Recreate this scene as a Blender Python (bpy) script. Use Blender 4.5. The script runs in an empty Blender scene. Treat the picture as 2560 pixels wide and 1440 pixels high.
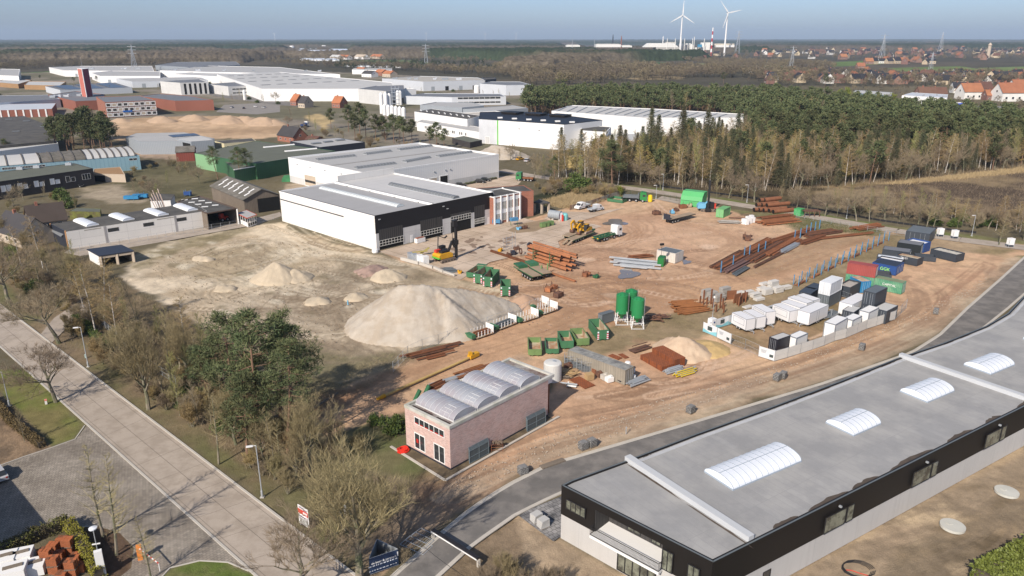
import bpy,math,random
import numpy as np
import mathutils
V3=mathutils.Vector;Matrix=mathutils.Matrix;Quaternion=mathutils.Quaternion
eN=enumerate
S=bpy.context.scene
COL=S.collection
FPX,CAMH=1850.0,54.0
PITCH=math.atan((720-97)/FPX)
cam=bpy.data.cameras.new('camera');cam.sensor_width=36;cam.lens=36*FPX/2560
cam.clip_start=1;cam.clip_end=80000
camo=bpy.data.objects.new('camera',cam);COL.objects.link(camo)
camo.location=(0,0,CAMH);camo.rotation_euler=(math.pi/2-PITCH,0,0)
S.camera=camo
SUN_EL,SUN_AZ=math.radians(36),math.radians(240)
W=bpy.data.worlds.new('World');S.world=W;W.use_nodes=True
wn=W.node_tree;wn.nodes.clear()
sky=wn.nodes.new('ShaderNodeTexSky');sky.sky_type='NISHITA';sky.sun_disc=False
sky.sun_elevation=SUN_EL;sky.sun_rotation=math.pi/2-SUN_AZ
sky.altitude=50;sky.air_density=1.0;sky.dust_density=1.2;sky.ozone_density=4.0
bg=wn.nodes.new('ShaderNodeBackground');bg.inputs[1].default_value=0.102
wo=wn.nodes.new('ShaderNodeOutputWorld')
tint=wn.nodes.new('ShaderNodeMix');tint.data_type='RGBA';tint.blend_type='MULTIPLY';tint.inputs[0].default_value=1;tc=wn.nodes.new('ShaderNodeTexCoord');sx=wn.nodes.new('ShaderNodeSeparateXYZ');tm_=wn.nodes.new('ShaderNodeValToRGB');ce=tm_.color_ramp.elements;ce[0].color=(.98,1.09,1.42,1);ce[1].position=.5;ce[1].color=(1.0,.91,.83,1);c2_=ce.new(.09);c2_.color=(.78,.87,1.15,1)
wn.links.new(tc.outputs['Generated'],sx.inputs[0]);wn.links.new(sx.outputs[2],tm_.inputs[0]);wn.links.new(tm_.outputs[0],tint.inputs[7])
wn.links.new(sky.outputs[0],tint.inputs[6]);wn.links.new(tint.outputs[2],bg.inputs[0]);wn.links.new(bg.outputs[0],wo.inputs[0])
sl=bpy.data.lights.new('sun','SUN');sl.energy=4.6;sl.angle=math.radians(.5);sl.color=(1,.90,.78)
so=bpy.data.objects.new('sun',sl);COL.objects.link(so);so.location=(-100,-150,200)
_d=V3((math.cos(SUN_AZ)*math.cos(SUN_EL),math.sin(SUN_AZ)*math.cos(SUN_EL),math.sin(SUN_EL)))
so.rotation_euler=_d.to_track_quat('Z','Y').to_euler()
S.view_settings.view_transform='Standard';S.view_settings.look='None'
S.view_settings.exposure=0.25;S.view_settings.gamma=1.0
S.render.engine='CYCLES'
S.cycles.max_bounces=5;S.cycles.diffuse_bounces=2;S.cycles.glossy_bounces=2
S.cycles.transmission_bounces=3;S.cycles.transparent_max_bounces=6;S.cycles.volume_bounces=0
RND=random.Random(11);RU=RND.uniform
HAZE=0.00006
def P(x,y,z=0.0):
 u=(x-1280)/FPX;v=(y-720)/FPX
 dn=v*math.cos(PITCH)+math.sin(PITCH);fw=math.cos(PITCH)-v*math.sin(PITCH)
 t=(CAMH-z)/dn
 return V3((u*t,fw*t,z))
def PX(p):
 fw=p[1]*math.cos(PITCH)+(CAMH-p[2])*math.sin(PITCH);dn=(CAMH-p[2])*math.cos(PITCH)-p[1]*math.sin(PITCH)
 return(1280+FPX*p[0]/fw,720+FPX*dn/fw)
def HT(x,y,yt):
 b=P(x,y);v=(yt-720)/FPX
 dn=v*math.cos(PITCH)+math.sin(PITCH);fw=math.cos(PITCH)-v*math.sin(PITCH)
 return CAMH-b.y/fw*dn
def tag(o,label=None,cat=None,group=None,kind=None):
 if label:o['label']=label
 if cat:o['category']=cat
 if group:o['group']=group
 if kind:o['kind']=kind
 return o
def tH(name,label,cat,loc=(0,0,0),rz=0.0,group=None):
 o=bpy.data.objects.new(name,None);COL.objects.link(o)
 o.empty_display_size=.5
 o.location=loc;o.rotation_euler=(0,0,rz)
 return tag(o,label,cat,group)
KIDS={}
def root_matrix(o):
 while o.parent:o=o.parent
 return Matrix.Translation(o.location)@o.rotation_euler.to_matrix().to_4x4()
def dup(o,loc=None,rz=None,label=None,cat=None,group=None,scale=None,parent=None):
 c=o.copy();COL.objects.link(c)
 if parent is not None:c.parent=parent
 else:
  if loc is not None:c.location=loc
  if rz is not None:c.rotation_euler=(o.rotation_euler[0],o.rotation_euler[1],rz)
  if scale is not None:c.scale=scale if hasattr(scale,'__len__')else(scale,)*3
  tag(c,label,cat,group)
 KIDS[c.name]=[]
 for k in KIDS.get(o.name,[]):
  KIDS[c.name].append(dup(k,parent=c))
 return c
def place(o,loc,rz=0,scale=None,label=None,group=None):
 o.location=loc;o.rotation_euler=(0,0,rz)
 if scale is not None:o.scale=scale if hasattr(scale,'__len__')else(scale,)*3
 tag(o,label,None,group);return o
class Proto:
 """one thing built with its parts; the first use moves it, later uses copy it"""
 def __init__(s,rT):s.o=rT;s.used=False
 def put(s,loc,rz=0,scale=None,label=None,group=None,cat=None):
  if not s.used:
   s.used=True;r=s.o;place(r,loc,rz,scale,label,group)
   if cat:r['category']=cat
   return r
  return dup(s.o,loc,rz,label,cat,group,scale if scale is not None else(1,1,1))
class MB:
 def __init__(s):s.v=[];s.f=[];s.m=[];s.cur=0;s.smooth=False
 def mat(s,i):s.cur=i;return s
 def face(s,*idx):s.f.append(tuple(idx));s.m.append(s.cur)
 def poly(s,pts):
  n=len(s.v);s.v+=[tuple(p)for p in pts];s.face(*range(n,n+len(pts)));return s
 def box(s,c,d,rz=0,M=None):
  x,y,z=d[0]/2,d[1]/2,d[2]/2;n=len(s.v)
  ca,sa=math.cos(rz),math.sin(rz)
  for k in((-x,-y,-z),(x,-y,-z),(x,y,-z),(-x,y,-z),(-x,-y,z),(x,-y,z),(x,y,z),(-x,y,z)):
   p=V3((k[0]*ca-k[1]*sa,k[0]*sa+k[1]*ca,k[2]))
   if M:p=M@p
   s.v.append((c[0]+p[0],c[1]+p[1],c[2]+p[2]))
  for f in((0,3,2,1),(4,5,6,7),(0,1,5,4),(1,2,6,5),(2,3,7,6),(3,0,4,7)):s.face(*[n+i for i in f])
  return s
 def bar(s,a,b,w,h=None):
  a=V3(a);b=V3(b);d=b-a;L=d.length
  if L<1e-6:return s
  q=d.to_track_quat('X','Z').to_matrix()
  return s.box((a+b)/2,(L,w,h or w),0,q)
 def prism(s,poly,z0,z1,cap=True):
  n=len(s.v);k=len(poly)
  ar=sum(poly[i][0]*poly[(i+1)%k][1]-poly[(i+1)%k][0]*poly[i][1]for i in range(k))
  if ar<0:poly=poly[::-1]
  zt=z1 if hasattr(z1,'__len__')else[z1]*k
  s.v+=[(p[0],p[1],z0)for p in poly]+[(p[0],p[1],zt[i])for i,p in eN(poly)]
  for i in range(k):j=(i+1)%k;s.face(n+i,n+j,n+k+j,n+k+i)
  if cap:s.face(*range(n+k,n+2*k));s.face(*reversed(range(n,n+k)))
  return s
 def tube(s,a,b,r0,r1=None,n=8,cap=True):
  a=V3(a);b=V3(b);d=b-a;r1=r0 if r1 is None else r1
  if d.length<1e-6:return s
  q=d.to_track_quat('Z','X').to_matrix();k=len(s.v)
  for c,r in((a,r0),(b,r1)):
   for i in range(n):
    t=2*math.pi*i/n;s.v.append(tuple(c+q@V3((math.cos(t)*r,math.sin(t)*r,0))))
  for i in range(n):j=(i+1)%n;s.face(k+i,k+j,k+n+j,k+n+i)
  if cap:s.face(*[k+n+i for i in range(n)]);s.face(*[k+n-1-i for i in range(n)])
  return s
 def path(s,pts,r,n=6,closed=False):
  m=len(pts)
  for i in range(m if closed else m-1):
   ra=r[i]if hasattr(r,'__len__')else r;rb=r[(i+1)%m]if hasattr(r,'__len__')else r
   s.tube(pts[i],pts[(i+1)%m],ra,rb,n,False)
  return s
 def lathe(s,c,prof,n=16):
  k=len(s.v);m=len(prof)
  for r,z in prof:
   for i in range(n):
    t=2*math.pi*i/n;s.v.append((c[0]+math.cos(t)*r,c[1]+math.sin(t)*r,c[2]+z))
  for j in range(m-1):
   for i in range(n):
    i2=(i+1)%n;s.face(k+j*n+i,k+j*n+i2,k+(j+1)*n+i2,k+(j+1)*n+i)
  s.face(*[k+(m-1)*n+i for i in range(n)])
  return s
 def extr(s,prof,c,rz,w):
  n=len(s.v);k=len(prof);ca,sa=math.cos(rz),math.sin(rz)
  for y in(-w/2,w/2):
   for x,z in prof:s.v.append((c[0]+x*ca-y*sa,c[1]+x*sa+y*ca,c[2]+z))
  for i in range(k):j=(i+1)%k;s.face(n+i,n+k+i,n+k+j,n+j)
  s.face(*range(n,n+k));s.face(*reversed(range(n+k,n+2*k)))
  return s
 def add(s,o):
  n=len(s.v);s.v+=o.v;s.f+=[tuple(i+n for i in f)for f in o.f];s.m+=o.m;return s
 def build(s,name,mats,parent=None,smooth=False,label=None):
  me=bpy.data.meshes.new(name)
  vs=s.v
  if parent is not None:
   Mi=root_matrix(parent).inverted();vs=[tuple(Mi@V3(p))for p in vs]
  me.from_pydata(vs,[],s.f)
  if not isinstance(mats,(list,tuple)):mats=[mats]
  for m in mats:me.materials.append(m)
  if len(mats)>1:me.polygons.foreach_set('material_index',s.m)
  if smooth:me.polygons.foreach_set('use_smooth',[True]*len(s.f))
  me.update()
  o=bpy.data.objects.new(name,me);COL.objects.link(o)
  if parent is not None:
   o.parent=parent;KIDS.setdefault(parent.name,[]).append(o)
  if label:o['label']=label
  return o
def np_mesh(name,V,F,mats,attr=None,smooth=False,parent=None,mi=None):
 me=bpy.data.meshes.new(name);V=np.asarray(V,np.float32);F=np.asarray(F,np.int32)
 k=F.shape[1]
 me.vertices.add(len(V));me.vertices.foreach_set('co',V.ravel())
 me.loops.add(F.size);me.loops.foreach_set('vertex_index',F.ravel())
 me.polygons.add(len(F));me.polygons.foreach_set('loop_start',np.arange(0,F.size,k,dtype=np.int32))
 me.polygons.foreach_set('loop_total',np.full(len(F),k,np.int32))
 for m in(mats if isinstance(mats,(list,tuple))else[mats]):me.materials.append(m)
 if mi is not None:me.polygons.foreach_set('material_index',np.asarray(mi,np.int32))
 if smooth:me.polygons.foreach_set('use_smooth',np.ones(len(F),bool))
 for an,arr in(attr or{}).items():
  c=np.ones((len(V),4),np.float32);c[:,:arr.shape[1]]=arr
  a=me.attributes.new(an,'FLOAT_COLOR','POINT');a.data.foreach_set('color',c.ravel())
 me.update();me.validate()
 o=bpy.data.objects.new(name,me);COL.objects.link(o)
 if parent is not None:o.parent=parent;KIDS.setdefault(parent.name,[]).append(o)
 return o
def text_mesh(txt,size,mat_,M,parent,name='lettering',bold=0.0):
 c=bpy.data.curves.new('txt','FONT');c.body=txt;c.size=size;c.align_x='CENTER';c.align_y='CENTER'
 c.offset=bold;c.extrude=0.01
 t=bpy.data.objects.new('txt',c);COL.objects.link(t)
 dg=bpy.context.evaluated_depsgraph_get();me=bpy.data.meshes.new_from_object(t.evaluated_get(dg))
 COL.objects.unlink(t);bpy.data.objects.remove(t);bpy.data.curves.remove(c)
 me.transform(root_matrix(parent).inverted()@M);me.materials.clear();me.materials.append(mat_);me.name=name
 o=bpy.data.objects.new(name,me);COL.objects.link(o);o.parent=parent
 KIDS.setdefault(parent.name,[]).append(o);return o
def wallM(p,nx,ny):
 z=V3((nx,ny,0)).normalized();y=V3((0,0,1));x=y.cross(z)
 return Matrix(((x.x,y.x,z.x,p[0]),(x.y,y.y,z.y,p[1]),(x.z,y.z,z.z,p[2]),(0,0,0,1)))
def vnoise(x,y,seed=0):
 xi=np.floor(x).astype(np.int64);yi=np.floor(y).astype(np.int64);fx=x-xi;fy=y-yi
 def h(a,b):
  n=(a*374761393+b*668265263+seed*1442695041)&0xffffffff
  n=((n^(n>>13))*1274126177)&0xffffffff
  return((n^(n>>16))&0xffff)/65535.0
 u=fx*fx*(3-2*fx);v=fy*fy*(3-2*fy)
 return(h(xi,yi)*(1-u)+h(xi+1,yi)*u)*(1-v)+(h(xi,yi+1)*(1-u)+h(xi+1,yi+1)*u)*v
def fbm(x,y,sc,oc=4,seed=0):
 t=0;a=.5;n=0
 for i in range(oc):
  t=t+a*vnoise(x*sc+i*17.3,y*sc-i*9.1,seed+i);n+=a;a*=.5;sc=sc*2.03
 return t/n
def sstep(a,b,x):t=np.clip((x-a)/(b-a),0,1);return t*t*(3-2*t)
def inpoly_sd(x,y,poly):
 p=np.array([(q[0],q[1])for q in poly]);n=len(p)
 d=np.full(x.shape,1e18);ins=np.zeros(x.shape,bool)
 for i in range(n):
  a=p[i];b=p[(i+1)%n];e=b-a;wx=x-a[0];wy=y-a[1]
  t=np.clip((wx*e[0]+wy*e[1])/(e@e+1e-9),0,1)
  d=np.minimum(d,(wx-e[0]*t)**2+(wy-e[1]*t)**2)
  c=((a[1]>y)!=(b[1]>y))&(x<(b[0]-a[0])*(y-a[1])/(b[1]-a[1]+1e-12)+a[0]);ins^=c
 d=np.sqrt(d);return np.where(ins,d,-d)
def sd_line(x,y,pts):
 best=np.full(x.shape,1e9);side=np.zeros(x.shape);arc=np.zeros(x.shape);s0=0
 for i in range(len(pts)-1):
  a=np.array(pts[i][:2]);b=np.array(pts[i+1][:2]);e=b-a;L=np.hypot(*e)
  t=np.clip(((x-a[0])*e[0]+(y-a[1])*e[1])/(L*L),0,1);dx=x-a[0]-e[0]*t;dy=y-a[1]-e[1]*t
  d=np.hypot(dx,dy);m=d<best;best=np.where(m,d,best)
  side=np.where(m,np.sign(e[0]*dy-e[1]*dx)*d,side);arc=np.where(m,s0+t*L,arc);s0+=L
 return best,side,arc
class NT:
 def __init__(s,m):s.t=m.node_tree;s.t.nodes.clear()
 def n(s,typ,ins=None,**kw):
  o=s.t.nodes.new(typ)
  for k,v in kw.items():setattr(o,k,v)
  for k,v in(ins or{}).items():
   if isinstance(v,bpy.types.NodeSocket):s.t.links.new(v,o.inputs[k])
   else:o.inputs[k].default_value=v
  return o
 def mix(s,f,a,b,mode='MIX'):
  o=s.n('ShaderNodeMix',data_type='RGBA',blend_type=mode)
  for k,v in((0,f),(6,a),(7,b)):
   if isinstance(v,bpy.types.NodeSocket):s.t.links.new(v,o.inputs[k])
   elif k and len(v)==3:o.inputs[k].default_value=(*v,1)
   else:o.inputs[k].default_value=v
  return o.outputs[2]
 def math(s,op,a,b=0.0,c=None):
  o=s.n('ShaderNodeMath',operation=op)
  for k,v in eN((a,b)if c is None else(a,b,c)):
   if isinstance(v,bpy.types.NodeSocket):s.t.links.new(v,o.inputs[k])
   else:o.inputs[k].default_value=v
  return o.outputs[0]
 def vm(s,op,a,b):
  o=s.n('ShaderNodeVectorMath',operation=op)
  for k,v in eN((a,b)):
   if isinstance(v,bpy.types.NodeSocket):s.t.links.new(v,o.inputs[k])
   else:o.inputs[k].default_value=v
  return o.outputs[1]if op=='DOT_PRODUCT' else o.outputs[0]
 def noise(s,vec,scale,det=4,rough=.55,lo=.3,hi=.7):
  o=s.n('ShaderNodeTexNoise',{'Vector':vec,'Scale':scale,'Detail':det,'Roughness':rough})
  r=s.n('ShaderNodeMapRange',{'Value':o.outputs[0],'From Min':lo,'From Max':hi});return r.outputs[0]
MATS={}
def mat(name,col,rough=.75,metal=0.0,var=.12,scale=.6,pat=None,pc=None,size=(1,1),mort=.04,ang=0.0,col2=None,mixs=.15,streak=0.0,obj_var=0.0,bump=0.0,spec=.4,trans=0.0,emis=None):
 """one procedural principled material. pat: 'wall' bricks/panels on walls, 'floor' grid on level faces, 'ribs' on walls, 'fribs' on roofs"""
 if name in MATS:return MATS[name]
 m=bpy.data.materials.new(name);m.use_nodes=True;t=NT(m);MATS[name]=m
 geo=t.n('ShaderNodeNewGeometry');pos=geo.outputs['Position']
 big=t.noise(pos,scale*.35,5,.6,.25,.75);fine=t.noise(pos,scale*6,3,.6,.2,.8)
 lo=tuple(c*(1-var)for c in col);hi=tuple(min(1,c*(1+var))for c in col)
 c=t.mix(big,lo,hi)
 c=t.mix(t.math('MULTIPLY',fine,var*1.2),c,tuple(x*.6 for x in col))
 if col2:
  k=t.noise(pos,mixs,6,.65,.42,.6);c=t.mix(k,c,col2)
 hgt=fine
 if pat:
  if pat in('wall','ribs'):
   tn=t.vm('CROSS_PRODUCT',geo.outputs['True Normal'],(0,0,1));u=t.vm('DOT_PRODUCT',tn,pos)
   v=t.vm('DOT_PRODUCT',pos,(0,0,1))
  else:
   u=t.vm('DOT_PRODUCT',pos,(math.cos(ang),math.sin(ang),0));v=t.vm('DOT_PRODUCT',pos,(-math.sin(ang),math.cos(ang),0))
  vec=t.n('ShaderNodeCombineXYZ',{0:t.math('ADD',u,size[0]*.4),1:v}).outputs[0]
  if pat in('wall','floor'):
   b=t.n('ShaderNodeTexBrick',{'Vector':vec,'Color1':(1,1,1,1),'Color2':(.72,.72,.72,1)if mort>.004 and size[0]<1 else(.93,.93,.93,1),'Mortar':(0,0,0,1),'Scale':1.0,'Mortar Size':mort,'Mortar Smooth':.2,'Brick Width':size[0],'Row Height':size[1]})
   b.offset=.5 if size[0]<1 else 0.0
   c=t.mix(1.0,c,b.outputs[0],'MULTIPLY')if pc is None else t.mix(b.outputs[1],t.mix(.85,c,b.outputs[0],'MULTIPLY'),pc)
  else:
   w=t.math('PINGPONG',u,size[0]/2);w=t.math('DIVIDE',w,size[0]/2)
   k=t.math('GREATER_THAN',w,.8)
   c=t.mix(t.math('MULTIPLY',k,.9),c,pc or tuple(x*.72 for x in col));hgt=w
 if streak:
  vz=t.n('ShaderNodeMapping',{'Vector':pos,'Scale':(1.2,1.2,.12)}).outputs[0]
  k=t.noise(vz,1.3,4,.7,.5,.75);c=t.mix(t.math('MULTIPLY',k,streak),c,tuple(x*.45 for x in col))
 if obj_var:
  oi=t.n('ShaderNodeObjectInfo');hs=t.n('ShaderNodeHueSaturation',{'Color':c,'Value':t.math('MULTIPLY_ADD',oi.outputs['Random'],obj_var*2,1-obj_var),'Hue':t.math('MULTIPLY_ADD',oi.outputs['Random'],obj_var*.12,.5-obj_var*.06),'Saturation':1.0});c=hs.outputs[0]
 bs=t.n('ShaderNodeBsdfPrincipled',{'Roughness':rough,'Metallic':metal,'Specular IOR Level':spec,'Base Color':c})
 if trans:bs.inputs['Transmission Weight'].default_value=trans
 if emis:bs.inputs['Emission Color'].default_value=(*emis,1);bs.inputs['Emission Strength'].default_value=1
 if bump:
  bp=t.n('ShaderNodeBump',{'Height':hgt,'Strength':bump,'Distance':.05});t.t.links.new(bp.outputs[0],bs.inputs['Normal'])
 o=t.n('ShaderNodeOutputMaterial');t.t.links.new(bs.outputs[0],o.inputs[0])
 return m
# GROUND
def pp(*a):return[P(x,y)for x,y in a]
_az=np.concatenate([np.radians(np.arange(-180,-46,3.0)),np.radians(np.linspace(-46,46,1150)),np.radians(np.arange(49,181,3.0))])
_r=[3.0,12,24,36]
while _r[-1]<340:_r.append(_r[-1]*1.0042)
while _r[-1]<2500:_r.append(_r[-1]*1.012)
while _r[-1]<19000:_r.append(_r[-1]*1.08)
_r=np.array(_r);A_,R_=np.meshgrid(_az,_r);GX=(np.sin(A_)*R_).ravel();GY=(np.cos(A_)*R_).ravel()
GC=np.zeros((len(GX),3));GZ=np.zeros(len(GX));GR=np.zeros(len(GX))
_n1=fbm(GX,GY,.05,5,3)[:,None];_n2=fbm(GX,GY,.6,3,8)[:,None];_n3=fbm(GX,GY,.008,4,5)[:,None]
GC[:]=np.array((.115,.10,.062))*(1-_n1)+np.array((.16,.135,.085))*_n1
GC+=(_n2-.5)*.05;GC*=(.8+.5*_n3)
_wn=(fbm(GX,GY,.18,4,21)-.5)
def zone(poly,c1,c2,sc=.1,soft=.5,warp=3.0,seed=1,amt=1.0,rough=None,th=(.35,.65)):
 q=[P(*p)for p in poly];xs=[a.x for a in q];ys=[a.y for a in q];mg=soft+warp+2
 i=np.where((GX>min(xs)-mg)&(GX<max(xs)+mg)&(GY>min(ys)-mg)&(GY<max(ys)+mg))[0]
 if not len(i):return
 x,y=GX[i],GY[i]
 m=sstep(-soft,soft,inpoly_sd(x,y,q)+_wn[i]*2*warp)*amt
 k=sstep(th[0],th[1],fbm(x,y,sc,5,seed))[:,None]
 f=fbm(x,y,sc*7,3,seed+40)[:,None]
 c=(np.array(c1)*(1-k)+np.array(c2)*k)*(.72+.56*f)
 GC[i]=GC[i]*(1-m[:,None])+c*m[:,None]
 if rough is not None:GR[i]=GR[i]*(1-m)+rough*m
def tracks(pts,width,col,amt=.5,across=1.6,along=.04,seed=2,gauge=True):
 q=[P(*p)for p in pts];xs=[a.x for a in q];ys=[a.y for a in q];mg=width+3
 i=np.where((GX>min(xs)-mg)&(GX<max(xs)+mg)&(GY>min(ys)-mg)&(GY<max(ys)+mg))[0]
 if not len(i):return
 x,y=GX[i],GY[i];sm=[]
 for a in range(len(q)-1):
  p0=q[max(a-1,0)];p1=q[a];p2=q[a+1];p3=q[min(a+2,len(q)-1)]
  for t in(0,.25,.5,.75):
   sm.append(.5*((2*p1)+(p2-p0)*t+(2*p0-5*p1+4*p2-p3)*t*t+(3*p1-p0-3*p2+p3)*t**3))
 sm.append(q[-1])
 d,sd,arc=sd_line(x,y,sm)
 n=fbm(arc*along,sd*across,1.0,3,seed);m=sstep(.5,.68,n)*sstep(width,width*.5,d)*amt
 if gauge:
  for off in(-1.0,1.0):m=np.maximum(m,sstep(.42,.12,np.abs(sd-off))*amt*(.5+.5*sstep(.35,.6,fbm(arc*.2,sd*0,1.,2,seed+5))))
 GC[i]=GC[i]*(1-m[:,None])+np.array(col)*m[:,None]
 GZ[i]-=m*.05
SAND=(.66,.56,.42);SAND2=(.45,.36,.25);RED=(.52,.335,.215);RED2=(.35,.205,.12)
GRASS=(.12,.125,.055);OLIVE=(.17,.145,.08);BROWN=(.12,.09,.06)
zone([(-900,215),(3400,215),(9000,99),(-7000,99)],(.07,.065,.045),(.10,.085,.06),.004,20,40,61)
for i_,(pl,c1)in eN([([(1510,163),(1540,158),(1660,155),(1680,160),(1640,164),(1560,163)],(.05,.10,.035)),([(2080,155),(2200,150),(2215,158),(2180,162),(2080,167)],(.10,.15,.045)),([(2215,170),(2400,165),(2480,178),(2420,182),(2260,180)],(.13,.17,.055)),([(2440,170),(2560,166),(2640,180),(2500,185)],(.13,.17,.06)),([(730,133),(850,131),(860,139),(700,141)],(.06,.085,.035)),([(830,152),(1000,149),(1100,158),(840,162)],(.10,.13,.05)),([(1740,157),(2060,170),(2080,178),(1760,165)],(.16,.16,.08)),([(50,182),(130,178),(110,186),(60,188)],(.07,.12,.03)),([(700,225),(790,222),(780,240),(700,245)],(.08,.12,.04)),([(560,128),(620,127),(620,131),(560,132)],(.10,.13,.05))]):
 zone(pl,c1,tuple(v*1.25 for v in c1),.01,3,5,70+i_)
zone([(1560,196),(1640,190),(1720,192),(1700,198),(1600,201)],(.28,.22,.13),(.20,.16,.09),.03,4,6,81)
zone([(-300,300),(0,185),(500,165),(1050,190),(1300,215),(1320,300),(1210,390),(700,345),(300,350)],(.24,.21,.17),(.15,.14,.09),.02,4,8,5)
zone([(283,350),(290,300),(390,292),(560,289),(690,298),(712,312),(716,338),(640,348),(540,346),(470,352),(330,356)],(.55,.39,.25),(.42,.29,.18),.03,2,4,6,rough=.2)
zone([(755,290),(800,284),(835,300),(812,322)],(.50,.38,.20),(.36,.28,.15),.05,2,2,6)
zone([(180,470),(350,455),(420,430),(430,440),(330,480),(380,505),(300,510),(230,500)],(.36,.30,.22),(.26,.22,.15),.08,2,4,7)
zone([(330,372),(540,368),(560,385),(440,400),(350,395)],(.38,.28,.20),(.30,.23,.17),.08,1,2,7)
zone([(715,460),(800,455),(840,470),(705,485)],(.42,.34,.25),(.34,.27,.19),.08,1,1,8)
zone([(230,430),(490,400),(560,440),(490,500),(430,520),(320,470)],(.16,.14,.08),(.11,.10,.055),.06,2,4,9)
zone([(1300,262),(1900,262),(2350,280),(2700,300),(2700,420),(2300,452),(2060,500),(1980,520),(1700,470),(1480,455),(1540,410),(1600,345),(1310,300)],(.075,.058,.035),(.13,.10,.055),.05,3,6,10)
zone([(1985,505),(2120,455),(2330,440),(2560,405),(2750,395),(2750,560),(2560,575),(2300,545),(2100,520)],(.095,.07,.05),(.27,.205,.12),.07,3,6,12,rough=.3,th=(.40,.6))
zone([(2180,460),(2330,446),(2560,420),(2560,429),(2400,446),(2260,458)],(.38,.29,.17),(.36,.27,.15),.1,2,3,13)
zone([(2000,468),(2160,455),(2200,462),(2080,470)],(.34,.25,.14),(.2,.15,.08),.1,2,3,13)
zone([(1420,470),(1640,497),(1640,512),(1450,505)],(.20,.15,.07),(.12,.10,.045),.15,1,2,13)
zone([(1350,505),(1430,482),(1500,488),(1520,500),(1440,525),(1395,520)],(.42,.31,.17),(.3,.22,.12),.2,1,2,14)
zone([(1330,490),(1400,470),(1440,475),(1380,515),(1345,520)],(.035,.04,.02),(.05,.05,.025),.2,1,2,14)
for k_ in range(2):
 o=14 if k_ else-9
 zone([(1480,462+o),(1700,487+o),(1950,527+o),(2200,570+o),(2440,600+o*1.4),(2700,640+o*2),(2700,652+o*2),(2440,612+o*1.4),(2200,578+o),(1950,535+o),(1700,493+o),(1480,467+o)],(.14,.16,.055),(.2,.18,.09),.1,1,1.5,15)
zone([(1130,700),(1150,690),(1000,655),(950,628),(1240,560),(1330,545),(1380,530),(1450,502),(1640,498),(1760,505),(1880,545),(1950,560),(2100,560),(2240,578),(2330,590),(2560,612),(2620,640),(2540,640),(2480,700),(2380,782),(2250,850),(2000,935),(1700,1045),(1500,1110),(1300,1185),(1110,1290),(960,1440),(860,1440),(1000,1290),(1100,1200),(1370,1045),(1385,960),(1250,905),(1060,1010),(900,1060),(760,1110),(690,1120),(690,1060),(850,965),(1000,905),(1190,845),(1330,775),(1280,735),(1190,705)],RED,(.57,.39,.25),.07,.6,1.6,16,rough=.35)
zone([(1350,600),(1500,555),(1650,520),(1700,560),(1900,600),(1800,660),(1700,700),(1400,690)],(.56,.37,.245),(.46,.29,.19),.05,6,6,17,.7)
zone([(1180,760),(1420,690),(1750,690),(1980,650),(2150,590),(2215,590),(1960,700),(1720,770),(1400,850),(1000,1000),(860,1040),(1000,920),(1200,850)],(.50,.31,.185),(.38,.225,.13),.06,4,5,18,.7)
zone([(345,640),(430,600),(600,565),(700,556),(800,598),(940,632),(1020,655),(1150,695),(1240,715),(1330,745),(1300,790),(1180,830),(1060,870),(930,925),(850,965),(700,920),(640,900),(540,840),(430,770),(330,720),(300,690)],SAND,SAND2,.06,1.2,3,19,rough=.7)
zone([(600,740),(900,700),(960,730),(880,800),(1000,880),(900,930),(800,950),(700,900),(560,800)],(.46,.38,.28),(.29,.225,.155),.12,4,4,20,.8)
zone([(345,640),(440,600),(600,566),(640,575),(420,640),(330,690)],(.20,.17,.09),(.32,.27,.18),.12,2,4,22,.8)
zone([(760,585),(940,640),(1080,690),(1000,700),(860,660)],(.30,.23,.14),(.45,.36,.24),.12,2,3,23,.8)
zone([(820,640),(980,640),(1080,690),(940,720),(840,690)],(.20,.165,.11),(.40,.33,.24),.14,2,4,24,.7)
zone([(430,640),(640,600),(760,640),(800,690),(640,720),(480,700)],(.66,.58,.44),(.40,.32,.21),.10,3,5,25,.8)
zone([(630,870),(700,840),(900,880),(1030,880),(1000,905),(850,962),(740,985),(640,960)],(.16,.145,.08),(.31,.26,.17),.13,2,4,26,.85)
zone([(680,1010),(880,960),(960,935),(980,950),(800,1040),(700,1080)],(.20,.10,.05),(.13,.10,.06),.15,1.5,3,27,.7)
for i_ in range(60):
 x=RU(380,1000);y=RU(600,780)
 if x>700+(y-560)*3.6 or x<330:continue
 w=RU(4,22);h=w*RU(.18,.35);c=((.13,.11,.06)if RND.random()<.6 else(.58,.52,.41))
 zone([(x-w,y),(x-w*.4,y-h),(x+w*.7,y-h*.7),(x+w,y),(x+w*.3,y+h),(x-w*.6,y+h*.8)],c,tuple(v*1.3 for v in c),.3,.8,1.5,i_,.6)
zone([(1370,900),(1440,845),(1520,815),(1640,785),(1760,770),(1850,750),(1985,700),(2110,640),(2225,582),(2330,590),(2300,600),(2230,640),(2120,700),(1990,750),(1860,800),(1790,845),(1720,845),(1640,852),(1560,872),(1430,930)],(.19,.16,.085),(.30,.235,.145),.09,1.2,3,28,.85)
zone([(1740,830),(1830,790),(1960,745),(2060,725),(2180,760),(2250,790),(2230,800),(2100,850),(1920,885),(1830,862)],(.20,.155,.08),(.32,.22,.13),.11,1.2,2,29,.9)
zone([(2230,590),(2420,600),(2560,625),(2520,640),(2400,632),(2260,612)],(.20,.17,.085),(.36,.28,.18),.08,1.5,3,30,.8)
zone([(1850,500),(1960,535),(2110,560),(2220,572),(2200,590),(2080,575),(1990,575),(1960,555)],(.17,.16,.085),(.24,.20,.12),.1,1.5,3,31,.9)
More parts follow.
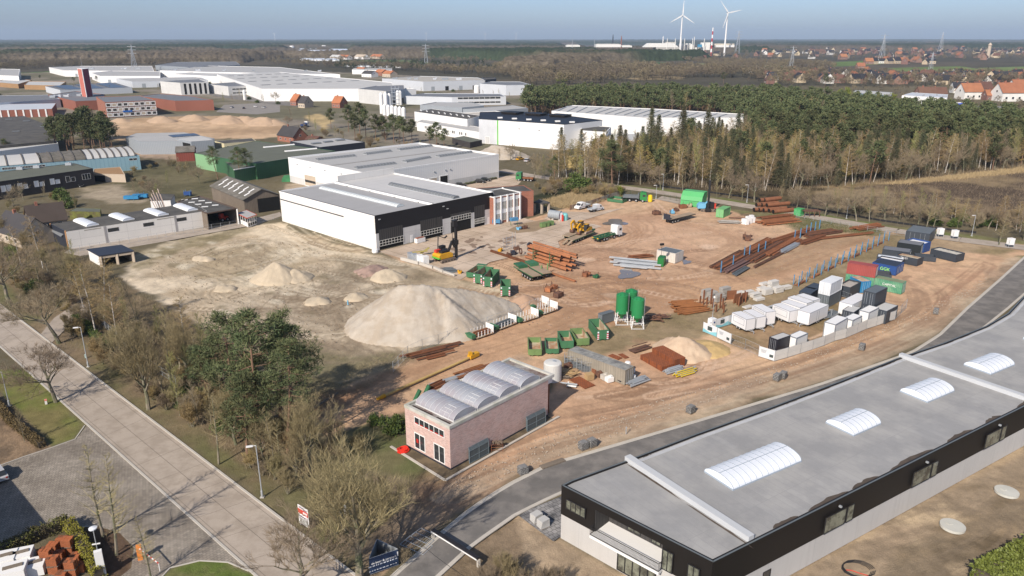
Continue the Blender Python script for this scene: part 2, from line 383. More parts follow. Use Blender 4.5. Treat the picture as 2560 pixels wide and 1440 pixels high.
zone([(1890,610),(2000,590),(2110,570),(2210,590),(2080,640),(1920,690),(1800,690),(1790,680)],(.38,.265,.165),(.27,.20,.12),.1,2,3,32,.5)
zone([(1110,1205),(1300,1130),(1560,1045),(1900,950),(2200,855),(2360,770),(2500,660),(2545,640),(2560,660),(2400,800),(2240,880),(1930,990),(1600,1100),(1380,1165),(1200,1245),(1050,1340),(960,1440),(930,1440),(1010,1320)],(.52,.41,.29),(.40,.285,.195),.12,1.0,2.2,33,.8)
zone([(1120,1205),(1400,1090),(1700,1000),(1900,940),(1910,960),(1700,1025),(1420,1120),(1200,1210)],(.33,.215,.14),(.25,.165,.11),.06,1.5,2,34,.7)
zone([(0,560),(200,640),(400,760),(560,860),(700,960),(760,1100),(1000,1180),(1120,1200),(1000,1320),(880,1440),(640,1235),(410,1065),(110,830),(0,750),(-200,600)],(.135,.11,.062),(.19,.145,.09),.12,1,3,35,rough=.25)
zone([(0,760),(110,842),(412,1080),(640,1250),(900,1440),(960,1440),(690,1220),(450,1040),(160,820),(60,755),(0,700)],(.145,.145,.062),(.22,.165,.105),.1,1,2,36,.8)
zone([(760,1110),(1020,1040),(1030,1110),(1120,1185),(1100,1210),(950,1230),(800,1190)],(.10,.12,.045),(.16,.15,.075),.12,1.5,2.5,37,.9)
zone([(930,1190),(1110,1210),(1200,1240),(1000,1420),(900,1440),(900,1330)],(.26,.20,.145),(.17,.13,.09),.12,1.5,3,38,.85)
zone([(690,1220),(850,1250),(900,1330),(880,1425),(650,1240)],(.15,.145,.07),(.19,.15,.095),.12,1.5,3,39,.8)
zone([(105,835),(140,790),(200,745),(235,780),(170,810),(120,845)],(.40,.32,.24),(.30,.22,.16),.2,1,1,40,.9)
zone([(-60,920),(90,930),(130,960),(212,1068),(190,1100),(130,1115),(60,1040),(0,980),(-60,960)],(.13,.17,.035),(.19,.165,.07),.1,.6,1,41,rough=.1)
zone([(-60,975),(0,985),(70,1060),(130,1118),(60,1150),(0,1165),(-60,1180)],(.17,.125,.085),(.28,.20,.13),.5,.4,.6,42,rough=.3)
zone([(190,1330),(240,1313),(300,1335),(335,1372),(325,1430),(290,1450),(250,1450),(180,1350)],(.075,.05,.032),(.12,.08,.055),.3,.4,.6,43,rough=.3)
zone([(400,1446),(430,1420),(500,1403),(570,1408),(640,1440),(640,1500),(400,1500)],(.11,.15,.035),(.17,.17,.07),.3,.3,.4,44)
zone([(1010,1500),(1180,1350),(1290,1250),(1400,1345),(1560,1440),(1850,1440),(2150,1280),(2560,1110),(2700,1040),(2700,1500)],(.30,.235,.165),(.42,.32,.22),.09,.6,1.5,45,rough=.6)
zone([(1010,1500),(1180,1350),(1270,1275),(1330,1440),(1340,1500)],(.24,.18,.12),(.16,.12,.075),.3,.8,1.5,46,.8)
zone([(2150,1500),(2300,1330),(2560,1200),(2700,1150),(2700,1500)],(.19,.15,.10),(.33,.25,.16),.16,1.5,3,47,.85)
zone([(1500,1440),(1900,1430),(2200,1260),(2560,1100),(2560,1130),(2250,1290),(1950,1460),(1500,1470)],(.52,.40,.26),(.44,.33,.21),.15,.8,1,48,.8)
for i_ in range(26):
 x=RU(2150,2560);y=RU(1200,1440);w=RU(12,60);h=w*RU(.25,.5)
 if y<1130+(2560-x)*.55:continue
 c=(.46,.36,.24)if RND.random()<.5 else(.13,.10,.065)
 zone([(x-w,y),(x-w*.4,y-h),(x+w*.7,y-h*.7),(x+w,y),(x+w*.3,y+h),(x-w*.6,y+h*.8)],c,tuple(v*1.3 for v in c),.3,.8,1.2,i_+9,.7)
DT=(.235,.185,.13);LT=(.68,.60,.47)
tracks([(820,600),(900,660),(830,700),(800,760),(850,820),(960,880)],7,DT,.45,1.4,seed=3)
tracks([(640,610),(700,660),(740,720),(690,770),(700,830),(860,880)],9,DT,.4,1.2,seed=4)
tracks([(420,640),(560,630),(680,650),(780,700),(900,690),(1040,690)],8,DT,.4,1.3,seed=5)
tracks([(500,700),(620,680),(740,640),(720,600),(600,600),(480,640)],7,LT,.4,1.3,seed=6)
tracks([(480,660),(600,700),(560,730),(660,760),(800,790),(880,800)],9,DT,.4,1.6,seed=31)
tracks([(700,570),(780,620),(900,640),(1000,660)],7,LT,.5,1.4,seed=32)
tracks([(690,800),(780,830),(900,855),(980,885)],8,DT,.45,1.2,seed=7)
tracks([(760,720),(860,760),(880,820),(820,880),(740,900)],6,DT,.4,1.5,seed=8)
tracks([(700,1100),(900,1000),(1150,900),(1400,820),(1560,740),(1500,690),(1400,690)],7,RED2,.5,.8,seed=9)
tracks([(1170,745),(1350,735),(1460,700),(1600,720),(1750,700),(1900,690),(2150,600)],9,RED2,.45,.8,seed=10)
tracks([(1330,690),(1480,640),(1590,600),(1570,560),(1460,545),(1350,575)],7,RED2,.5,.9,seed=11)
tracks([(1350,650),(1500,620),(1600,575),(1580,540),(1700,520)],7,RED2,.4,.9,seed=12)
tracks([(1650,520),(1760,560),(1860,600),(1800,650),(1700,690),(1560,690)],8,RED2,.4,.7,seed=13)
tracks([(1560,800),(1450,770),(1420,730),(1520,700),(1700,740)],6,RED2,.4,.9,seed=14)
tracks([(1120,1215),(1350,1100),(1600,1040),(1850,965),(2100,880),(2300,800),(2360,740),(2300,700)],6,(.27,.175,.115),.6,.7,seed=15)
tracks([(1100,1240),(1340,1130),(1600,1060),(1860,985),(2130,900),(2330,810)],5,(.52,.41,.30),.45,.8,seed=16)
tracks([(1400,1030),(1620,990),(1850,930),(2080,860),(2270,780),(2280,730)],6,(.27,.175,.115),.5,.7,seed=17)
tracks([(2150,740),(2300,760),(2400,700),(2450,660)],6,(.30,.17,.11),.5,.6,seed=18)
tracks([(2200,1290),(2350,1250),(2500,1300),(2420,1380),(2250,1440)],4,DT,.5,1.5,seed=19)
tracks([(2050,1400),(2200,1370),(2400,1310),(2560,1230)],4,DT,.5,1.5,seed=20)
for i_ in range(64):
 if i_%3:cx,cy=RU(1180,1900),RU(540,760)
 else:cx,cy=RU(480,1000),RU(590,860)
 if i_%3 and cx>1700 and cy>700:cx-=350
 if i_>=54:cx,cy=RU(1500,2300),0;cy=1010-(cx-1500)*.27+RU(-30,25)
 a=RU(-.5,.5)if i_<54 else RU(-.6,-.35);L_=RU(60,150);k_=RU(-.5,.5)
 pts=[(cx+t*L_*math.cos(a+k_*t),cy+t*L_*.45*math.sin(a+k_*t))for t in(-1,-.5,0,.5,1)];dk=RND.random()<.7
 c=((.30,.185,.115)if dk else(.62,.44,.31))if i_%3 or i_>=54 else((.24,.185,.125)if dk else(.66,.57,.43))
 tracks(pts,1.6,c,.75,3.0,.03,i_+60)
for i_ in range(70):
 x=RU(1150,2350);y=RU(560,1000);w=RU(5,28);h=w*RU(.15,.35);c=RND.choice([(.33,.21,.135),(.60,.44,.32),(.42,.30,.21)])
 if y>1170-(x-1150)*.33 or(x>1800 and 600<y<880):continue
 zone([(x-w,y),(x-w*.4,y-h),(x+w*.7,y-h*.7),(x+w,y),(x+w*.3,y+h),(x-w*.6,y+h*.8)],c,tuple(v*1.2 for v in c),.3,.8,1.5,i_+200,.7)
_b=fbm(GX,GY,.22,4,90)-.5;_b2=fbm(GX,GY,1.4,3,95)-.5
GZ+=GR*(-.28+_b*.5+_b2*.22);GZ=np.minimum(GZ,0)
GC=np.clip(GC,.01,.8)
def ground_mat():
 m=bpy.data.materials.new('ground_soil');m.use_nodes=True;t=NT(m)
 at=t.n('ShaderNodeAttribute',attribute_name='soil');pos=t.n('ShaderNodeNewGeometry').outputs['Position']
 a=t.noise(pos,1.1,6,.7,.25,.75);b=t.noise(pos,6.0,3,.7,.3,.7)
 k=t.math('MULTIPLY_ADD',a,.34,.83);k2=t.math('MULTIPLY_ADD',b,.22,.89)
 k=t.math('MULTIPLY',k,k2)
 cc=t.n('ShaderNodeCombineXYZ',{0:k,1:k,2:k}).outputs[0]
 c=t.mix(1.0,at.outputs[0],cc,'MULTIPLY')
 bp=t.n('ShaderNodeBump',{'Height':t.math('ADD',a,b),'Strength':.5,'Distance':.12})
 bs=t.n('ShaderNodeBsdfPrincipled',{'Base Color':c,'Roughness':.95,'Normal':bp.outputs[0],'Specular IOR Level':.15})
 o=t.n('ShaderNodeOutputMaterial');t.t.links.new(bs.outputs[0],o.inputs[0]);return m
_nc=len(_az);_nr=len(_r)
_i=(np.arange(_nr-1)[:,None]*_nc+np.arange(_nc-1)[None,:]).ravel()
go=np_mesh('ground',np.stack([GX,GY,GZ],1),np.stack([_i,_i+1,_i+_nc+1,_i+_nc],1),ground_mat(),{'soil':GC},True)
go.data.polygons.foreach_set('use_smooth',np.ones(len(go.data.polygons),bool))
tag(go,'soil, sand and rough grass reaching to the horizon',kind='structure')
M_conc_road=mat('concrete_road',(.43,.37,.31),.9,var=.12,scale=.5,col2=(.33,.28,.23),mixs=.35)
M_conc=mat('concrete',(.40,.385,.36),.85,var=.1,scale=.8,col2=(.33,.32,.30),mixs=.5,streak=.25)
M_yard=mat('yard_concrete',(.57,.46,.36),.9,var=.1,scale=.3,pat='floor',size=(6,6),mort=.05,ang=.82,col2=(.45,.35,.26),mixs=.13)
M_asph=mat('asphalt',(.15,.142,.134),.9,var=.15,scale=.8,col2=(.215,.20,.185),mixs=.3)
M_paver=mat('grey_pavers',(.27,.235,.195),.9,var=.12,scale=.4,pat='floor',size=(.4,.4),mort=.012,ang=.9,col2=(.36,.32,.27),mixs=.18)
M_joint=mat('road_joint',(.17,.145,.12),.9)
M_kerb=mat('kerb_concrete',(.50,.47,.42),.85,var=.1,scale=1)
def sheet(name,pts,z,m,label=None,kind='structure'):
 b=MB();q=[V3((p[0],p[1],z))for p in pts]
 ar=sum(q[i].x*q[(i+1)%len(q)].y-q[(i+1)%len(q)].x*q[i].y for i in range(len(q)))
 b.poly(q if ar>0 else q[::-1]);o=b.build(name,m);return tag(o,label,kind=kind)
def sT(b,pts,w,z0,z1,off=0.0):
 for i in range(len(pts)-1):
  a=V3(pts[i][:2]);c=V3(pts[i+1][:2]);d=(c-a).normalized();n=V3((-d.y,d.x))
  a2=a+n*off;c2=c+n*off
  b.prism([a2-n*w/2,c2-n*w/2,c2+n*w/2,a2+n*w/2],z0,z1)
def lext(a,b,t0,t1):return a+(b-a)*t0,a+(b-a)*t1
RR=lext(P(0,760),P(640,1247),-1.2,1.6);RL=lext(P(0,868),P(620,1425),-1.5,1.5)
sheet('road',[RR[0],RR[1],RL[1],RL[0]],.02,M_conc_road,'pale concrete street')
b=MB();sT(b,RR,.28,0,.12,-.1);sT(b,RL,.28,0,.10,.1)
tag(b.build('kerb',M_kerb),'pale kerbs along the street',kind='structure')
b=MB();rc=[(RR[0]+RL[0])/2,(RR[1]+RL[1])/2];sT(b,rc,.06,.02,.026)
sT(b,RR,.05,.02,.026,-.75);sT(b,RL,.05,.02,.026,.75)
rd=(RR[1]-RR[0]).normalized()
for k in range(60):
 p0=RR[0]+rd*(k*6.2+3);q0=RL[0]+(RL[1]-RL[0])*(((k*6.2+3))/(RR[1]-RR[0]).length)
 sT(b,[p0,q0],.04,.02,.025)
tag(b.build('road_joint',M_joint),'joints of the street concrete',kind='structure')
sheet('driveway',pp((218,1063),(190,1098),(130,1119),(60,1143),(0,1165),(-260,1260),(-260,1500),(-20,1380),(120,1322),(190,1316),(245,1316),(300,1333),(335,1370),(328,1420),(290,1450),(290,1520),(400,1500),(398,1450),(425,1420),(500,1402),(570,1406),(622,1428)),.012,M_paver,'grey paved driveway')
sheet('driveway_entrance',pp((100,838),(135,795),(200,752),(232,785),(175,812),(128,858)),.012,M_conc_road,'short concrete entrance through the verge')
b=MB()
for pl in([(212,1064),(188,1098),(130,1119),(60,1142),(0,1164),(-100,1200)],[(245,1316),(190,1318),(182,1350),(205,1375)],[(622,1428),(570,1406),(500,1402),(425,1420),(398,1450)]):
 sT(b,[P(*p)for p in pl],.15,0,.07)
tag(b.build('garden_edge',M_kerb),'thin concrete edging of the beds and lawns',kind='structure')
LA=[(985,1440),(1050,1383),(1110,1330),(1180,1272),(1270,1214),(1370,1164),(1560,1108),(1800,1037),(2050,962),(2280,882),(2350,838),(2420,770),(2500,700),(2560,645),(2640,585)]
LB=[(1095,1440),(1180,1362),(1290,1285),(1395,1234),(1560,1172),(1800,1100),(2050,1025),(2300,935),(2430,842),(2520,770),(2600,700),(2700,640)]
la=[P(985-75,1510)]+[P(*p)for p in LA];lb=[P(1095-75,1510)]+[P(*p)for p in LB]
b=MB()
def resample(pl,n):
 d=[0]
 for i in range(1,len(pl)):d.append(d[-1]+(pl[i]-pl[i-1]).length)
 out=[]
 for k in range(n):
  t=d[-1]*k/(n-1);j=max(i for i in range(len(d))if d[i]<=t+1e-9);j=min(j,len(pl)-2)
  out.append(pl[j].lerp(pl[j+1],(t-d[j])/(d[j+1]-d[j])))
 return out
ra,rb_=resample(la,80),resample(lb,80)
for i in range(79):b.poly([V3((p.x,p.y,.024))for p in(rb_[i],rb_[i+1],ra[i+1],ra[i])])
tag(b.build('asphalt_road',M_asph),'new grey asphalt lane',kind='structure')
b=MB();sT(b,ra,.45,0,.045);sT(b,rb_,.45,0,.045);sT(b,ra,.14,0,.12,.25)
sT(b,rb_,.14,0,.12,-.25)
tag(b.build('lane_kerb',M_kerb),'white concrete gutter and kerb of the asphalt lane',kind='structure')
pvm=mat('mixed_pavers',(.36,.35,.345),.85,var=.1,scale=1,pat='floor',size=(.6,.6),mort=.02,ang=.6,col2=(.13,.13,.135),mixs=.45)
sheet('paved_terrace',pp((1297,1290),(1330,1270),(1405,1240),(1440,1300),(1402,1342),(1383,1354)),.034,pvm,'terrace of pale and dark grey slabs')
sheet('yard_slab',pp((1400,618),(1335,636),(1290,640),(1225,655),(1150,700),(1060,668),(990,642),(945,629),(1235,556),(1310,545),(1352,556),(1380,528),(1480,531),(1560,520),(1500,538),(1440,556),(1485,560),(1505,566),(1440,584),(1395,603)),.008,M_yard,'pale stained concrete apron')
sheet('soil_bed',pp((1268,576),(1300,560),(1365,548),(1390,556),(1340,578),(1290,583)),.014,mat('bed_soil',(.30,.22,.14),.95,var=.2,scale=.6))
sheet('service_path',pp((160,632),(175,622),(400,586),(600,556),(700,530),(704,540),(640,562),(420,602),(200,640)),.01,M_conc_road)
sheet('parking_lot',pp((1118,470),(1248,441),(1300,438),(1310,445),(1295,462),(1240,474),(1190,480)),.012,M_yard,'car park of the rear hall')
BR=[(1250,425),(1330,440),(1400,449),(1500,461),(1640,479),(1800,504),(1950,528),(2100,553),(2240,577),(2400,599),(2560,619),(2760,644)]
b=MB()
for i in range(len(BR)-1):
 p,q=P(*BR[i]),P(*BR[i+1]);n=V3((-(q-p).y,(q-p).x,0)).normalized()*3.1;z=V3((0,0,.022))
 b.poly([p-n+z,q-n+z,q+n+z,p+n+z])
tag(b.build('back_road',M_conc_road),'narrow concrete road along the wood',kind='structure')
sheet('yard_entrance',pp((1640,498),(1655,490),(1720,502),(1706,512)),.02,M_conc_road)
sheet('car_park',pp((560,262),(700,255),(700,280),(640,286),(540,280)),.02,mat('far_paving',(.26,.24,.22),.9))
sheet('far_street',pp((440,215),(580,235),(700,252),(760,262),(760,268),(690,262),(560,244),(430,222)),.03,M_asph)
sheet('village_road',pp((2320,258),(2700,275),(2700,300),(2320,275)),.03,mat('village_asphalt',(.26,.25,.24),.9))
water=mat('puddle_water',(.20,.175,.15),.12,var=.05,scale=.1,spec=.6)
for i_,(cx,cy,w,h)in eN([(1538,556,27,8),(1570,684,25,13),(1716,655,11,5)]):
 pts=[]
 for k in range(28):
  a=2*math.pi*k/28;r=1+.22*math.sin(3*a+i_)+.12*math.sin(5*a+2*i_)
  pts.append(P(cx+w*r*math.cos(a),cy+h*r*math.sin(a)))
 sheet('puddle',pts,.016,water,['grey puddle on the yard near the tractor','round grey puddle in the middle of the red yard','small puddle beside the white shed'][i_])
for i_ in range(26):
 x=RU(1120,1320);y=628-(x-1120)*.2+RU(-22,18);w=RU(3,11);h=w*.35
 if y>640:continue
 pts=[P(x+w*(1+.3*math.sin(2*a+i_))*math.cos(a),y+h*(1+.3*math.sin(3*a+i_))*math.sin(a))for a in[k*.35 for k in range(18)]]
 sheet('mud_stain',pts,.0155+.0004*i_,mat('mud_stain',(.25,.18,.13),.9))
# TREES
M_bark=mat('bark_grey',(.25,.215,.165),.95,var=.25,scale=3,col2=(.12,.13,.07),mixs=.8)
M_bark_d=mat('bark_dark',(.09,.075,.055),.95,var=.25,scale=3)
M_bark_p=mat('bark_pine',(.22,.135,.09),.95,var=.25,scale=3)
M_bark_b=mat('bark_birch',(.62,.58,.52),.8,var=.2,scale=4,col2=(.2,.18,.16),mixs=2.5)
M_twig=mat('twigs',(.27,.215,.145),.95,var=.2,scale=1,obj_var=.16)
M_twig_o=mat('twigs_olive',(.30,.25,.135),.95,var=.2,scale=1,obj_var=.16)
M_twig_b=mat('twigs_birch',(.33,.245,.12),.95,var=.25,scale=.8,obj_var=.2)
M_bud=mat('leaf_buds',(.27,.26,.10),.9,var=.25,scale=.8,obj_var=.2)
M_pine=mat('pine_needles',(.066,.088,.036),.85,var=.35,scale=1.2,obj_var=.25,col2=(.115,.12,.05),mixs=.5)
M_pinen=mat('near_pine_needles',(.085,.115,.048),.85,var=.3,scale=1.2,obj_var=.15,col2=(.14,.15,.065),mixs=.5)
M_spruce=mat('spruce_needles',(.07,.085,.042),.85,var=.35,scale=1.6,obj_var=.2,col2=(.13,.115,.06),mixs=.5)
M_ever=mat('evergreen_leaves',(.05,.085,.02),.7,var=.4,scale=2,obj_var=.15,col2=(.11,.15,.03),mixs=1.2)
M_bright=mat('bright_leaves',(.20,.23,.03),.7,var=.35,scale=2,obj_var=.1)
M_hedge=mat('hedge_leaves',(.16,.17,.04),.8,var=.4,scale=2.5,col2=(.10,.085,.04),mixs=.7)
def rdir(r,d,spread):
 v=V3((r.gauss(0,1),r.gauss(0,1),r.gauss(0,1))).normalized()
 return(d+v*spread).normalized()
def twig_tris(b,r,a,c,n,L,w,up=.25,spread=.9):
 d=(c-a);dn=d.normalized()if d.length>1e-6 else V3((0,0,1))
 for _ in range(n):
  p=a+d*r.random();q=rdir(r,dn,spread);q.z+=up;q.normalize()
  l=L*r.uniform(.5,1.1);s=q.cross(V3((r.gauss(0,1),r.gauss(0,1),r.gauss(0,1)))).normalized()*w
  mid=p+q*l*.55+s*r.uniform(-2,2);k=len(b.v)
  b.v+=[tuple(p-s),tuple(p+s),tuple(mid+s*.6),tuple(mid-s*.6),tuple(p+q*l+V3((0,0,l*up*.3)))]
  b.face(k,k+1,k+2,k+3);b.face(k+3,k+2,k+4)
def grow(tr,cr,r,p,d,L,rad,depth,cfg):
 segs=3;pts=[p];q=p;dd=d
 for i in range(segs):
  dd=rdir(r,dd,cfg['wob']);dd.z+=cfg['up']*(1 if depth else.2);dd.normalize();q=q+dd*L/segs;pts.append(q)
 tgt=tr if depth<=cfg['trd']else cr
 n=7 if depth==0 else(5 if depth==1 else 3)
 rr=[rad*(1-.55*i/segs)for i in range(segs+1)]
 for i in range(segs):tgt.tube(pts[i],pts[i+1],rr[i],rr[i+1],n,i==segs-1)
 if depth>=cfg['depth']:
  for i in range(segs):twig_tris(cr,r,pts[i],pts[i+1],cfg['tw'],cfg['twl'],cfg['tww'],cfg['tup'])
  return
 nb=cfg['nb'][min(depth,len(cfg['nb'])-1)]
 for k in range(nb):
  t=r.uniform(cfg['t0']if depth==0 else.3,1.0)if k<nb-1 else 1.0
  i=min(int(t*segs),segs-1);a=pts[i].lerp(pts[i+1],t*segs-i)
  ax=(pts[i+1]-pts[i]).normalized();ph=k*2.4+r.uniform(-.4,.4)
  pr=ax.orthogonal().normalized();pr=Quaternion(ax,ph)@pr
  an=cfg['ang'][min(depth,len(cfg['ang'])-1)]*(1 if k<nb-1 else.35)*r.uniform(.8,1.2)
  nd=(ax*math.cos(an)+pr*math.sin(an)).normalized()
  ln=L*cfg['lr'][min(depth,len(cfg['lr'])-1)]*r.uniform(.75,1.15)*(1-.35*t if depth==0 and cfg.get('cone')else 1)
  grow(tr,cr,r,a,nd,ln,max(rr[i]*cfg['rr'],.012),depth+1,cfg)
def bare_proto(name,label,cat,seed,H,cfg,bark,twig,cname='crown'):
 r=random.Random(seed);tr,cr=MB(),MB();rT=tH(name,label,cat)
 for s in range(cfg.get('stems',1)):
  d=V3((0,0,1))if cfg.get('stems',1)==1 else rdir(r,V3((0,0,1)),.55)
  grow(tr,cr,r,V3((r.uniform(-.3,.3)*(s>0),r.uniform(-.3,.3)*(s>0),-.1)),d,cfg['L0']*H,cfg['R0'],0,cfg)
 tr.build('trunk',bark,rT);cr.build(cname,twig,rT);return Proto(rT)
def leader_proto(name,label,cat,seed,H,W,n,bark,twig,tw=10,twl=.7,tww=.011,z0=.22,up=.35,rad=.16,lean=0.,shape=None,droop=0,stems=1,tup=.35):
 """a straight leader with many side branches: young poplars, birches, larches"""
 r=random.Random(seed);tr,cr=MB(),MB();rT=tH(name,label,cat)
 for s in range(stems):
  o=V3((r.uniform(-.5,.5),r.uniform(-.5,.5),0))*(s>0);ld=V3((r.gauss(0,.06)+lean,r.gauss(0,.06),1)).normalized()
  pts=[o];N=9;hh=H*(1 if s==0 else r.uniform(.7,.95))
  for i in range(N):ld=rdir(r,ld,.045);ld.z=abs(ld.z);pts.append(pts[-1]+ld*hh/N)
  for i in range(N):tr.tube(pts[i],pts[i+1],rad*(1-i/N)+.02,rad*(1-(i+1)/N)+.02,6,False)
  for k in range(n//stems):
   t=z0+(1-z0)*(k+r.random())/(n/stems);f=min(t*N,N-.01);i=int(f);a=pts[i].lerp(pts[i+1],f-i)
   prof=(shape(t)if shape else(1-((t-z0)/(1-z0))**1.3)*.85+.15)
   an=r.uniform(0,2*math.pi);L=W/2*prof*r.uniform(.65,1.15);d=V3((math.cos(an),math.sin(an),up)).normalized()
   q=a;dd=d;w=.035*(1-t)+.018
   for j in range(3):
    dd=(rdir(r,dd,.18)+V3((0,0,.12-droop*.3*(j+1)))).normalized();q2=q+dd*L/3
    cr.tube(q,q2,w*(1-j*.3),w*(1-(j+1)*.3),3,False)
    twig_tris(cr,r,q,q2,tw,twl*prof+.15,tww,tup-droop,.8);q=q2
 tr.build('trunk',bark,rT);cr.build('crown',twig,rT);return Proto(rT)
def tuft_cloud(b,r,c,R,n,L,w,flat=.6):
 for _ in range(n):
  d=V3((r.gauss(0,1),r.gauss(0,1),r.gauss(0,1))).normalized()
  p=c+V3((d.x*R,d.y*R,d.z*R*flat))*(r.random()**.4)
  e=(d+V3((r.gauss(0,.7),r.gauss(0,.7),r.gauss(0,.5)+.35))).normalized();s=e.cross(V3((r.gauss(0,1),r.gauss(0,1),r.gauss(0,1)))).normalized()*w
  l=L*r.uniform(.6,1.2);k=len(b.v);b.v+=[tuple(p-s*.6),tuple(p+s*.6),tuple(p+e*l*.6+s),tuple(p+e*l),tuple(p+e*l*.6-s)]
  b.face(k,k+1,k+2,k+3,k+4)
def pine_proto(label,seed,H=16,W=6.8,z0=.45,n=46,tn=46,tL=.42,tw=.09,R=.85,name='pine_tree',cat='pine tree',m=None):
 r=random.Random(seed);tr,cr=MB(),MB();rT=tH(name,label,cat)
 pts=[V3((0,0,-.1))];d=V3((r.gauss(0,.05),r.gauss(0,.05),1));N=8
 for i in range(N):d=rdir(r,d,.05);pts.append(pts[-1]+d*H*.93/N)
 for i in range(N):tr.tube(pts[i],pts[i+1],.2*(1-i/N)+.04,.2*(1-(i+1)/N)+.04,7,False)
 for k in range(n):
  t=z0+(1-z0)*((k+r.random())/n)**.85;f=min(t*N,N-.01);i=int(f);a=pts[i].lerp(pts[i+1],f-i)
  s=(t-z0)/(1-z0);prof=math.sin(math.pi*min(1,.22+s*.80))**.7*r.uniform(.45,1.1)if s<.95 else.25
  an=r.uniform(0,6.283);L=W/2*prof;e=a+V3((math.cos(an)*L,math.sin(an)*L,L*r.uniform(.05,.45)))
  mid=a.lerp(e,.5)+V3((0,0,-.15*L));tr.tube(a,mid,.06,.04,4,False);tr.tube(mid,e,.04,.02,3,False)
  for q,rr in((e,1.0),(mid.lerp(e,.4)+V3((r.gauss(0,.4),r.gauss(0,.4),.1)),.8)):
   tuft_cloud(cr,r,q,R*rr*r.uniform(.7,1.25),int(tn*rr),tL,tw,.45)
 tuft_cloud(cr,r,pts[-1],R*.7,tn,tL,tw,.8)
 for k in range(9):
  a=pts[0].lerp(pts[-1],r.uniform(.28,z0));an=r.uniform(0,6.283);tr.tube(a,a+V3((math.cos(an),math.sin(an),r.uniform(-.2,.4)))*r.uniform(.6,1.6),.03,.01,3,False)
 tr.build('trunk',M_bark_p,rT);cr.build('crown',m or M_pine,rT);return Proto(rT)
def spruce_proto(label,seed,H=20,W=8.5,n=110,m=None,name='spruce_tree',z0=.12,tn=26):
 r=random.Random(seed);tr,cr=MB(),MB();rT=tH(name,label,'spruce tree')
 tr.tube((0,0,-.1),(0,0,H),.22,.02,7)
 for k in range(n):
  t=z0+(1-z0)*(k+r.random())/n;L=W/2*(1-t)**.8*r.uniform(.6,1.1)+.25;an=k*2.399+r.uniform(-.3,.3);a=V3((0,0,H*t))
  e=a+V3((math.cos(an)*L,math.sin(an)*L,-.22*L));tr.tube(a,e,.03,.012,3,False)
  for j in range(3):
   q=a.lerp(e,.3+.33*j);tuft_cloud(cr,r,q,.42+.1*L*(1-j*.2),int(tn*.5),.4,.07,.35)
 tr.build('trunk',M_bark_d,rT);cr.build('crown',m or M_spruce,rT);return Proto(rT)
def bush_proto(name,label,cat,seed,R,H,n,m,tL=.3,tw=.09):
 r=random.Random(seed);tr,cr=MB(),MB();rT=tH(name,label,cat)
 for k in range(7):
  an=r.uniform(0,6.283);tr.tube((0,0,0),(math.cos(an)*R*.5,math.sin(an)*R*.5,H*.6),.06,.02,4,False)
 for k in range(n):
  an=r.uniform(0,6.283);q=math.sqrt(r.random());z=H*(.12+.78*r.random()*(1-.55*q*q))
  tuft_cloud(cr,r,V3((math.cos(an)*R*q*.85,math.sin(an)*R*q*.85,z)),R*.24*r.uniform(.7,1.3),40,tL,tw,.8)
 tr.build('stem',M_bark,rT);cr.build('foliage',m,rT);return Proto(rT)
WIDE=dict(L0=.50,R0=.26,depth=4,nb=[8,5,4,3],ang=[1.0,.75,.7,.6],lr=[.66,.62,.6,.6],rr=.60,up=.10,wob=.16,t0=.62,tw=6,twl=.7,tww=.009,tup=.25,trd=1)
BUSHY=dict(L0=.40,R0=.28,depth=4,nb=[9,6,4,3],ang=[.6,.5,.55,.55],lr=[.8,.66,.6,.55],rr=.60,up=.16,wob=.14,t0=.5,tw=5,twl=.8,tww=.009,tup=.4,trd=1)
SHRUB=dict(L0=.60,R0=.06,depth=2,nb=[6,4,3],ang=[.5,.55,.5],lr=[.62,.6,.55],rr=.6,up=.12,wob=.15,t0=.25,tw=11,twl=.65,tww=.012,tup=.35,trd=0,stems=8)
pWIDE=[bare_proto('bare_tree','-','tree',3+i,10,WIDE,M_bark,M_twig)for i in range(3)]
pBUSHY=[bare_proto('bare_tree','-','tree',13+i,11,BUSHY,M_bark,M_twig_o)for i in range(2)]
pSHRUB=[bare_proto('shrub','-','shrub',33+i,4.2,SHRUB,M_bark,[M_twig,M_twig_o,M_twig_b][i],'twigs')for i in range(3)]
pLEAD=[leader_proto('bare_tree','-','tree',41+i,12,6.0,60,M_bark,M_twig_o,8,.7)for i in range(2)]
pBIRCH=[leader_proto('birch_tree','-','birch tree',51+i,13,5.6,64,M_bark_b,M_twig_b,11,.9,.013,.25,.6,.13,0.03*i,droop=.35,shape=lambda t:math.sin(math.pi*min(1,t*.85+.12))**.6)for i in range(3)]
pTHIN=[leader_proto('young_tree','-','tree',61+i,14,4.2,56,M_bark,[M_twig_o,M_bud,M_twig][i],9,.8,.014,.3,.8,.10,.03*(i-1),shape=lambda t:math.sin(math.pi*min(1,t*.8+.15))**.6)for i in range(3)]
pLARCH=leader_proto('larch_tree','-','larch tree',71,14,5.5,90,M_bark_d,mat('larch_buds',(.36,.28,.10),.9,var=.25,scale=1,obj_var=.2),16,.5,.02,.15,.1,.15)
pPINE=[pine_proto('-',81+i,tn=70,n=32,R=.85,tL=.5,tw=.04,m=M_pinen)for i in range(3)]
pPINEB=[pine_proto('-',86+i,13,7.5,.30,44,70,.5,.04,m=M_pinen)for i in range(2)]
pFPINE=[pine_proto('-',91+i,17,8.6,.42,30,24,.66,.19,1.25)for i in range(4)]
pSPRUCE=[spruce_proto('-',95+i)for i in range(2)]
pBUSH=bush_proto('evergreen_bush','-','bush',99,2.2,3.0,40,M_ever)
pBRIGHT=bush_proto('bright_shrub','-','shrub',101,3.0,4.2,42,M_bright)
PH={}
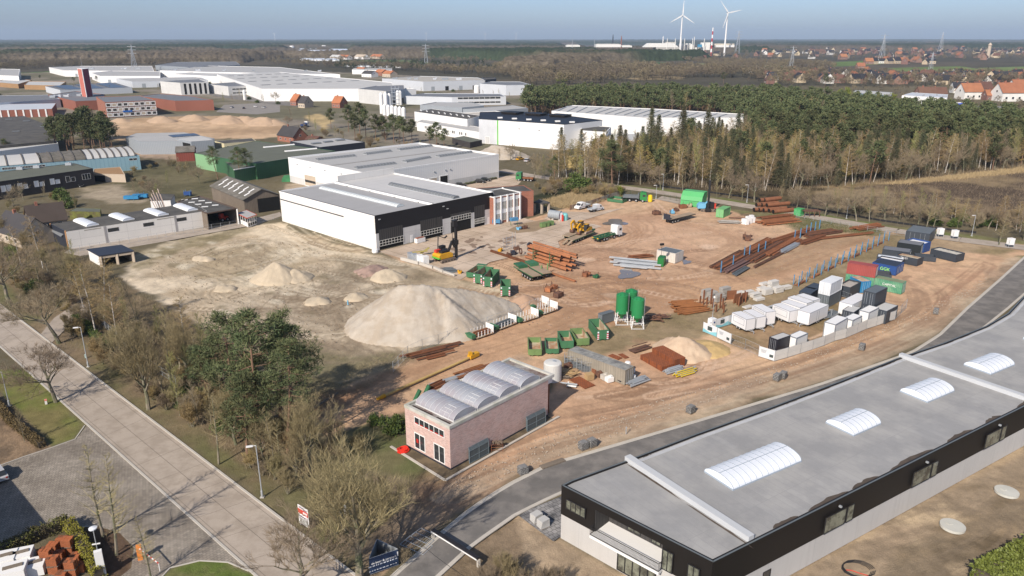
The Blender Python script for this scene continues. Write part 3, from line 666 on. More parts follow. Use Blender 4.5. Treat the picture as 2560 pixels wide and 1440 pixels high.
def tree(pr,base,top=None,label=None,group=None,h=None,cat=None,rz=None,w=1.0):
 """tree standing on photo pixel base whose top reaches pixel row top"""
 if id(pr)not in PH:
  PH[id(pr)]=max(v.co.z for k in KIDS[pr.o.name]for v in k.data.vertices)
 z=h if h else HT(base[0],base[1],top)
 s=z/PH[id(pr)];p=P(*base);s=(s*w,s*w,s)
 return pr.put(p,RU(0,6.28)if rz is None else rz,s,label,group,cat)
tree(pWIDE[0],(148,858),690,'wide leafless tree between the concrete entrance and the first lamp post',w=1.3)
tree(pWIDE[1],(140,1005),852,'wide leafless tree on the lawn throwing its shadow over the street',w=1.45)
tree(pBUSHY[0],(371,1023),785,'tall leafless verge tree in front of the dense thicket')
tree(pLEAD[0],(547,1160),985,'slim leafless tree on the verge left of the leaning lamp post')
tree(pWIDE[2],(28,763),590,'leafless tree at the left edge above the street bend',w=1.3)
tree(pBUSHY[1],(898,1452),1078,'big olive-twigged leafless tree behind the real estate sign',w=1.28)
tree(pWIDE[0],(752,1530),1300,'leafless tree cut by the bottom edge over the street',w=1.2)
tree(pLEAD[1],(258,1342),1112,'left one of two slender leafless trees in the brown bed')
tree(pLEAD[0],(292,1388),1138,'right one of two slender leafless trees in the brown bed')
tree(pLEAD[1],(378,1448),1285,'thin leafless tree beside the orange and white barrier arm')
tree(pBUSHY[0],(780,1175),960,'gnarled leafless tree at the thicket edge above the street lamp')
tree(pBUSHY[1],(660,1150),1020,'leafless tree with ivy beside the leaning lamp post')
tree(pTHIN[0],(62,1105),1010,'thin young tree in the brown planting bed at the left edge')
for(bx,by,tp,k,lb)in[(720,1130,838,0,'dense pine on the thicket corner beside the dirt track, nearest the brick house'),(660,1105,765,1,'tallest dark pine in the thicket, its crown above the sandy field'),(590,1060,770,2,'broad pine in the thicket right of the yellow-green shrub'),(640,1090,880,3,'low dense pine in the front of the thicket'),(735,1085,800,1,'slender pine leaning over the sandy field edge'),(565,1000,830,4,'bushy pine at the back of the thicket by the field'),(700,1060,770,0,'pine with a bare reddish trunk behind the corner pine'),(620,1150,930,3,'short bushy pine nearest the street verge'),(525,1010,860,4,'bushy pine on the left side of the pine clump')]:
 tree((pPINE+pPINEB)[k],(bx,by),tp,lb)
for(bx,by,tp,k,lb)in[(262,815,640,0,'white-barked birch with golden twigs in front of the dark roofed hut'),(240,840,655,1,'slender white birch beside the golden birch'),(300,880,700,2,'birch behind the verge hedge with a thin pale trunk'),(62,690,560,1,'birch with a bare white crown left of the house'),(108,672,540,0,'pale birch between the house and the white long building'),(468,900,735,2,'birch with yellow-brown twigs at the sandy field edge'),(210,770,650,0,'birch at the end of the concrete entrance')]:
 tree(pBIRCH[k],(bx,by),tp,lb)
def tz(x):return['near the brick house garden','by the concrete entrance','behind the verge hedge','left of the pine clump','around the pine clump','by the ivy-covered tree'][int(sum(x>v for v in(110,220,360,480,680)))]
_g='leafless trees of the thicket behind the street'
_sp=[(20,660),(70,640),(40,720),(100,720),(150,700),(165,740),(120,680),(190,700),(330,860),(360,900),(420,900),(450,930),(400,860),(500,950),(340,800),(310,780),(560,960),(480,980),(430,970),(380,940),(530,1080),(590,1110),(640,1130),(700,1170),(820,1130),(860,1180),(15,600),(45,680),(80,660),(130,640),(155,660),(180,720),(210,730),(75,700),(110,640),(230,790),(285,840),(320,840),(350,830),(390,900),(440,880),(470,940),(510,920),(520,1000),(410,1010),(350,930),(300,900),(450,1040),(560,1040),(500,1060),(690,1190),(740,1200),(780,1140)]
for i,(x,y)in eN(_sp):
 tree([pTHIN[0],pBUSHY[0],pTHIN[1],pLEAD[1],pTHIN[2]][i%5],(x,y),None,'grey-brown leafless tree in the street thicket, '+tz(x),_g+', '+tz(x),h=RU(7,11))
_g='bare shrubs of the thicket behind the street'
for i in range(135):
 x=RU(0,900)
 lo=640+x*.55 if x<660 else 1040+(x-660)*.35;hi=745+x*.74 if x<900 else 1300
 y=RU(lo,hi-25)if RND.random()<.8 else RU(lo,lo+60)
 if x>640 and y<1050:continue
 if x<330 and y<620+x*.3:continue
 tree(pSHRUB[i%3],(x,y),None,'bare brown shrub in the street thicket, '+tz(x),_g+', '+tz(x),h=RU(2.2,4.6))
for(x,y,w)in[(820,1150,1),(900,1250,1.0),(790,1230,.8),(950,1290,.7),(1270,1470,1.3),(1330,1500,1.2),(1220,1480,1.0),(1390,1480,.9),(1440,1500,.8),(1010,1410,.6)]:
 tree(pSHRUB[RND.randrange(2)],(x,y),None,'bare shrub among the leaf litter by the asphalt lane','bare shrubs by the asphalt lane',h=3.6*w)
for(x,y,h,lb)in[(90,730,3,'dark evergreen bush under the leafless trees at the left'),(210,822,2.0,'dark green bush at the end of the verge hedge'),(470,985,1.8,'lone light green bush on the verge in front of the thicket'),(985,1080,3.0,'green laurel bush against the left wall of the brick building'),(940,1060,1.8,'low green laurel behind the brick building'),(560,1080,2.6,'evergreen bush under the pines'),(30,640,3.2,'round evergreen bush in the garden left of the house'),(170,520,4.0,'tall dark evergreen behind the house'),(150,500,4.5,'evergreen in the garden by the grey courtyard'),(455,1020,1.5,'small green bush at the thicket edge')]:
 tree(pBUSH,(x,y),None,lb,h=h)
def hedge(pts,w,h,m,label,name='hedge',dens=80,tL=.2,tw=.05):
 b=MB();r=random.Random(len(label));rT=tH(name,label,'hedge',pts[0]);core=MB()
 for i in range(len(pts)-1):
  a,c=V3(pts[i]),V3(pts[i+1]);L=(c-a).length;d=(c-a)/L;n=V3((-d.y,d.x,0))
  core.prism([a-n*w*.38,c-n*w*.38,c+n*w*.38,a+n*w*.38],0,h*.86)
  for k in range(int(L*dens)):
   p=a+d*r.uniform(0,L)+n*r.uniform(-w/2,w/2)+V3((0,0,r.uniform(.1,h)))
   q=(p-(a+d*(p-a).dot(d)));tuft_cloud(b,r,p,.22,9,tL,tw,.8)
 core.build('stem',M_bark_d,rT);b.build('foliage',m,rT);return rT
hedge(pp((190,800),(280,885)),1.2,1.3,M_ever,'clipped green hedge running behind the verge lamp post')
hedge([P(-40,1410),P(100,1345),P(172,1318)],1.2,1.5,M_hedge,'olive hedge around the brick pallet yard, driveway side')
hedge([P(172,1322),P(215,1385),P(250,1450)],1.2,1.6,mat('hedge_yellow',(.27,.25,.035),.8,var=.35,scale=2.5),'bright yellow-green hedge beside the white column')
hedge([P(-20,1000),P(30,1060),P(105,1118)],1.0,.9,mat('hedge_brown',(.15,.11,.05),.85,var=.35,scale=2),'brown hedge along the lawn and the planting bed')
tree(pBUSH,(2620,1500),None,'big sunlit evergreen bush in the bottom right corner',h=3.5)
hedge([P(2460,1480),P(2600,1400),P(2680,1360)],3.4,2.4,mat('laurel_leaves',(.15,.18,.035),.6,var=.35,scale=2.5),'glossy laurel hedge in the bottom right corner',dens=240,tL=.3,tw=.1)
for i,(x,y,tp,k)in eN([(545,448,360,0),(600,455,365,1),(622,450,368,2)]):
 tree(pPINE[k],(x,y),tp,['left pine in front of the green hall, behind the wooden barn','middle pine between the wooden barn and the green hall','right pine beside the wooden barn roof'][i])
_pg='dark pines standing close together by the pale building site'
for i in range(34):
 x=RU(135,285);y=RU(348,384);e=min(x-125,295-x)/85
 tree(pFPINE[i%4],(x,y),None,'tall dark pine in the dense clump left of the pale building site',_pg,h=RU(16,19.5)*(.82+.2*min(1,e)))
for i,(x,y,h)in eN([(20,392,9),(55,388,6),(268,420,5),(300,412,6),(315,415,5),(20,205,6),(100,200,7),(185,208,8),(242,205,8),(6,250,6)]):
 tree(pPINEB[i%2]if i<5 else pFPINE[i%4],(x,y),None,['small dark conifer at the far left edge by the white strip roof','low dark conifer beside the white strip roof','small pine before the pale blue hall, left','small pine before the pale blue hall, middle','small pine before the pale blue hall, right','round dark tree by the white office','dark tree near the ochre sheds','dark tree left of the red tower','conifer right of the red tower','dark tree at the left frame edge by the ochre sheds'][i],h=h)
_pg='pines between the white silos and the rear hall'
for(x,y,h)in[(700,340,0)][:0]+[(872,330,17),(900,335,19),(915,345,17),(888,350,15),(940,352,15),(965,352,14),(985,358,16),(1010,360,15),(1030,358,13),(1092,372,14),(1075,368,11),(1110,375,11),(828,322,13),(955,340,12),(1000,345,13)]:
 tree(pFPINE[int(x)%4],(x,y),None,'pine in the loose row between the silos and the rear hall',_pg,h=h)
_bg='leafless trees between the far halls'
for i,(x,y,h)in eN([(660,262,9),(690,256,10),(730,300,9),(560,260,10),(600,245,9),(800,245,11),(760,330,8),(790,335,9),(840,345,8),(720,318,8),(745,345,8),(775,310,9),(860,360,7),(930,370,7),(1000,375,7),(1050,385,7),(1085,390,6),(1275,400,8),(1250,408,7),(1300,405,7),(60,268,8),(110,265,8),(20,262,8),(620,420,0),(470,455,9),(500,460,8),(450,440,8),(420,470,7),(430,430,7),(380,505,9),(340,500,8),(395,515,8),(160,440,8),(60,500,7),(110,500,7),(160,545,8),(190,535,7),(35,520,7)]):
 if h:tree([pTHIN[0],pWIDE[i%3],pTHIN[2],pTHIN[1]][i%4],(x,y),None,'small leafless tree standing between the industrial halls',_bg,h=h)
for(x,y,h,lb)in[(100,462,3.0,'yellow flowering bush in front of the dark brick offices')]:
 tree(pBRIGHT,(x,y),None,lb,h=h)
for i in range(36):
 x=RU(690,1100);y=345+(x-690)*.09+RU(-25,18)
 tree(pSHRUB[i%3],(x,y),None,'brown shrub in the scrub strip behind the rear hall','shrubs in the scrub strip behind the rear hall',h=RU(2.5,5))
for i in range(34):
 x,y=RND.choice([(RU(200,340),RU(420,455)),(RU(20,200),RU(490,560)),(RU(330,480),RU(410,470))])
 tree(pSHRUB[i%3],(x,y),None,'shrub in the gardens behind the white long building','shrubs in the gardens behind the white long building',h=RU(2,3.6))
def sC(poly,n,seed,mind=0):
 r=random.Random(seed);q=[P(*p)for p in poly];xs=[a.x for a in q];ys=[a.y for a in q];out=[];arr=np.array([[a.x,a.y]for a in q]);tries=0
 while len(out)<n and tries<n*60:
  tries+=1;x=r.uniform(min(xs),max(xs));y=r.uniform(min(ys),max(ys))
  if inpoly_sd(np.array([x]),np.array([y]),q)[0]<0:continue
  if mind and any((x-a)**2+(y-b)**2<mind*mind for a,b in out):continue
  out.append((x,y))
 return out
PINEWOOD=[(1312,258),(1600,256),(1900,262),(2120,282),(2350,312),(2560,335),(2760,345),(2760,400),(2560,398),(2300,408),(2080,402),(1960,396),(1880,362),(1840,322),(1800,292),(1480,284),(1312,290)]
def wz(x):return['behind the striped white hall','above the yard gate','above the big rust pipes','above the blue-posted rack','above the heath field'][int(sum(x>v for v in(70,115,160,215)))]
allp=sC(PINEWOOD,1150,5,5.2)
allp.sort(key=lambda a:math.hypot(a[0],a[1]))
print('pine wood',len(allp))
for i,(x,y)in eN(allp[:180]):
 pFPINE[i%4].put((x,y,0),RU(0,6.28),RU(.68,1.25),'dark pine in the front rows of the large wood, '+wz(x),'front pines of the large wood, '+wz(x))
for i,(x,y)in eN(sC(PINEWOOD,75,15,9)):(pBIRCH+pTHIN)[i%6].put((x,y,0),RU(0,6),RU(1.0,1.35),['golden birch','thin bare tree'][i%6>2]+' poking out of the large pine wood, '+wz(x),['birches','bare trees'][i%6>2]+' inside the pine wood, '+wz(x))
def merged(name,pts,protos,hs,label,seed=1,mats=None):
 """many far trees merged into one object that nobody could count"""
 r=np.random.RandomState(seed);VV=[];FF=[];MI=[];n=0;src=[]
 for pr in protos:
  for ki,k in eN(KIDS[pr.o.name]):
   me=k.data;v=np.zeros(len(me.vertices)*3,np.float32);me.vertices.foreach_get('co',v);v=v.reshape(-1,3)
   fs=[]
   for f in me.polygons:
    w=list(f.vertices)
    for j in range(1,len(w)-1):fs.append((w[0],w[j],w[j+1]))
   src.append((v,np.array(fs,np.int32),ki,v[:,2].max()))
 per={}
 nk=len(KIDS[protos[0].o.name])
 for i,(x,y)in eN(pts):
  pi=r.randint(len(protos));a=r.uniform(0,6.28);s=hs[0]+(hs[1]-hs[0])*r.rand();zt=max(q[3]for q in src[pi*nk:(pi+1)*nk]);s/=zt
  for v,f,ki,_ in src[pi*nk:(pi+1)*nk]:
   c,sn=math.cos(a),math.sin(a);w=np.stack([(v[:,0]*c-v[:,1]*sn)*s+x,(v[:,0]*sn+v[:,1]*c)*s+y,v[:,2]*s],1)
   VV.append(w);FF.append(f+n);MI.append(np.full(len(f),ki));n+=len(v)
 o=np_mesh(name,np.concatenate(VV),np.concatenate(FF),mats,mi=np.concatenate(MI));return tag(o,label,kind='stuff')
def light_pine(seed,m):
 return pine_proto('-',seed,17,9.2,.42,15,16,1.0,.32,1.6,name='proto')
lp=[light_pine(200+i,M_pine)for i in range(3)]
merged('pine_wood',allp[180:],lp,(11,20),'the mass of dark pines filling the large wood',3,[M_bark_p,M_pine])
for q in lp:
 for k in KIDS[q.o.name]:bpy.data.objects.remove(k)
 bpy.data.objects.remove(q.o)
MIXED=[(1385,440),(1500,408),(1620,398),(1700,372),(1860,366),(1980,400),(2090,408),(2300,414),(2560,404),(2760,402),(2760,420),(2560,418),(2400,436),(2250,452),(2080,470),(1960,478),(1840,478),(1720,468),(1600,458),(1480,452)]
mx=sC(MIXED,690,8,2.7);print('mixed',len(mx))
def mx_d(x,y):return[math.hypot(x-q.x,y-q.y)for q in _fe]
_fe=[P(*a).lerp(P(*b),t/8)for a,b in zip(MIXED[13:],MIXED[14:]+MIXED[:1])for t in range(8)]
lab={0:'birch with orange-brown twigs in the mixed edge of the wood',1:'thin leafless tree in the mixed edge of the wood',2:'dark spruce in the mixed edge of the wood',3:'yellowish larch in the mixed edge of the wood',4:'pine in the mixed edge of the wood',5:'wide-crowned bare tree in the mixed edge of the wood'}
for i,(x,y)in eN(mx):
 t=RND.random();right=x>150
 if t<.27:pr,k,h=pBIRCH[i%3],0,RU(.8,1.3)
 elif t<.50:pr,k,h=pTHIN[i%3],1,RU(.75,1.25)
 elif t<(.74 if right else.64):pr,k,h=pSPRUCE[i%2],2,RU(.55,1.0)
 elif t<.77:pr,k,h=pLARCH,3,RU(.8,1.2)
 elif t<.86:pr,k,h=pFPINE[i%4],4,RU(.65,1.1)
 else:pr,k,h=pWIDE[i%3],5,RU(.8,1.2)
 row=('front' if min(mx_d(x,y))<14 else 'inner')+' rows, '+wz(x);pr.put((x,y,0),RU(0,6.28),h,lab[k].replace('in the mixed edge of the wood','at the wood edge, ')+row,lab[k].split(' in ')[0]+' kind, '+row)
for(x,y,tp,pr,lb)in[(1622,422,268,0,'tall sparse spruce before the striped white hall, left of a pair'),(1640,425,285,1,'shorter spruce of the pair before the striped white hall'),(1698,430,262,0,'dark tall conifer right of the spruce pair'),(1760,425,270,1,'dark conifer before the end of the striped white hall'),(1835,420,275,0,'broad dark conifer among the birches'),(1530,470,345,2,'dense pine at the end of the hedge by the white cube hall'),(1590,420,330,1,'spruce behind the small white sheds'),(1385,452,385,3,'round dark pine behind the reed bed')]:
 tree((pSPRUCE+[pPINEB[0],pPINEB[1]])[pr],(x,y),tp,lb)
for i,(x,y,tp,k)in eN([(1417,455,335,0),(1395,460,350,1),(1375,450,360,0),(1462,452,330,1),(1520,458,345,2),(1545,462,340,0),(1345,462,380,2),(1430,445,345,3),(1485,462,340,0),(1440,452,350,2),(1500,455,340,1),(1360,455,385,3),(1475,475,360,4),(1335,450,380,5),(1450,470,385,3)]):
 tree([pBIRCH[0],pBIRCH[1],pTHIN[0],pTHIN[1],pTHIN[2],pWIDE[1]][k],(x,y),tp,'leafless tree in the scrub beside the white cube hall','trees in the scrub beside the white cube hall')
for i in range(60):
 x=RU(1330,1560);y=RU(455,490)if x<1500 else RU(475,492)
 tree(pSHRUB[i%3],(x,y),None,'shrub in the scrub by the reed bed','shrubs in the scrub by the reed bed',h=RU(2.4,4.5))
for(x,y,tp,lb)in[(1540,487,461,'round bright yellow-green shrub beside the reed bed'),(1445,480,430,'big light green shrub behind the reed bed')]:
 tree(pBRIGHT if x>1500 else pBUSH,(x,y),tp,lb)
_rt=[(1651,472,400),(1707,479,395),(1601,461,390),(1791,496,430),(1822,495,420),(1855,500,425),(1886,505,420),(1951,515,445),(1992,519,455),(2018,524,470),(2062,541,465),(2092,544,460),(2141,554,460),(2173,557,455),(2212,551,475),(2248,559,470),(2295,562,490),(2315,574,475),(2332,571,500),(2392,575,510),(2470,572,500),(2497,612,520),(2560,600,520)]
for i,(x,y,tp)in eN(_rt):
 tree([pWIDE[0],pLEAD[0],pWIDE[2],pTHIN[0]][i%4],(x,y),tp,('first second third fourth fifth sixth seventh eighth ninth tenth eleventh twelfth'.split()+['%dth'%n for n in range(13,24)])[sorted(_rt).index((x,y,tp))]+' tree from the left in the leafless row along the back road','row of leafless trees along the back road')
_fr=sC([(2060,520),(2200,528),(2400,545),(2560,555),(2700,575),(2700,600),(2560,585),(2400,575),(2200,545),(2060,530)],60,12,2)
for i,(x,y)in eN(_fr):
 k=i%4;pr=[pBIRCH[1],pTHIN[1],pSHRUB[0],pBUSH][k]
 pr.put((x,y,0),RU(0,6),[.55,.55,.9,.8][k]*RU(.8,1.3),['young birch behind the black roadside barrier','thin sapling behind the black roadside barrier','bare bush behind the black roadside barrier','dark holly bush behind the black roadside barrier'][k],['young birches','saplings','bare bushes','holly bushes'][k]+' behind the black roadside barrier')
def brush(name,pts,R,H,m,label,n=18,seed=3,w=.03):
 r=random.Random(seed);b=MB()
 for x,y in pts:
  h=H*r.uniform(.5,1.2)
  for k in range(n):
   p=V3((x+r.gauss(0,R),y+r.gauss(0,R),0));q=p+V3((r.gauss(0,.4),r.gauss(0,.4),h*r.uniform(.5,1)))
   s=V3((r.gauss(0,1),r.gauss(0,1),0)).normalized()*w;k2=len(b.v)
   b.v+=[tuple(p-s),tuple(p+s),tuple(q)];b.face(k2,k2+1,k2+2)
 return tag(b.build(name,m),label,kind='stuff')
M_straw=mat('reed_straw',(.42,.32,.18),.9,var=.2,scale=1)
def stones(name,poly,n,m,label,seed,s0=.05,s1=.17):
 r=random.Random(seed);b=MB()
 for x,y in sC(poly,n,seed):s=r.uniform(s0,s1);b.box((x,y,s*.3),(s*r.uniform(1,2),s,s*.8),r.uniform(0,3))
 tag(b.build(name,m),label,kind='stuff')
stones('stones',[(1180,740),(1400,600),(1700,520),(1950,560),(2200,620),(1950,700),(1700,790),(1400,860),(1250,830)],1500,mat('stone_red',(.42,.31,.24),.95,var=.3,scale=3),'small stones and crumbs scattered over the red yard',21)
stones('stones',[(1130,1200),(1400,1070),(1900,930),(2300,780),(2480,680),(2420,760),(1900,960),(1400,1140),(1150,1240)],1300,mat('stone_pale',(.5,.43,.35),.95,var=.3,scale=3),'pale stones scattered along the asphalt lane',22,.03,.12)
brush('heather',sC([(2000,510),(2120,470),(2330,452),(2560,436),(2700,430),(2700,560),(2400,560),(2150,545)],2600,14),1.6,.9,M_twig,'brown heather and brushwood on the heath field',7,w=.05)
stones('clods',[(360,650),(640,590),(900,650),(1060,700),(900,740),(860,900),(680,880),(450,760)],1500,mat('clod_brown',(.25,.19,.12),.95,var=.4,scale=2),'dark clods scattered over the sandy field',23,.04,.16)
brush('reeds',sC([(1355,507),(1430,484),(1500,490),(1515,500),(1440,522),(1395,518)],1500,4),.7,1.5,M_straw,'straw-coloured reed bed behind the concrete fence',10,w=.05)
brush('dry_grass',sC([(2200,460),(2330,447),(2560,420),(2560,430),(2400,448),(2260,460)],700,5),1.2,1.2,M_straw,'dry straw grass at the foot of the wood',9,w=.07)
brush('undergrowth',sC(MIXED,1500,6),1.2,2.4,M_twig,'brown undergrowth of the mixed wood edge',16,w=.035)
brush('undergrowth',sC([(0,560),(200,640),(400,760),(560,860),(690,980),(760,1110),(860,1240),(640,1180),(430,1010),(250,850),(150,760),(0,690)],1500,7),.8,1.3,M_twig,'bramble and brushwood under the street thicket',14,w=.018)
brush('weeds',sC([(700,960),(1000,880),(1060,885),(980,940),(740,1040)],420,8)+sC([(1400,870),(1640,800),(1960,715),(2220,590),(2280,600),(1980,745),(1640,850)],700,9),.6,.45,M_twig_o,'dry weeds along the yard fences',10,w=.02)
brush('grass_tufts',sC([(1900,520),(2100,560),(2200,575),(2190,592),(2000,575),(1930,545)],500,10),.7,.8,mat('weed_green',(.13,.14,.05),.9,var=.3),'rank grass and weeds before the back road',12,w=.03)
# BUILDINGS
M_white=mat('white_cladding',(.80,.80,.79),.55,var=.03,scale=.3,pat='ribs',size=(1.0,),pc=(.72,.73,.74),streak=.04)
M_whitep=mat('white_panels',(.78,.76,.72),.7,var=.05,scale=.3,pat='wall',size=(6,2.4),mort=.05,pc=(.6,.58,.55),streak=.06)
Mw_=mat('white_paint',(.80,.80,.79),.5,var=.03,scale=.5)
M_cplinth=mat('concrete_panel',(.60,.60,.59),.8,var=.06,scale=.5,pat='wall',size=(6,3.2),mort=.03,pc=(.42,.42,.42),streak=.22)
M_sheetgrey=mat('grey_sheet',(.30,.33,.36),.5,var=.05,scale=.3,pat='ribs',size=(.8,),pc=(.24,.27,.3))
M_lightgrey=mat('pale_grey_sheet',(.56,.59,.63),.5,var=.05,scale=.3,pat='ribs',size=(1,),pc=(.47,.5,.54))
M_black=mat('black_cladding',(.018,.018,.021),.55,var=.1,scale=.4,pat='ribs',size=(.5,),pc=(.012,.012,.014),spec=.25)
M_blackp=mat('black_sheet',(.016,.014,.013),.5,var=.12,scale=.3,spec=.25)
M_navy=mat('dark_navy_sheet',(.03,.035,.05),.5,var=.08)
M_roofg=mat('grey_roofing',(.335,.335,.34),.85,var=.06,scale=.5,pat='floor',size=(9,1.0),mort=.02,pc=(.27,.27,.27),ang=.8,col2=(.38,.38,.375),mixs=.12)
Mrl=mat('light_roofing',(.42,.42,.415),.8,var=.05,scale=.4,pat='floor',size=(24,1.1),mort=.03,pc=(.44,.44,.44),ang=.75)
M_roofw=mat('white_roofing',(.50,.50,.49),.8,var=.06,scale=.2)
Mrd=mat('dark_roofing',(.075,.072,.068),.9,var=.15,scale=.4,pat='floor',size=(12,1.0),mort=.02,pc=(.1,.1,.095),ang=.3,col2=(.11,.105,.095),mixs=.2)
M_roofb=mat('slate_roofing',(.17,.18,.20),.8,var=.1,scale=.3)
M_solar=mat('solar_panels',(.035,.045,.075),.3,var=.1,scale=.3,pat='floor',size=(6,2),mort=.12,pc=(.12,.13,.15),ang=.3)
M_asb=mat('old_corrugated_roof',(.19,.175,.155),.95,var=.2,scale=.5,pat='floor',size=(3,1.1),mort=.04,pc=(.11,.1,.09),ang=-.6,col2=(.12,.115,.095),mixs=.4)
M_skyl=mat('skylight_plastic',(.74,.78,.84),.35,var=.03,scale=.5)
M_skyg=mat('skylight_grey',(.17,.18,.19),.45,var=.08,scale=.5)
M_skyf=mat('skylight_frame',(.34,.40,.47),.5)
Mg_=mat('window_glass',(.035,.04,.045),.08,var=.1,scale=.5,spec=.7)
M_glassl=mat('window_glass_pale',(.22,.23,.18),.1,var=.35,scale=.8,spec=.7,col2=(.06,.06,.05),mixs=.8)
M_brick=mat('red_brick',(.36,.12,.07),.9,var=.12,scale=.8,pat='wall',size=(.9,.3),mort=.04,pc=(.3,.2,.16))
M_brickf=mat('far_red_brick',(.26,.10,.07),.9,var=.1,scale=.1)
M_brickp=mat('pink_brick',(.58,.385,.34),.9,var=.14,scale=1.2,pat='wall',size=(.44,.16),mort=.012,pc=(.66,.56,.52),col2=(.60,.43,.39),mixs=.9)
M_brickd=mat('dark_brick',(.05,.045,.045),.9,var=.12,scale=.8)
M_wood=mat('weathered_boards',(.20,.165,.13),.95,var=.2,scale=.8,pat='ribs',size=(.5,),pc=(.1,.08,.065),streak=.3)
M_green=mat('green_cladding',(.045,.115,.06),.6,var=.1,scale=.4,pat='ribs',size=(1,),pc=(.04,.15,.06))
M_greenl=mat('light_green_cladding',(.22,.40,.22),.6,var=.06,scale=.4)
M_greenb=mat('bright_green_door',(.10,.42,.05),.5)
M_groof=mat('mossy_roofing',(.13,.14,.11),.9,var=.12,scale=.4,pat='floor',size=(20,1.3),mort=.05,pc=(.09,.10,.08),ang=.8)
M_blue=mat('pale_blue_cladding',(.27,.43,.50),.6,var=.06,scale=.4,pat='ribs',size=(1.6,),pc=(.22,.36,.44))
M_orange=mat('orange_tiles',(.42,.16,.075),.9,var=.15,scale=.6)
M_dtile=mat('dark_tiles',(.055,.052,.055),.85,var=.15,scale=.6,obj_var=.15)
M_btile=mat('brown_tiles',(.14,.075,.055),.9,var=.15,scale=.6,obj_var=.15)
M_beige=mat('beige_wall',(.50,.42,.33),.9,var=.08,scale=.5)
M_dark=mat('dark_opening',(.01,.01,.01),.95,var=.1)
M_shed=mat('ochre_shed',(.33,.20,.10),.9,var=.1,scale=.3)
Ms_=mat('galvanised_steel',(.46,.49,.52),.45,metal=.35,var=.1,scale=1.2)
M_rail=mat('black_railing',(.02,.02,.022),.5)
def cS(A,B,x,z=0.0):
 c0=(CAMH-z)*math.sin(PITCH);k=(x-1280)/FPX;d=B-A
 return(k*(A.y*math.cos(PITCH)+c0)-A.x)/(d.x-k*d.y*math.cos(PITCH))*d.length
def ow(rT,name,A,B,s0,s1,z0,z1,m,out=.04,dep=None,label=None):
 d=(B-A).normalized();n=V3((d.y,-d.x,0));dep=dep or out+.05
 b=MB();c=A+d*((s0+s1)/2)+n*(out-dep/2);b.box((c.x,c.y,(z0+z1)/2),(abs(s1-s0),dep,z1-z0),math.atan2(d.y,d.x))
 return b.build(name,m,rT,label=label)
def wN(rT,A,B,s0,s1,z0,z1,n=2,fr=None,gl=None,out=.05,fw=.07,name='window'):
 d=(B-A).normalized();nn=V3((d.y,-d.x,0));rz=math.atan2(d.y,d.x);b=MB();fr=fr or Mw_;gl=gl or Mg_
 def bx(a,c,e,f,o,dp):
  q=A+d*((a+c)/2)+nn*(o-dp/2);b.box((q.x,q.y,(e+f)/2),(c-a,dp,f-e),rz)
 b.mat(1);bx(s0+fw*.5,s1-fw*.5,z0+fw*.5,z1-fw*.5,out-.03,.06);b.mat(0)
 bx(s0,s1,z0,z0+fw,out,.1);bx(s0,s1,z1-fw,z1,out,.1)
 for i in range(n+1):
  x=s0+(s1-s0-fw)*i/n;bx(x,x+fw,z0+fw,z1-fw,out,.1)
 return b.build(name,[fr,gl],rT)
def inset(q,w):
 n=len(q);out=[]
 for i in range(n):
  p,a,c=q[i],(q[i]-q[i-1]).normalized(),(q[(i+1)%n]-q[i]).normalized()
  na,nc=V3((-a.y,a.x,0)),V3((-c.y,c.x,0));m=(na+nc);k=w/max(.2,1+na.dot(nc));out.append(p+m*k)
 return out
def ccw(q):
 ar=sum(q[i].x*q[(i+1)%len(q)].y-q[(i+1)%len(q)].x*q[i].y for i in range(len(q)))
 return q if ar>0 else q[::-1]
def hall(name,label,roofpx,H,wm,rm,par=.35,pw=.3,pm=None,cat='building',plinth=None,world=None,group=None):
 q=world or[P(x,y,H)for x,y in roofpx];q=[V3((p.x,p.y,0))for p in q];c=sum(q,V3())/len(q)
 rT=tH(name,label,cat,c,0,group);qc=ccw(q);b=MB();zb=0
 if plinth:
  pmat,ph=plinth;MB().prism([(p.x,p.y)for p in qc],0,ph).build('plinth',pmat,rT);zb=ph
 b.prism([(p.x,p.y)for p in qc],zb,H-par);b.build('wall',wm,rT)
 qi=inset(qc,pw);r=MB();r.prism([(p.x,p.y)for p in qi],H-par,H-par+.03);r.build('roof',rm,rT)
 if par>.05:
  e=MB();qo=inset(qc,-.03)
  for i in range(len(qc)):
   j=(i+1)%len(qc);e.prism([(qo[i].x,qo[i].y),(qo[j].x,qo[j].y),(qi[j].x,qi[j].y),(qi[i].x,qi[i].y)],H-par-.02,H)
  e.build('parapet',pm or wm,rT)
 return rT,q
def bR(rT,a,c,w,h,m,fm=None,nr=6,name='skylight',z=None,seg=10,curb=.18,rib=.05):
 """barrel vault running from a to c"""
 d=(c-a);L=d.length;d=d.normalized();n=V3((-d.y,d.x,0));z=a.z if z is None else z;b=MB();b.smooth=True
 def ring(p,ww,hh):return[p+n*(-math.cos(math.pi*i/seg)*ww/2)+V3((0,0,z-p.z+curb+math.sin(math.pi*i/seg)*hh))for i in range(seg+1)]
 r0,r1=ring(a,w,h),ring(c,w,h);k=len(b.v);b.v+=[tuple(p)for p in r0+r1];s=seg+1
 for i in range(seg):b.face(k+i,k+s+i,k+s+i+1,k+i+1)
 b.face(*range(k,k+s));b.face(*reversed(range(k+s,k+2*s)))
 b.mat(1)
 b.box(((a+c)/2).to_tuple()[:2]+(z+curb/2,),(L+.1,w+.1,curb),math.atan2(d.y,d.x))
 for j in range(nr+1):
  p=a+d*(L*j/nr);rr=ring(p,w+.05,h+.04)
  for i in range(seg):b.bar(rr[i],rr[i+1],rib,rib)
 return b.build(name,[m,fm or M_skyf],rT)
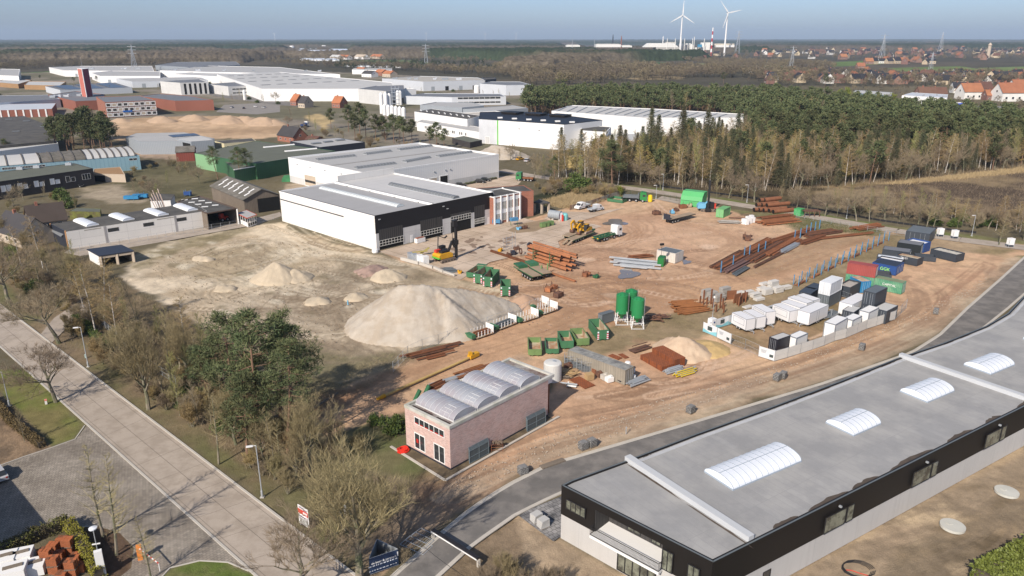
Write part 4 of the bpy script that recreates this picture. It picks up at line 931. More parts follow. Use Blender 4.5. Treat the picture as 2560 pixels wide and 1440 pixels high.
def gable(name,label,L0,L1,W,eh,rh,wm,rm,cat='house',over=.35,rT=None,chim=1,wins=True):
 """gabled volume: ridge runs L0->L1 (ground points), total width W"""
 d=(L1-L0);L=d.length;d=d.normalized();n=V3((-d.y,d.x,0));rT=rT or tH(name,label,cat,(L0+L1)/2)
 b=MB();pr=[]
 for p in(L0,L1):
  for k,z in((-1,0),(1,0),(1,eh),(0,rh),(-1,eh)):b.v.append(tuple(p+n*(k*W/2)+V3((0,0,z))))
 b.face(0,1,2,3,4)
 b.face(9,8,7,6,5);b.face(0,4,9,5);b.face(1,6,7,2);b.build('wall',wm,rT)
 sl=(rh-eh)/(W/2);e=MB()
 for k in(-1,1):
  o=(n*(k*(W/2+over)));z0=eh-over*sl;T=V3((0,0,.16));a0,a1=L0-d*over,L1+d*over
  P4=[a0+o+V3((0,0,z0+.03)),a1+o+V3((0,0,z0+.03)),a1+V3((0,0,rh+.03)),a0+V3((0,0,rh+.03))]
  if k>0:P4=P4[::-1]
  m=len(e.v);e.v+=[tuple(p)for p in P4]+[tuple(p+T)for p in P4]
  for f in((3,2,1,0),(4,5,6,7),(0,1,5,4),(1,2,6,5),(2,3,7,6),(3,0,4,7)):e.face(*[m+i for i in f])
 ro=e.build('roof',rm,rT)
 if chim:
  c=L0.lerp(L1,.3);MB().box((c.x,c.y,rh+.3),(.7,.7,1.3),math.atan2(d.y,d.x)).build('chimney',M_brick,ro)
 if wins:
  for s_ in(-1,1):
   A=L0+n*(s_*W/2)if s_<0 else L1+n*(s_*W/2);B=L1+n*(s_*W/2)if s_<0 else L0+n*(s_*W/2)
   for f in(.2,.5,.8):
    if f*L>1:wN(rT,A,B,f*L-.6,f*L+.6,1.0,2.2,1)
  for A,B in((L0+n*W/2,L0-n*W/2),(L1-n*W/2,L1+n*W/2)):wN(rT,A,B,W/2-.6,W/2+.6,eh*.95,eh*.95+1.1,1)
 return rT
A,B,C=P(706,553),P(942,627),P(1232,557)
dv=(A-B).normalized();du=V3((-dv.y,dv.x,0))*-1;du=du if du.dot(C-B)>0 else-du
C=B+du*(C-B).length;D=A+(C-B);H1=9.6;HL=(C-B).length;HD=(A-B).length
rT=tH('warehouse','large hall with white panel side wall and black gate front beside the sandy field','warehouse',(A+C)/2)
hall1=rT
b=MB();b.prism([(p.x,p.y)for p in(A,B,C,D)],0,H1-.5);b.build('wall',M_whitep,rT)
RA,RB,RC_,RD=inset(ccw([A,B,C,D]),.35);sp=.455
m1,m2=B+du*HL*sp,A+du*HL*sp
def qd(a,c,e,f,z,name,m):
 r=MB();r.poly([V3((p.x,p.y,z))for p in ccw([a,c,e,f])]);return r.build(name,m,rT)
qd(A,B,m1,m2,H1-.35,'roof',mat('bitumen_roofing',(.37,.37,.375),.85,var=.05,scale=.4,pat='floor',size=(20,1.0),mort=.02,pc=(.33,.33,.33),ang=math.atan2(du.y,du.x)))
qd(m1,C,D,m2,H1-.30,'roof',mat('pale_roofing',(.52,.52,.52),.85,var=.05,scale=.4,pat='floor',size=(20,1.0),mort=.02,pc=(.47,.47,.47),ang=math.atan2(du.y,du.x)))
b=MB()
for p,q,w in((A,B,.3),(D,A,.3)):sT(b,[p,q],w,H1-.5,H1,0)
b.build('parapet',Mw_,rT)
b=MB();sT(b,[C,D],.4,H1-.5,H1+.1);sT(b,[m1,m2],.55,H1-.36,H1+.25);b.build('parapet',Mw_,rT,label='white parapet between the roof bays')
b=MB();sT(b,[m2+du*1,D],.35,H1-.3,H1+1.9);b.build('rear_wall',M_whitep,rT)
b=MB();sT(b,[m1,m2],.12,H1+.25,H1+.31,-.25);sT(b,[A,B],.34,H1,H1+.05);b.build('coping',M_navy,rT)
b=MB();sT(b,[A,B],.05,H1-2.4,H1-2.0,-.04)if 0 else None
ow(rT,'dark_band',A,B,.2,HD*.70,H1-2.75,H1-2.45,M_navy,.05)
ow(rT,'infill_panel',A,B,HD*.19,HD*.72,.02,4.9,mat('fresh_white_panel',(.82,.82,.80),.8,var=.02),.03)
zc=4.7
ow(rT,'black_cladding',B,C,-.02,HL+.02,zc,H1+.06,M_black,.06,.14)
piers=[(940,949),(1009,1052),(1107,1127),(1178,1186),(1212,1233)]
ds=[(949,1009,.1),(1052,1107,.2),(1127,1178,2.6),(1186,1212,.3)]
fr=mat('gate_grid',(.62,.62,.58),.5);gp=mat('gate_panel',(.055,.055,.055),.5,var=.1,pat='floor',size=(9,.5),mort=.05)
for x0,x1 in piers:
 s0,s1=max(0,cS(B,C,x0)),min(HL,cS(B,C,x1));ow(rT,'pier',B,C,s0,s1,.02,zc-.01,M_cplinth,.05)
for k,(x0,x1,up)in eN(ds):
 s0,s1=cS(B,C,x0)+.05,cS(B,C,x1)-.05;n=-V3((-du.y,du.x,0));n=n if n.dot(dv)<0 else-n
 ow(rT,'gate_opening',B,C,s0,s1,.02,zc-.01,M_dark,.012,.05)
 g=ow(rT,'gate',B,C,s0,s1,2.6+up*.9 if k!=2 else 4.0,5.6 if k!=3 else 6.4,gp,.10,.06)
 b=MB();z0=1.05 if k!=2 else 3.3;z1=z0+1.5;c0=B+du*s0-dv*.16;nn=8
 for j in range(nn+1):p=c0+du*((s1-s0)*j/nn);b.box((p.x,p.y,(z0+z1)/2),(.10,.06,z1-z0),math.atan2(du.y,du.x))
 for z in(z0,(z0+z1)/2,z1):p=c0+du*(s1-s0)/2;b.box((p.x,p.y,z),(s1-s0,.07,.12),math.atan2(du.y,du.x))
 b.build('gate_grid',fr,g)
ow(rT,'door',B,C,cS(B,C,1026),cS(B,C,1033),.02,2.2,Mw_,.08)
ow(rT,'door',B,C,cS(B,C,1219),cS(B,C,1224),.02,2.2,Mw_,.08)
for x in(948,1108,1118,1224):s=cS(B,C,x,8);ow(rT,'wall_light',B,C,s-.3,s+.3,8.3 if x!=1118 else 7.4,8.55 if x!=1118 else 7.6,Ms_,.3,.25)
zt=H1-.34;bR(rT,P(806,471,zt),P(1001,517,zt),2.5,.55,mat('ribbed_skylight',(.62,.66,.66),.4,var=.05),Ms_,26,z=zt)
bR(rT,P(978,463,zt),P(1141,497,zt),2.5,.75,M_skyg,Ms_,22,z=zt)
for t in(.15,.4,.65,.88):p=m2.lerp(m1,t)-du*.45;MB().lathe((p.x,p.y,H1-.35),[(.2,0),(.2,.12)],8).build('roof_drain',M_dark,rT)
tag(MB().lathe((P(938,631).x,P(938,631).y,0),[(.85,0),(.9,.25),(.8,.9),(.5,1.1)],12).build('big_bag',Mw_,None),'white sack standing at the front corner of the black gate front','big bag')
rT,q=hall('warehouse','long white hall with six rooflights behind the black gate front',[(720,393),(916,433),(1247,385),(1048,356)],9.8,M_white,Mrl,.7,.4,plinth=(M_cplinth,2.6))
A,B,C,D=q
for(x0,y0,x1,y1,w)in[(792,400,886,390,2.6),(913,386,975,378,2.6),(996,375,1077,365,2.6),(889,421,986,409,2.6),(1011,405,1072,394,2.6),(1094,392,1177,381,2.6)]:
 bR(rT,P(x0,y0,9.2),P(x1,y1,9.2),w,.6,M_skyg,Ms_,12,z=9.15)
mm=(A.lerp(B,.5),D.lerp(C,.5));b=MB();sT(b,mm,.9,9.12,9.3);b.build('roof_gutter',mat('gutter_grey',(.33,.32,.31),.8),rT)
s=cS(A,B,763);wN(rT,A,B,s,cS(A,B,792),.05,4.6,1,Mw_,M_beige,.08,.25,'gate');ow(rT,'gate_glazing',A,B,s+.4,cS(A,B,792)-.4,1.6,2.5,Mg_,.12)
wN(rT,B,C,cS(B,C,1072),cS(B,C,1094),.05,4.5,1,Mw_,M_beige,.1,.2,'gate');wN(rT,B,C,cS(B,C,1100),cS(B,C,1121),.05,4.8,1,Mw_,M_dark,.1,.25,'gate')
ow(rT,'gate_glazing',B,C,cS(B,C,1074),cS(B,C,1092),1.2,1.9,Mg_,.14)
for x in(744,776,813,854):s=cS(A,B,x,7);ow(rT,'wall_light',A,B,s-.3,s+.3,7.6,7.9,Ms_,.3,.25)
for x in(1085,1113,1125):s=cS(B,C,x,7);ow(rT,'wall_light',B,C,s-.3,s+.3,6.6,6.9,Ms_,.3,.25)
hedge([B+(C-B)*.61-(D-A).normalized()*0+V3((1,-1.5,0)),C+V3((-1,-1.8,0))],1.2,.8,M_ever,'low clipped hedge along the rear hall car park',dens=14)
rT,q=hall('green_hall','green industrial hall with a mossy roof left of the long white hall',[(487,383),(640,352),(838,377),(640,409)],6.5,M_green,M_groof,.15,.15)
A,B,C,D=q;ow(rT,'gable_cladding',A,D,0,(D-A).length*.35,.02,6.4,M_greenl,.05)
for a,c in(((660,369),(735,362)),((713,379),(791,372))):bR(rT,P(*a,6.4),P(*c,6.4),1.6,.3,Mw_,Mw_,2,z=6.36)
rT,q=hall('green_hall','lower dark green shed with a bright green door in front of the green hall',[(560,402),(718,380),(723,402),(585,425)],5.2,M_green,M_groof,.1,.1)
A,B,C,D=q;b=MB();sT(b,[D,C],.5,5.15,5.4);b.build('eaves',Mw_,rT)
ow(rT,'door',D,C,cS(D,C,685),cS(D,C,707),.05,4.2,M_greenb,.08)
rT,q=hall('warehouse','small dark navy hall with grey roof and three vents behind the green hall',[(725,353),(845,344),(912,355),(800,368)],6.5,M_navy,Mrl,.15,.2)
for x,y in((790,359),(820,355),(850,351)):p=P(x,y,6.5);MB().box((p.x,p.y,6.7),(4.5,2.4,.5),.7).build('roof_vent',M_skyg,rT)
g0,g1,k0=P(614,537),P(703,524),P(491,505)
nn=(g1-g0);Wd=nn.length;ax=(g0-k0).normalized();ax=V3((nn.y,-nn.x,0)).normalized();ax=ax if ax.dot(g0-k0)>0 else-ax
Lb=(g0-k0).dot(ax);rT=gable('wooden_barn','weathered wooden barn with a grey corrugated roof beside the hall',(g0+g1)/2-ax*Lb,(g0+g1)/2,Wd,5.0,7.6,M_wood,M_asb,'barn',.5,None,0,False)
A,B=(g0,g1);ow(rT,'barn_opening',A,B,Wd*.36,Wd*.97,.02,4.6,M_dark,.06)
rn=nn.normalized();rdg=(g0+g1)/2
for k in range(6):
 for(u0,u1,ddx)in((.18,.5,0),(.5,.82,.9)):
  s=Lb*(.12+k*.155)+ddx;base=rdg-ax*(Lb-s);b=MB();h0,h1=7.6+(5.0-7.6)*u0+.26,7.6+(5.0-7.6)*u1+.26
  p0=base-rn*(Wd/2*u0);p1=base-rn*(Wd/2*u1);b.bar(p0+V3((0,0,h0)),p1+V3((0,0,h1)),.85,.06);b.build('skylight',Mw_,rT)
rT,q=hall('workshop','long low white building with four curved rooflights above the sandy field',[(165,579),(517,527),(482,506),(126,560)],4.9,M_whitep,Mrd,.05,.1)
A,B,C,D=q
for a,c in(((198,550),(232,564)),((286,537),(322,550)),((372,525),(408,538)),((446,513),(482,526))):
 bR(rT,P(*a,5),P(*c,5),3.2,.5,M_skyl,Mw_,5,z=4.9)
for x0,x1 in((275,302),(363,389),(446,470)):wN(rT,A,B,cS(A,B,x0),cS(A,B,x1),3.0,4.0,4,M_navy,Mg_)
for x in(269,443):s=cS(A,B,x);ow(rT,'downpipe',A,B,s-.3,s+.3,.02,4.8,mat('recess_grey',(.34,.33,.33),.8),.05)
ow(rT,'end_gate',D,A,.1,(A-D).length-.1,.02,5.0,M_navy,.1)
for s in(.2,(A-D).length-.3):ow(rT,'orange_trim',D,A,s-.25,s+.25,.02,5.1,mat('orange_trim',(.55,.30,.14),.7),.2)
for x0,x1 in((218,260),(398,440)):ow(rT,'weather_stain',A,B,cS(A,B,x0),cS(A,B,x1),4.35,4.6,mat('stain',(.38,.35,.30),.9,var=.5,scale=3),.02)
b=MB();b.poly([P(126,560,4.6),P(165,579,4.6),P(152,592,3.0),P(122,575,3.0)][::-1]);b.build('side_roof',M_skyg,rT)
rT,q=hall('carport','open shed with a dark roof and nine small rooflights beside the long white building',[(517,533),(592,520),(500,489),(442,503)],5.0,M_dark,Mrd,.3,.3,pm=mat('brown_fascia',(.10,.07,.055),.9),cat='shed')
for kid in KIDS[rT.name]:
 if kid.name.startswith('wall'):KIDS[rT.name].remove(kid);bpy.data.objects.remove(kid);break
A,B,C,D=q
b=MB()
for a,c in((B,C),(C,D),(D,A)):sT(b,[a,c],.2,0,4.7)
b.build('wall',M_wood,rT);MB().box((B.x,B.y,2.35),(.35,.35,4.7)).build('post',Mw_,rT)
for i,(x,y)in eN([(461,498),(479,504),(495,509),(512,515),(487,495),(504,500),(521,505),(538,511)]):
 p=P(x,y,5.05);MB().box((p.x,p.y,4.85),(1.9,.9,.12),.3).build('skylight',Mw_,rT)
b=tH('shed','small white outbuilding with sloping sides behind the long white building','shed',P(405,522));bb=MB();a=[P(380,530),P(430,528),P(440,515),P(392,512)]
bb.prism([(p.x,p.y)for p in ccw(a)],0,3.8);bb.build('wall',Mw_,b);bb=MB();bb.prism([(p.x,p.y)for p in inset(ccw(a),-.2)],3.8,3.95);bb.build('roof',Mrd,b)
r_=tH('pipe_stack','bundle of tall white rust-streaked pipes leaning behind the long white building','pipes',P(412,545))
for k in range(7):p=P(403+k*2.6,546-k*1.5);MB().tube(p,p+V3((-3.0+k*.2,1.0,6.5+(k%3))),.13,.13,6).build('pipe',mat('rusty_white',(.58,.45,.38),.8,var=.3,scale=2),r_)
rT=tH('kiosk','white glazed cabin with a red-edged roof at the corner of the hall','kiosk',P(617,560));a=[P(597,556),P(621,568),P(642,560),P(618,549)]
for i in range(4):
 b=MB();p,q_=a[i],a[(i+1)%4];n_=4 if(q_-p).length>3 else 3
 for k in range(n_+1):c=p.lerp(q_,k/n_);b.box((c.x,c.y,1.4),(.14,.14,2.8),.7)
 for z in(.1,1.2,2.7):b.bar(V3((p.x,p.y,z)),V3((q_.x,q_.y,z)),.12,.2)
 b.build('frame',Mw_,rT);b=MB();b.bar(V3((p.x,p.y,.7)),V3((q_.x,q_.y,.7)),.05,1.0);b.build('panel',[Mw_,Mg_][i%2],rT)
MB().prism([(p.x,p.y)for p in inset(ccw(a),-.25)],2.8,2.95).build('roof',Mrl,rT)
b=MB()
for i in range(4):sT(b,[inset(ccw(a),-.28)[i],inset(ccw(a),-.28)[(i+1)%4]],.1,2.78,3.0)
b.build('red_trim',mat('red_trim',(.5,.08,.04),.6),rT)
rT=tH('hut','small white hut with flat black roof and open front by the sandy field','hut',P(280,650));a=[P(222,648),P(250,664),P(334,651),P(303,636)]
qa=[P(221,623,2.9),P(250,639,2.9),P(331,627,2.9),P(302,613,2.9)];qa=[V3((p.x,p.y,0))for p in qa]
MB().prism([(p.x,p.y)for p in inset(ccw(qa),-.3)],2.7,2.95).build('roof',M_navy,rT);A,B,C,D=qa
b=MB();sT(b,[A,B],.25,0,2.7);b.build('side_wall',Mw_,rT)
b=MB();sT(b,[D,A],.25,0,2.7);sT(b,[C,D],.25,0,2.7);b.build('wall',M_beige,rT)
for t in(0,.5,1.0):p=B.lerp(C,t);MB().box((p.x,p.y,1.35),(.6,.5,2.7),.2).build('pillar',M_beige,rT)
b=MB();b.bar(V3((B.x,B.y,2.4)),V3((C.x,C.y,2.4)),.4,.6);b.build('lintel',M_beige,rT)
hb=tH('house','brick house with dark steep roofs and a white glazed gable at the left edge','house',P(85,590))
gable('house',None,P(30,590),P(100,612),9,3.0,7.5,M_beige,M_dtile,rT=hb);gable('house',None,P(75,575),P(165,563),8,2.8,7.2,M_beige,mat('brown_black_tiles',(.075,.058,.05),.9,var=.15,scale=.6),rT=hb)
A,B=P(60,625),P(118,608);wN(hb,A,B,1,4.5,.8,3.4,3,Mw_,M_glassl)
rT,q=hall('shed','low shed with a mossy flat roof in the garden behind the long white building',[(172,528),(250,530),(252,521),(190,519)],2.6,M_hedge,M_groof,.1,.1,cat='shed')
rT,q=hall('office_building','long dark brick office block with white blinds at the left edge',[(-60,462),(232,421),(186,408),(-60,436)],6.4,M_brickd,M_groof,.15,.2)
A,B,C,D=q
for x in(2,16,44,57,85,99,125,138,164,177):s=cS(A,B,x,4);wN(rT,A,B,s,s+1.6,2.6,4.8 if x%3 else 4.2,1,Mw_,Mw_ if x<160 else Mg_)
s=cS(A,B,205,4);wN(rT,A,B,s,s+3.2,2.6,4.8,3,Mw_,Mg_)
for x,y in((50,424),(92,420),(172,413)):p=P(x,y,6.4);b=MB();b.box((p.x,p.y,6.9),(2.2,1.2,1.0),.2);b.lathe((p.x+.3,p.y,7.4),[(.4,0),(.4,.25)],8);b.build('air_conditioner',Ms_,rT)
rT,q=hall('annex','low brown-roofed annex between the dark offices and the pale blue hall',[(232,434),(312,436),(300,417),(235,422)],3.2,M_beige,M_shed,.15,.2)
A,B,C,D=q;ow(rT,'gate',A,B,.5,5,.05,2.5,M_dark,.06)
rT,q=hall('warehouse','pale blue hall with a striped vaulted roof behind the dark offices',[(-60,420),(348,388),(310,373),(-60,398)],6.2,M_blue,Mrl,.02,.05)
A,B,C,D=q;dd=(B-A).normalized();wd=(C-B).length
for k,(x0,x1,m_)in eN([(-60,110,M_roofw),(110,222,M_asb),(222,345,M_roofw)]):
 s0,s1=cS(A,B,x0,6.2),cS(A,B,x1,6.2);mid=(C-B)*.5;a=A+dd*s0+mid;c=A+dd*s1+mid;a.z=c.z=6.2
 bR(rT,a,c,wd,2.1,m_,mat('dark_rib',(.13,.12,.11),.9),[4,4,7][k],'roof_vault',6.2,12,.02,.5)
for k in range(15):s=cS(A,B,5+k*7,5);wN(rT,A,B,s,s+1.4,4.6,5.5,1,Mw_,Mg_)
for k in range(2):s=cS(A,B,323+k*10,4);wN(rT,A,B,s,s+1.6,4.2,5.2,1,Mw_,Mg_)
rT,q=hall('warehouse','grey sheet-metal hall with a solar field on its roof before the pale building site',[(314,343),(348,353),(462,352),(536,346),(460,331),(340,333)],6.5,M_sheetgrey,Mrl,.1,.1)
p=[P(420,338,6.6),P(485,333,6.6),P(500,338,6.6),P(432,343,6.6)];MB().prism([(a.x,a.y)for a in ccw(p)],6.5,6.65).build('solar_panels',M_solar,rT)
rT,q=hall('open_shed','open-fronted grey shed with a white roof joined to the grey sheet-metal hall',[(440,347),(477,354),(534,350),(500,339)],6.9,M_sheetgrey,M_roofw,.1,.1,cat='shed')
A,B,C,D=q;ow(rT,'opening',A,B,.6,(B-A).length-.8,.02,5.8,M_dark,.05)
rT=gable('red_barn','dark red barn with a brown roof right of the grass lot',P(445,400),P(490,398),10,4.2,6.2,mat('red_boards',(.22,.06,.045),.9,var=.1,pat='ribs',size=(1,)),M_asb,'barn',.3,None,0,False)
rT,q=hall('low_shop','low cream building with a dark flat roof between the grey hall and the brick house',[(534,352),(560,359),(640,352),(630,345)],3.8,mat('cream_wall',(.66,.60,.40),.8),Mrd,.1,.2)
A,B,C,D=q
for k in range(5):s=cS(B,C,566+k*15,3);wN(rT,B,C,s,s+4,1.2,2.4,3,Mw_,Mg_)
gable('brick_house','red brick house with a black gabled roof beside the truck, left of the pines',P(712,350),P(752,356),9,3.4,8.0,M_brick,M_dtile)
gable('brick_house','small brick bungalow right of the black-roofed brick house',P(775,358),P(800,360),7,2.4,4.0,M_brick,M_btile)
rT,q=hall('factory','large factory with a dark bitumen roof at the left edge',[(-80,372),(135,352),(135,318),(60,290),(-80,298)],6,Mrd,Mrd,.1,.1)
for x,y in((22,300),(66,304),(40,330),(110,318)):p=P(x,y,6);MB().box((p.x,p.y,6.3),(3.6,1.8,.5),.5).build('roof_vent',M_skyg,rT)
rT,q=hall('factory','low white-roofed factory strip below the dark bitumen roof',[(-80,388),(145,358),(130,334),(-80,344)],5,Mw_,M_roofw,.3,.3)
rT,q=hall('office_building','long brick and glass office with a white frame below the red tower',[(262,256),(388,250),(350,239),(240,242)],11,M_brick,M_roofb,.3,.3)
A,B,C,D=q;L=(B-A).length
for r_i in range(3):
 for k in range(9):wN(rT,A,B,L*(k+.05)/9,L*(k+.97)/9,.6+r_i*3.5,3.4+r_i*3.5,1,Mw_,[Mg_,M_beige][(k+r_i)%3==0],.3,.5)
ow(rT,'blue_awning',A,B,L*.32,L*.5,3.6,4.6,mat('blue_awning',(.02,.14,.5),.6),.8)
rT,q=hall('factory','long red brick factory with a slate-grey roof right of the red tower',[(345,240),(437,252),(533,250),(480,240),(400,234)],8,M_brickf,M_roofb,.3,.4)
rT,q=hall('factory','red brick factory wing left of the red tower',[(120,237),(188,253),(262,250),(262,236),(190,228)],7.5,M_brickf,M_roofb,.3,.4)
rT,q=hall('factory','pale sawtooth-roofed factory hall at the left edge',[(-80,262),(150,247),(122,237),(-80,240)],7,M_lightgrey,M_roofb,.2,.3)
rT,q=hall('factory','white-fronted factory row below the sawtooth hall',[(-80,278),(130,272),(140,258),(-80,262)],5.5,M_brickf,M_lightgrey,.1,.2)
A,B,C,D=q;L=(B-A).length
for k in range(11):ow(rT,'pilaster',A,B,L*k/11,L*k/11+1.0,.02,5.4,Mw_,.3)
t0=P(222,262);rT=tH('tower','tall slim tower with red stripes between white edges above the brick complex','tower',t0)
th=HT(222,262,171);A,B,C=P(209,262),P(221,265),P(237,262);D=A+C-B
MB().prism([(p.x,p.y)for p in(A,B,C,D)],0,th).build('wall',Mw_,rT)
L=(B-A).length;ow(rT,'stripe',A,B,L*.1,L*.9,.1,th-.3,mat('tower_salmon',(.50,.16,.12),.8),.2)
L=(C-B).length;ow(rT,'stripe',B,C,L*.1,L*.9,.1,th-.3,mat('tower_red',(.22,.03,.06),.8),.2)
MB().tube(t0+V3((0,0,th)),t0+V3((0,0,th+9)),.12,.05,5).build('antenna',Ms_,rT)
for nm,lb,px,H,wm,rm,dets in[('office_building','small white office with two window bands at the far left edge',[(-10,188),(46,190),(50,173),(0,172)],10,Mw_,Mrl,'w'),('shed','ochre shed with a pale gabled roof at the left edge',[(-20,205),(45,210),(80,200),(20,196)],5,M_shed,M_roofw,''),('shed','ochre shed beside the green market stall',[(60,212),(150,214),(165,204),(70,203)],5,M_shed,M_roofw,''),('warehouse','low zigzag-roofed hall with solar panels left of the red tower',[(113,216),(150,225),(330,218),(290,206)],6,M_lightgrey,M_roofb,'s'),('warehouse','wide white hall in the farthest row, left',[(122,168),(160,176),(385,178),(380,165),(200,165)],9,M_white,Mrl,'d'),('warehouse','white hall with a grey roof right of the red tower',[(228,182),(250,190),(400,190),(400,178),(280,177)],9,M_white,Mrl,'d'),('warehouse','pale low hall with gate bays in front of the grey cube offices',[(290,196),(330,204),(520,200),(500,192)],7,M_lightgrey,Mrl,'d'),('warehouse','dark grey hall with a tall lift tower in the farthest row',[(388,163),(470,168),(600,162),(590,154),(440,155)],10,M_sheetgrey,M_roofb,''),('warehouse','huge white hall with a black-striped roof in the middle of the far row',[(400,176),(520,180),(850,186),(700,168),(520,164)],10,M_white,Mrl,'d'),('warehouse','white hall with a recessed loading bay behind the grey cube offices',[(430,185),(488,180),(640,178),(660,188),(560,192)],9,M_white,M_roofw,''),('office_building','grey concrete cube office with tall black slots',[(400,203),(450,207),(520,205),(500,198)],12,M_cplinth,M_roofb,'v'),('office_building','grey office building with round columns beside the cube office',[(518,210),(570,216),(660,212),(620,203)],9,M_cplinth,M_roofb,'w'),('warehouse','very long white hall with rows of rooflights in the centre of the far row',[(542,186),(655,222),(985,222),(980,206),(700,180)],11,M_white,M_roofw,'l'),('warehouse','white hall in front of the very long white hall',[(722,214),(830,224),(945,226),(1040,222),(900,212)],10,M_white,Mrl,''),('warehouse','light concrete loading hall with two docks behind the silos',[(895,222),(965,228),(1012,222),(1010,212),(940,214)],12,M_cplinth,M_roofb,'d'),('warehouse','grey hall with a flat sand-coloured roof and a parked white lorry',[(955,196),(1058,204),(1215,200),(1195,194),(1050,190)],10,M_lightgrey,mat('sand_roofing',(.42,.40,.36),.9),'d'),('warehouse','small black box building at the end of the sand-roofed hall',[(1214,199),(1241,197),(1236,193),(1205,194)],11,M_navy,Mrd,''),('warehouse','pale grey stepped hall with a steel tank at its side',[(1200,209),(1265,213),(1330,212),(1300,204),(1225,204)],10,M_lightgrey,M_roofb,''),('office_building','low grey showroom with a bronze window front',[(1013,240),(1130,243),(1265,241),(1250,234),(1060,233)],7,M_lightgrey,M_roofb,'w'),('warehouse','dark grey hall with a pale ribbed roof left of the showroom',[(1050,262),(1155,269),(1210,264),(1180,256),(1090,255)],7,M_sheetgrey,Mrl,''),('warehouse','long low dark hall with a pale roof before the showroom',[(1150,272),(1240,276),(1320,270),(1280,263)],6,M_sheetgrey,Mrl,''),('warehouse','flat hall with a ribbed cream roof beside the white cube hall',[(1145,282),(1210,290),(1290,284),(1240,277)],6,Mw_,mat('cream_roofing',(.5,.47,.42),.9),'')]:
 rT,q=hall(nm,lb,px,H,wm,rm,.4,.5)
 A,B=q[0],q[1];C=q[2];L=(C-B).length
 if 'w' in dets:
  for z in((1.5,3.3),(5,7)):wN(rT,B,C,L*.1,L*.9,z[0],z[1],8,Mw_,Mg_,.1,.2);
 if 'v' in dets:
  for k in range(5):ow(rT,'window_slot',B,C,L*(.12+k*.18),L*(.2+k*.18),.5,11,M_dark,.1)
 if 'd' in dets:
  for k in range(4):ow(rT,'gate',B,C,L*(.12+k*.22),L*(.12+k*.22)+4,.05,4.5,[M_sheetgrey,M_dark][k%2],.08)
 if 's' in dets:
  for k in range(3):
   a=[q[0].lerp(q[3],.1+k*.3),q[1].lerp(q[2],.1+k*.3),q[1].lerp(q[2],.3+k*.3),q[0].lerp(q[3],.3+k*.3)]
   b=MB();b.prism([(p.x,p.y)for p in ccw(a)],5.6,6.2);b.build('solar_panels',M_solar,rT)
 if 'l' in dets:
  for r_i in range(4):
   for k in range(7):
    a=q[0].lerp(q[1],.15+.22*r_i);c=q[4].lerp(q[3],.15+.22*r_i);p=a.lerp(c,.08+k*.13);e=a.lerp(c,.15+k*.13);p.z=e.z=10.6
    b=MB();b.bar(p+V3((0,0,.2)),e+V3((0,0,.2)),3.5,.3);b.build('skylight',M_roofb,rT)
for i,(x,y,w,c,lb)in eN([(850,268,10,M_orange,'brick house with an orange roof in front of the white hall by the silos'),(745,262,7,M_orange,'small orange-roofed house behind the dark conifers'),(765,268,8,M_dtile,'pale bungalow with a flat dark roof left of the orange-roofed brick house'),(955,188,9,M_orange,'orange-roofed house left of the sand-roofed hall'),(975,192,10,M_orange,'larger orange-roofed house at the corner of the sand-roofed hall'),(925,192,12,M_dtile,'dark-roofed house in the scrub beyond the white halls'),(905,182,9,M_orange,'brick block beyond the white halls'),(860,148,14,M_orange,'orange-roofed farmhouse at the far green field'),(842,148,10,M_roofw,'white cottage at the far green field'),(905,147,12,M_beige,'pale farmhouse row at the far green field'),(945,146,12,M_orange,'russet-roofed farmhouse at the far green field'),(1065,142,9,M_btile,'brown thatched barn near the tall mast')]):
 gable('house',lb,P(x-w,y),P(x+w,y+1),[10,14,18][(y<230)+(y<170)],[4,5,6][(y<230)+(y<170)],[9,9,12][(y<230)+(y<170)],M_brick if c is M_orange and i<4 else Mw_ if i%2 else M_beige,c)
for i in range(46):
 x,y=RND.choice([(RU(400,700),RU(208,226)),(RU(560,720),RU(226,262)),(RU(1015,1300),RU(228,250)),(RU(60,400),RU(226,234))])
 tree([pTHIN[0],pTHIN[2],pBUSH][i%3],(x,y),None,['thin leafless street tree','slim bare street tree','dark green shrub'][i%3]+' between the far industrial halls',['thin leafless street trees','slim bare street trees','dark green shrubs'][i%3]+' between the far halls',h=[7,8,3][i%3])
for i in range(26):
 x0,y0,x1,y1,n_,H=[(150,172,380,172,7,9),(430,176,800,178,9,10),(980,197,1180,199,5,10),(130,243,250,236,5,7.5)][i%4];t=RND.random();p=P(x0+(x1-x0)*t,y0+(y1-y0)*t,H);b=MB();b.box((p.x,p.y,H+.5),(RU(3,7),3,1.8),.3);b.box((p.x+2,p.y,H+1.5),(1.5,1.5,.8),.3);tag(b.build('roof_unit',[Ms_,M_sheetgrey,M_lightgrey][i%3]),'grey ventilation unit on a far industrial roof','roof unit','ventilation units on the far industrial roofs')
for i,(x,yb,yt,r)in eN([(955,284,231,1.5),(966,287,231,1.5),(975,286,233,1.5),(995,262,226,1.6),(1001,262,226,1.6)]):
 p=P(x,yb);h=HT(x,yb,yt);rT=tH('silo','tall white feed silo in the group behind the pines','silo',p,0,'tall white silos behind the pines')
 MB().lathe(p,[(r,0),(r,h-1.5),(r*.4,h)],14).build('tank',Mw_,rT)
for i in range(6):
 p=P(962+i*9.5,288+i*1.6);rT=tH('silo','short white silo in the front row behind the pines','silo',p,0,'short white silos behind the pines');MB().lathe(p,[(1.5,0),(1.5,6.8),(.5,8)],14).build('tank',Mw_,rT)
rT=tH('steel_structure','dark steel frame with stairs around the two middle silos','structure',P(990,270));b=MB()
for dx in(-3,0,3):
 for dy in(-2,2):p=P(990,268)+V3((dx,dy,0));b.tube(p,p+V3((0,0,17)),.15,.15,5)
for z in range(3,18,3):p=P(990,268);b.box((p.x,p.y,z),(6.4,4.4,.2))
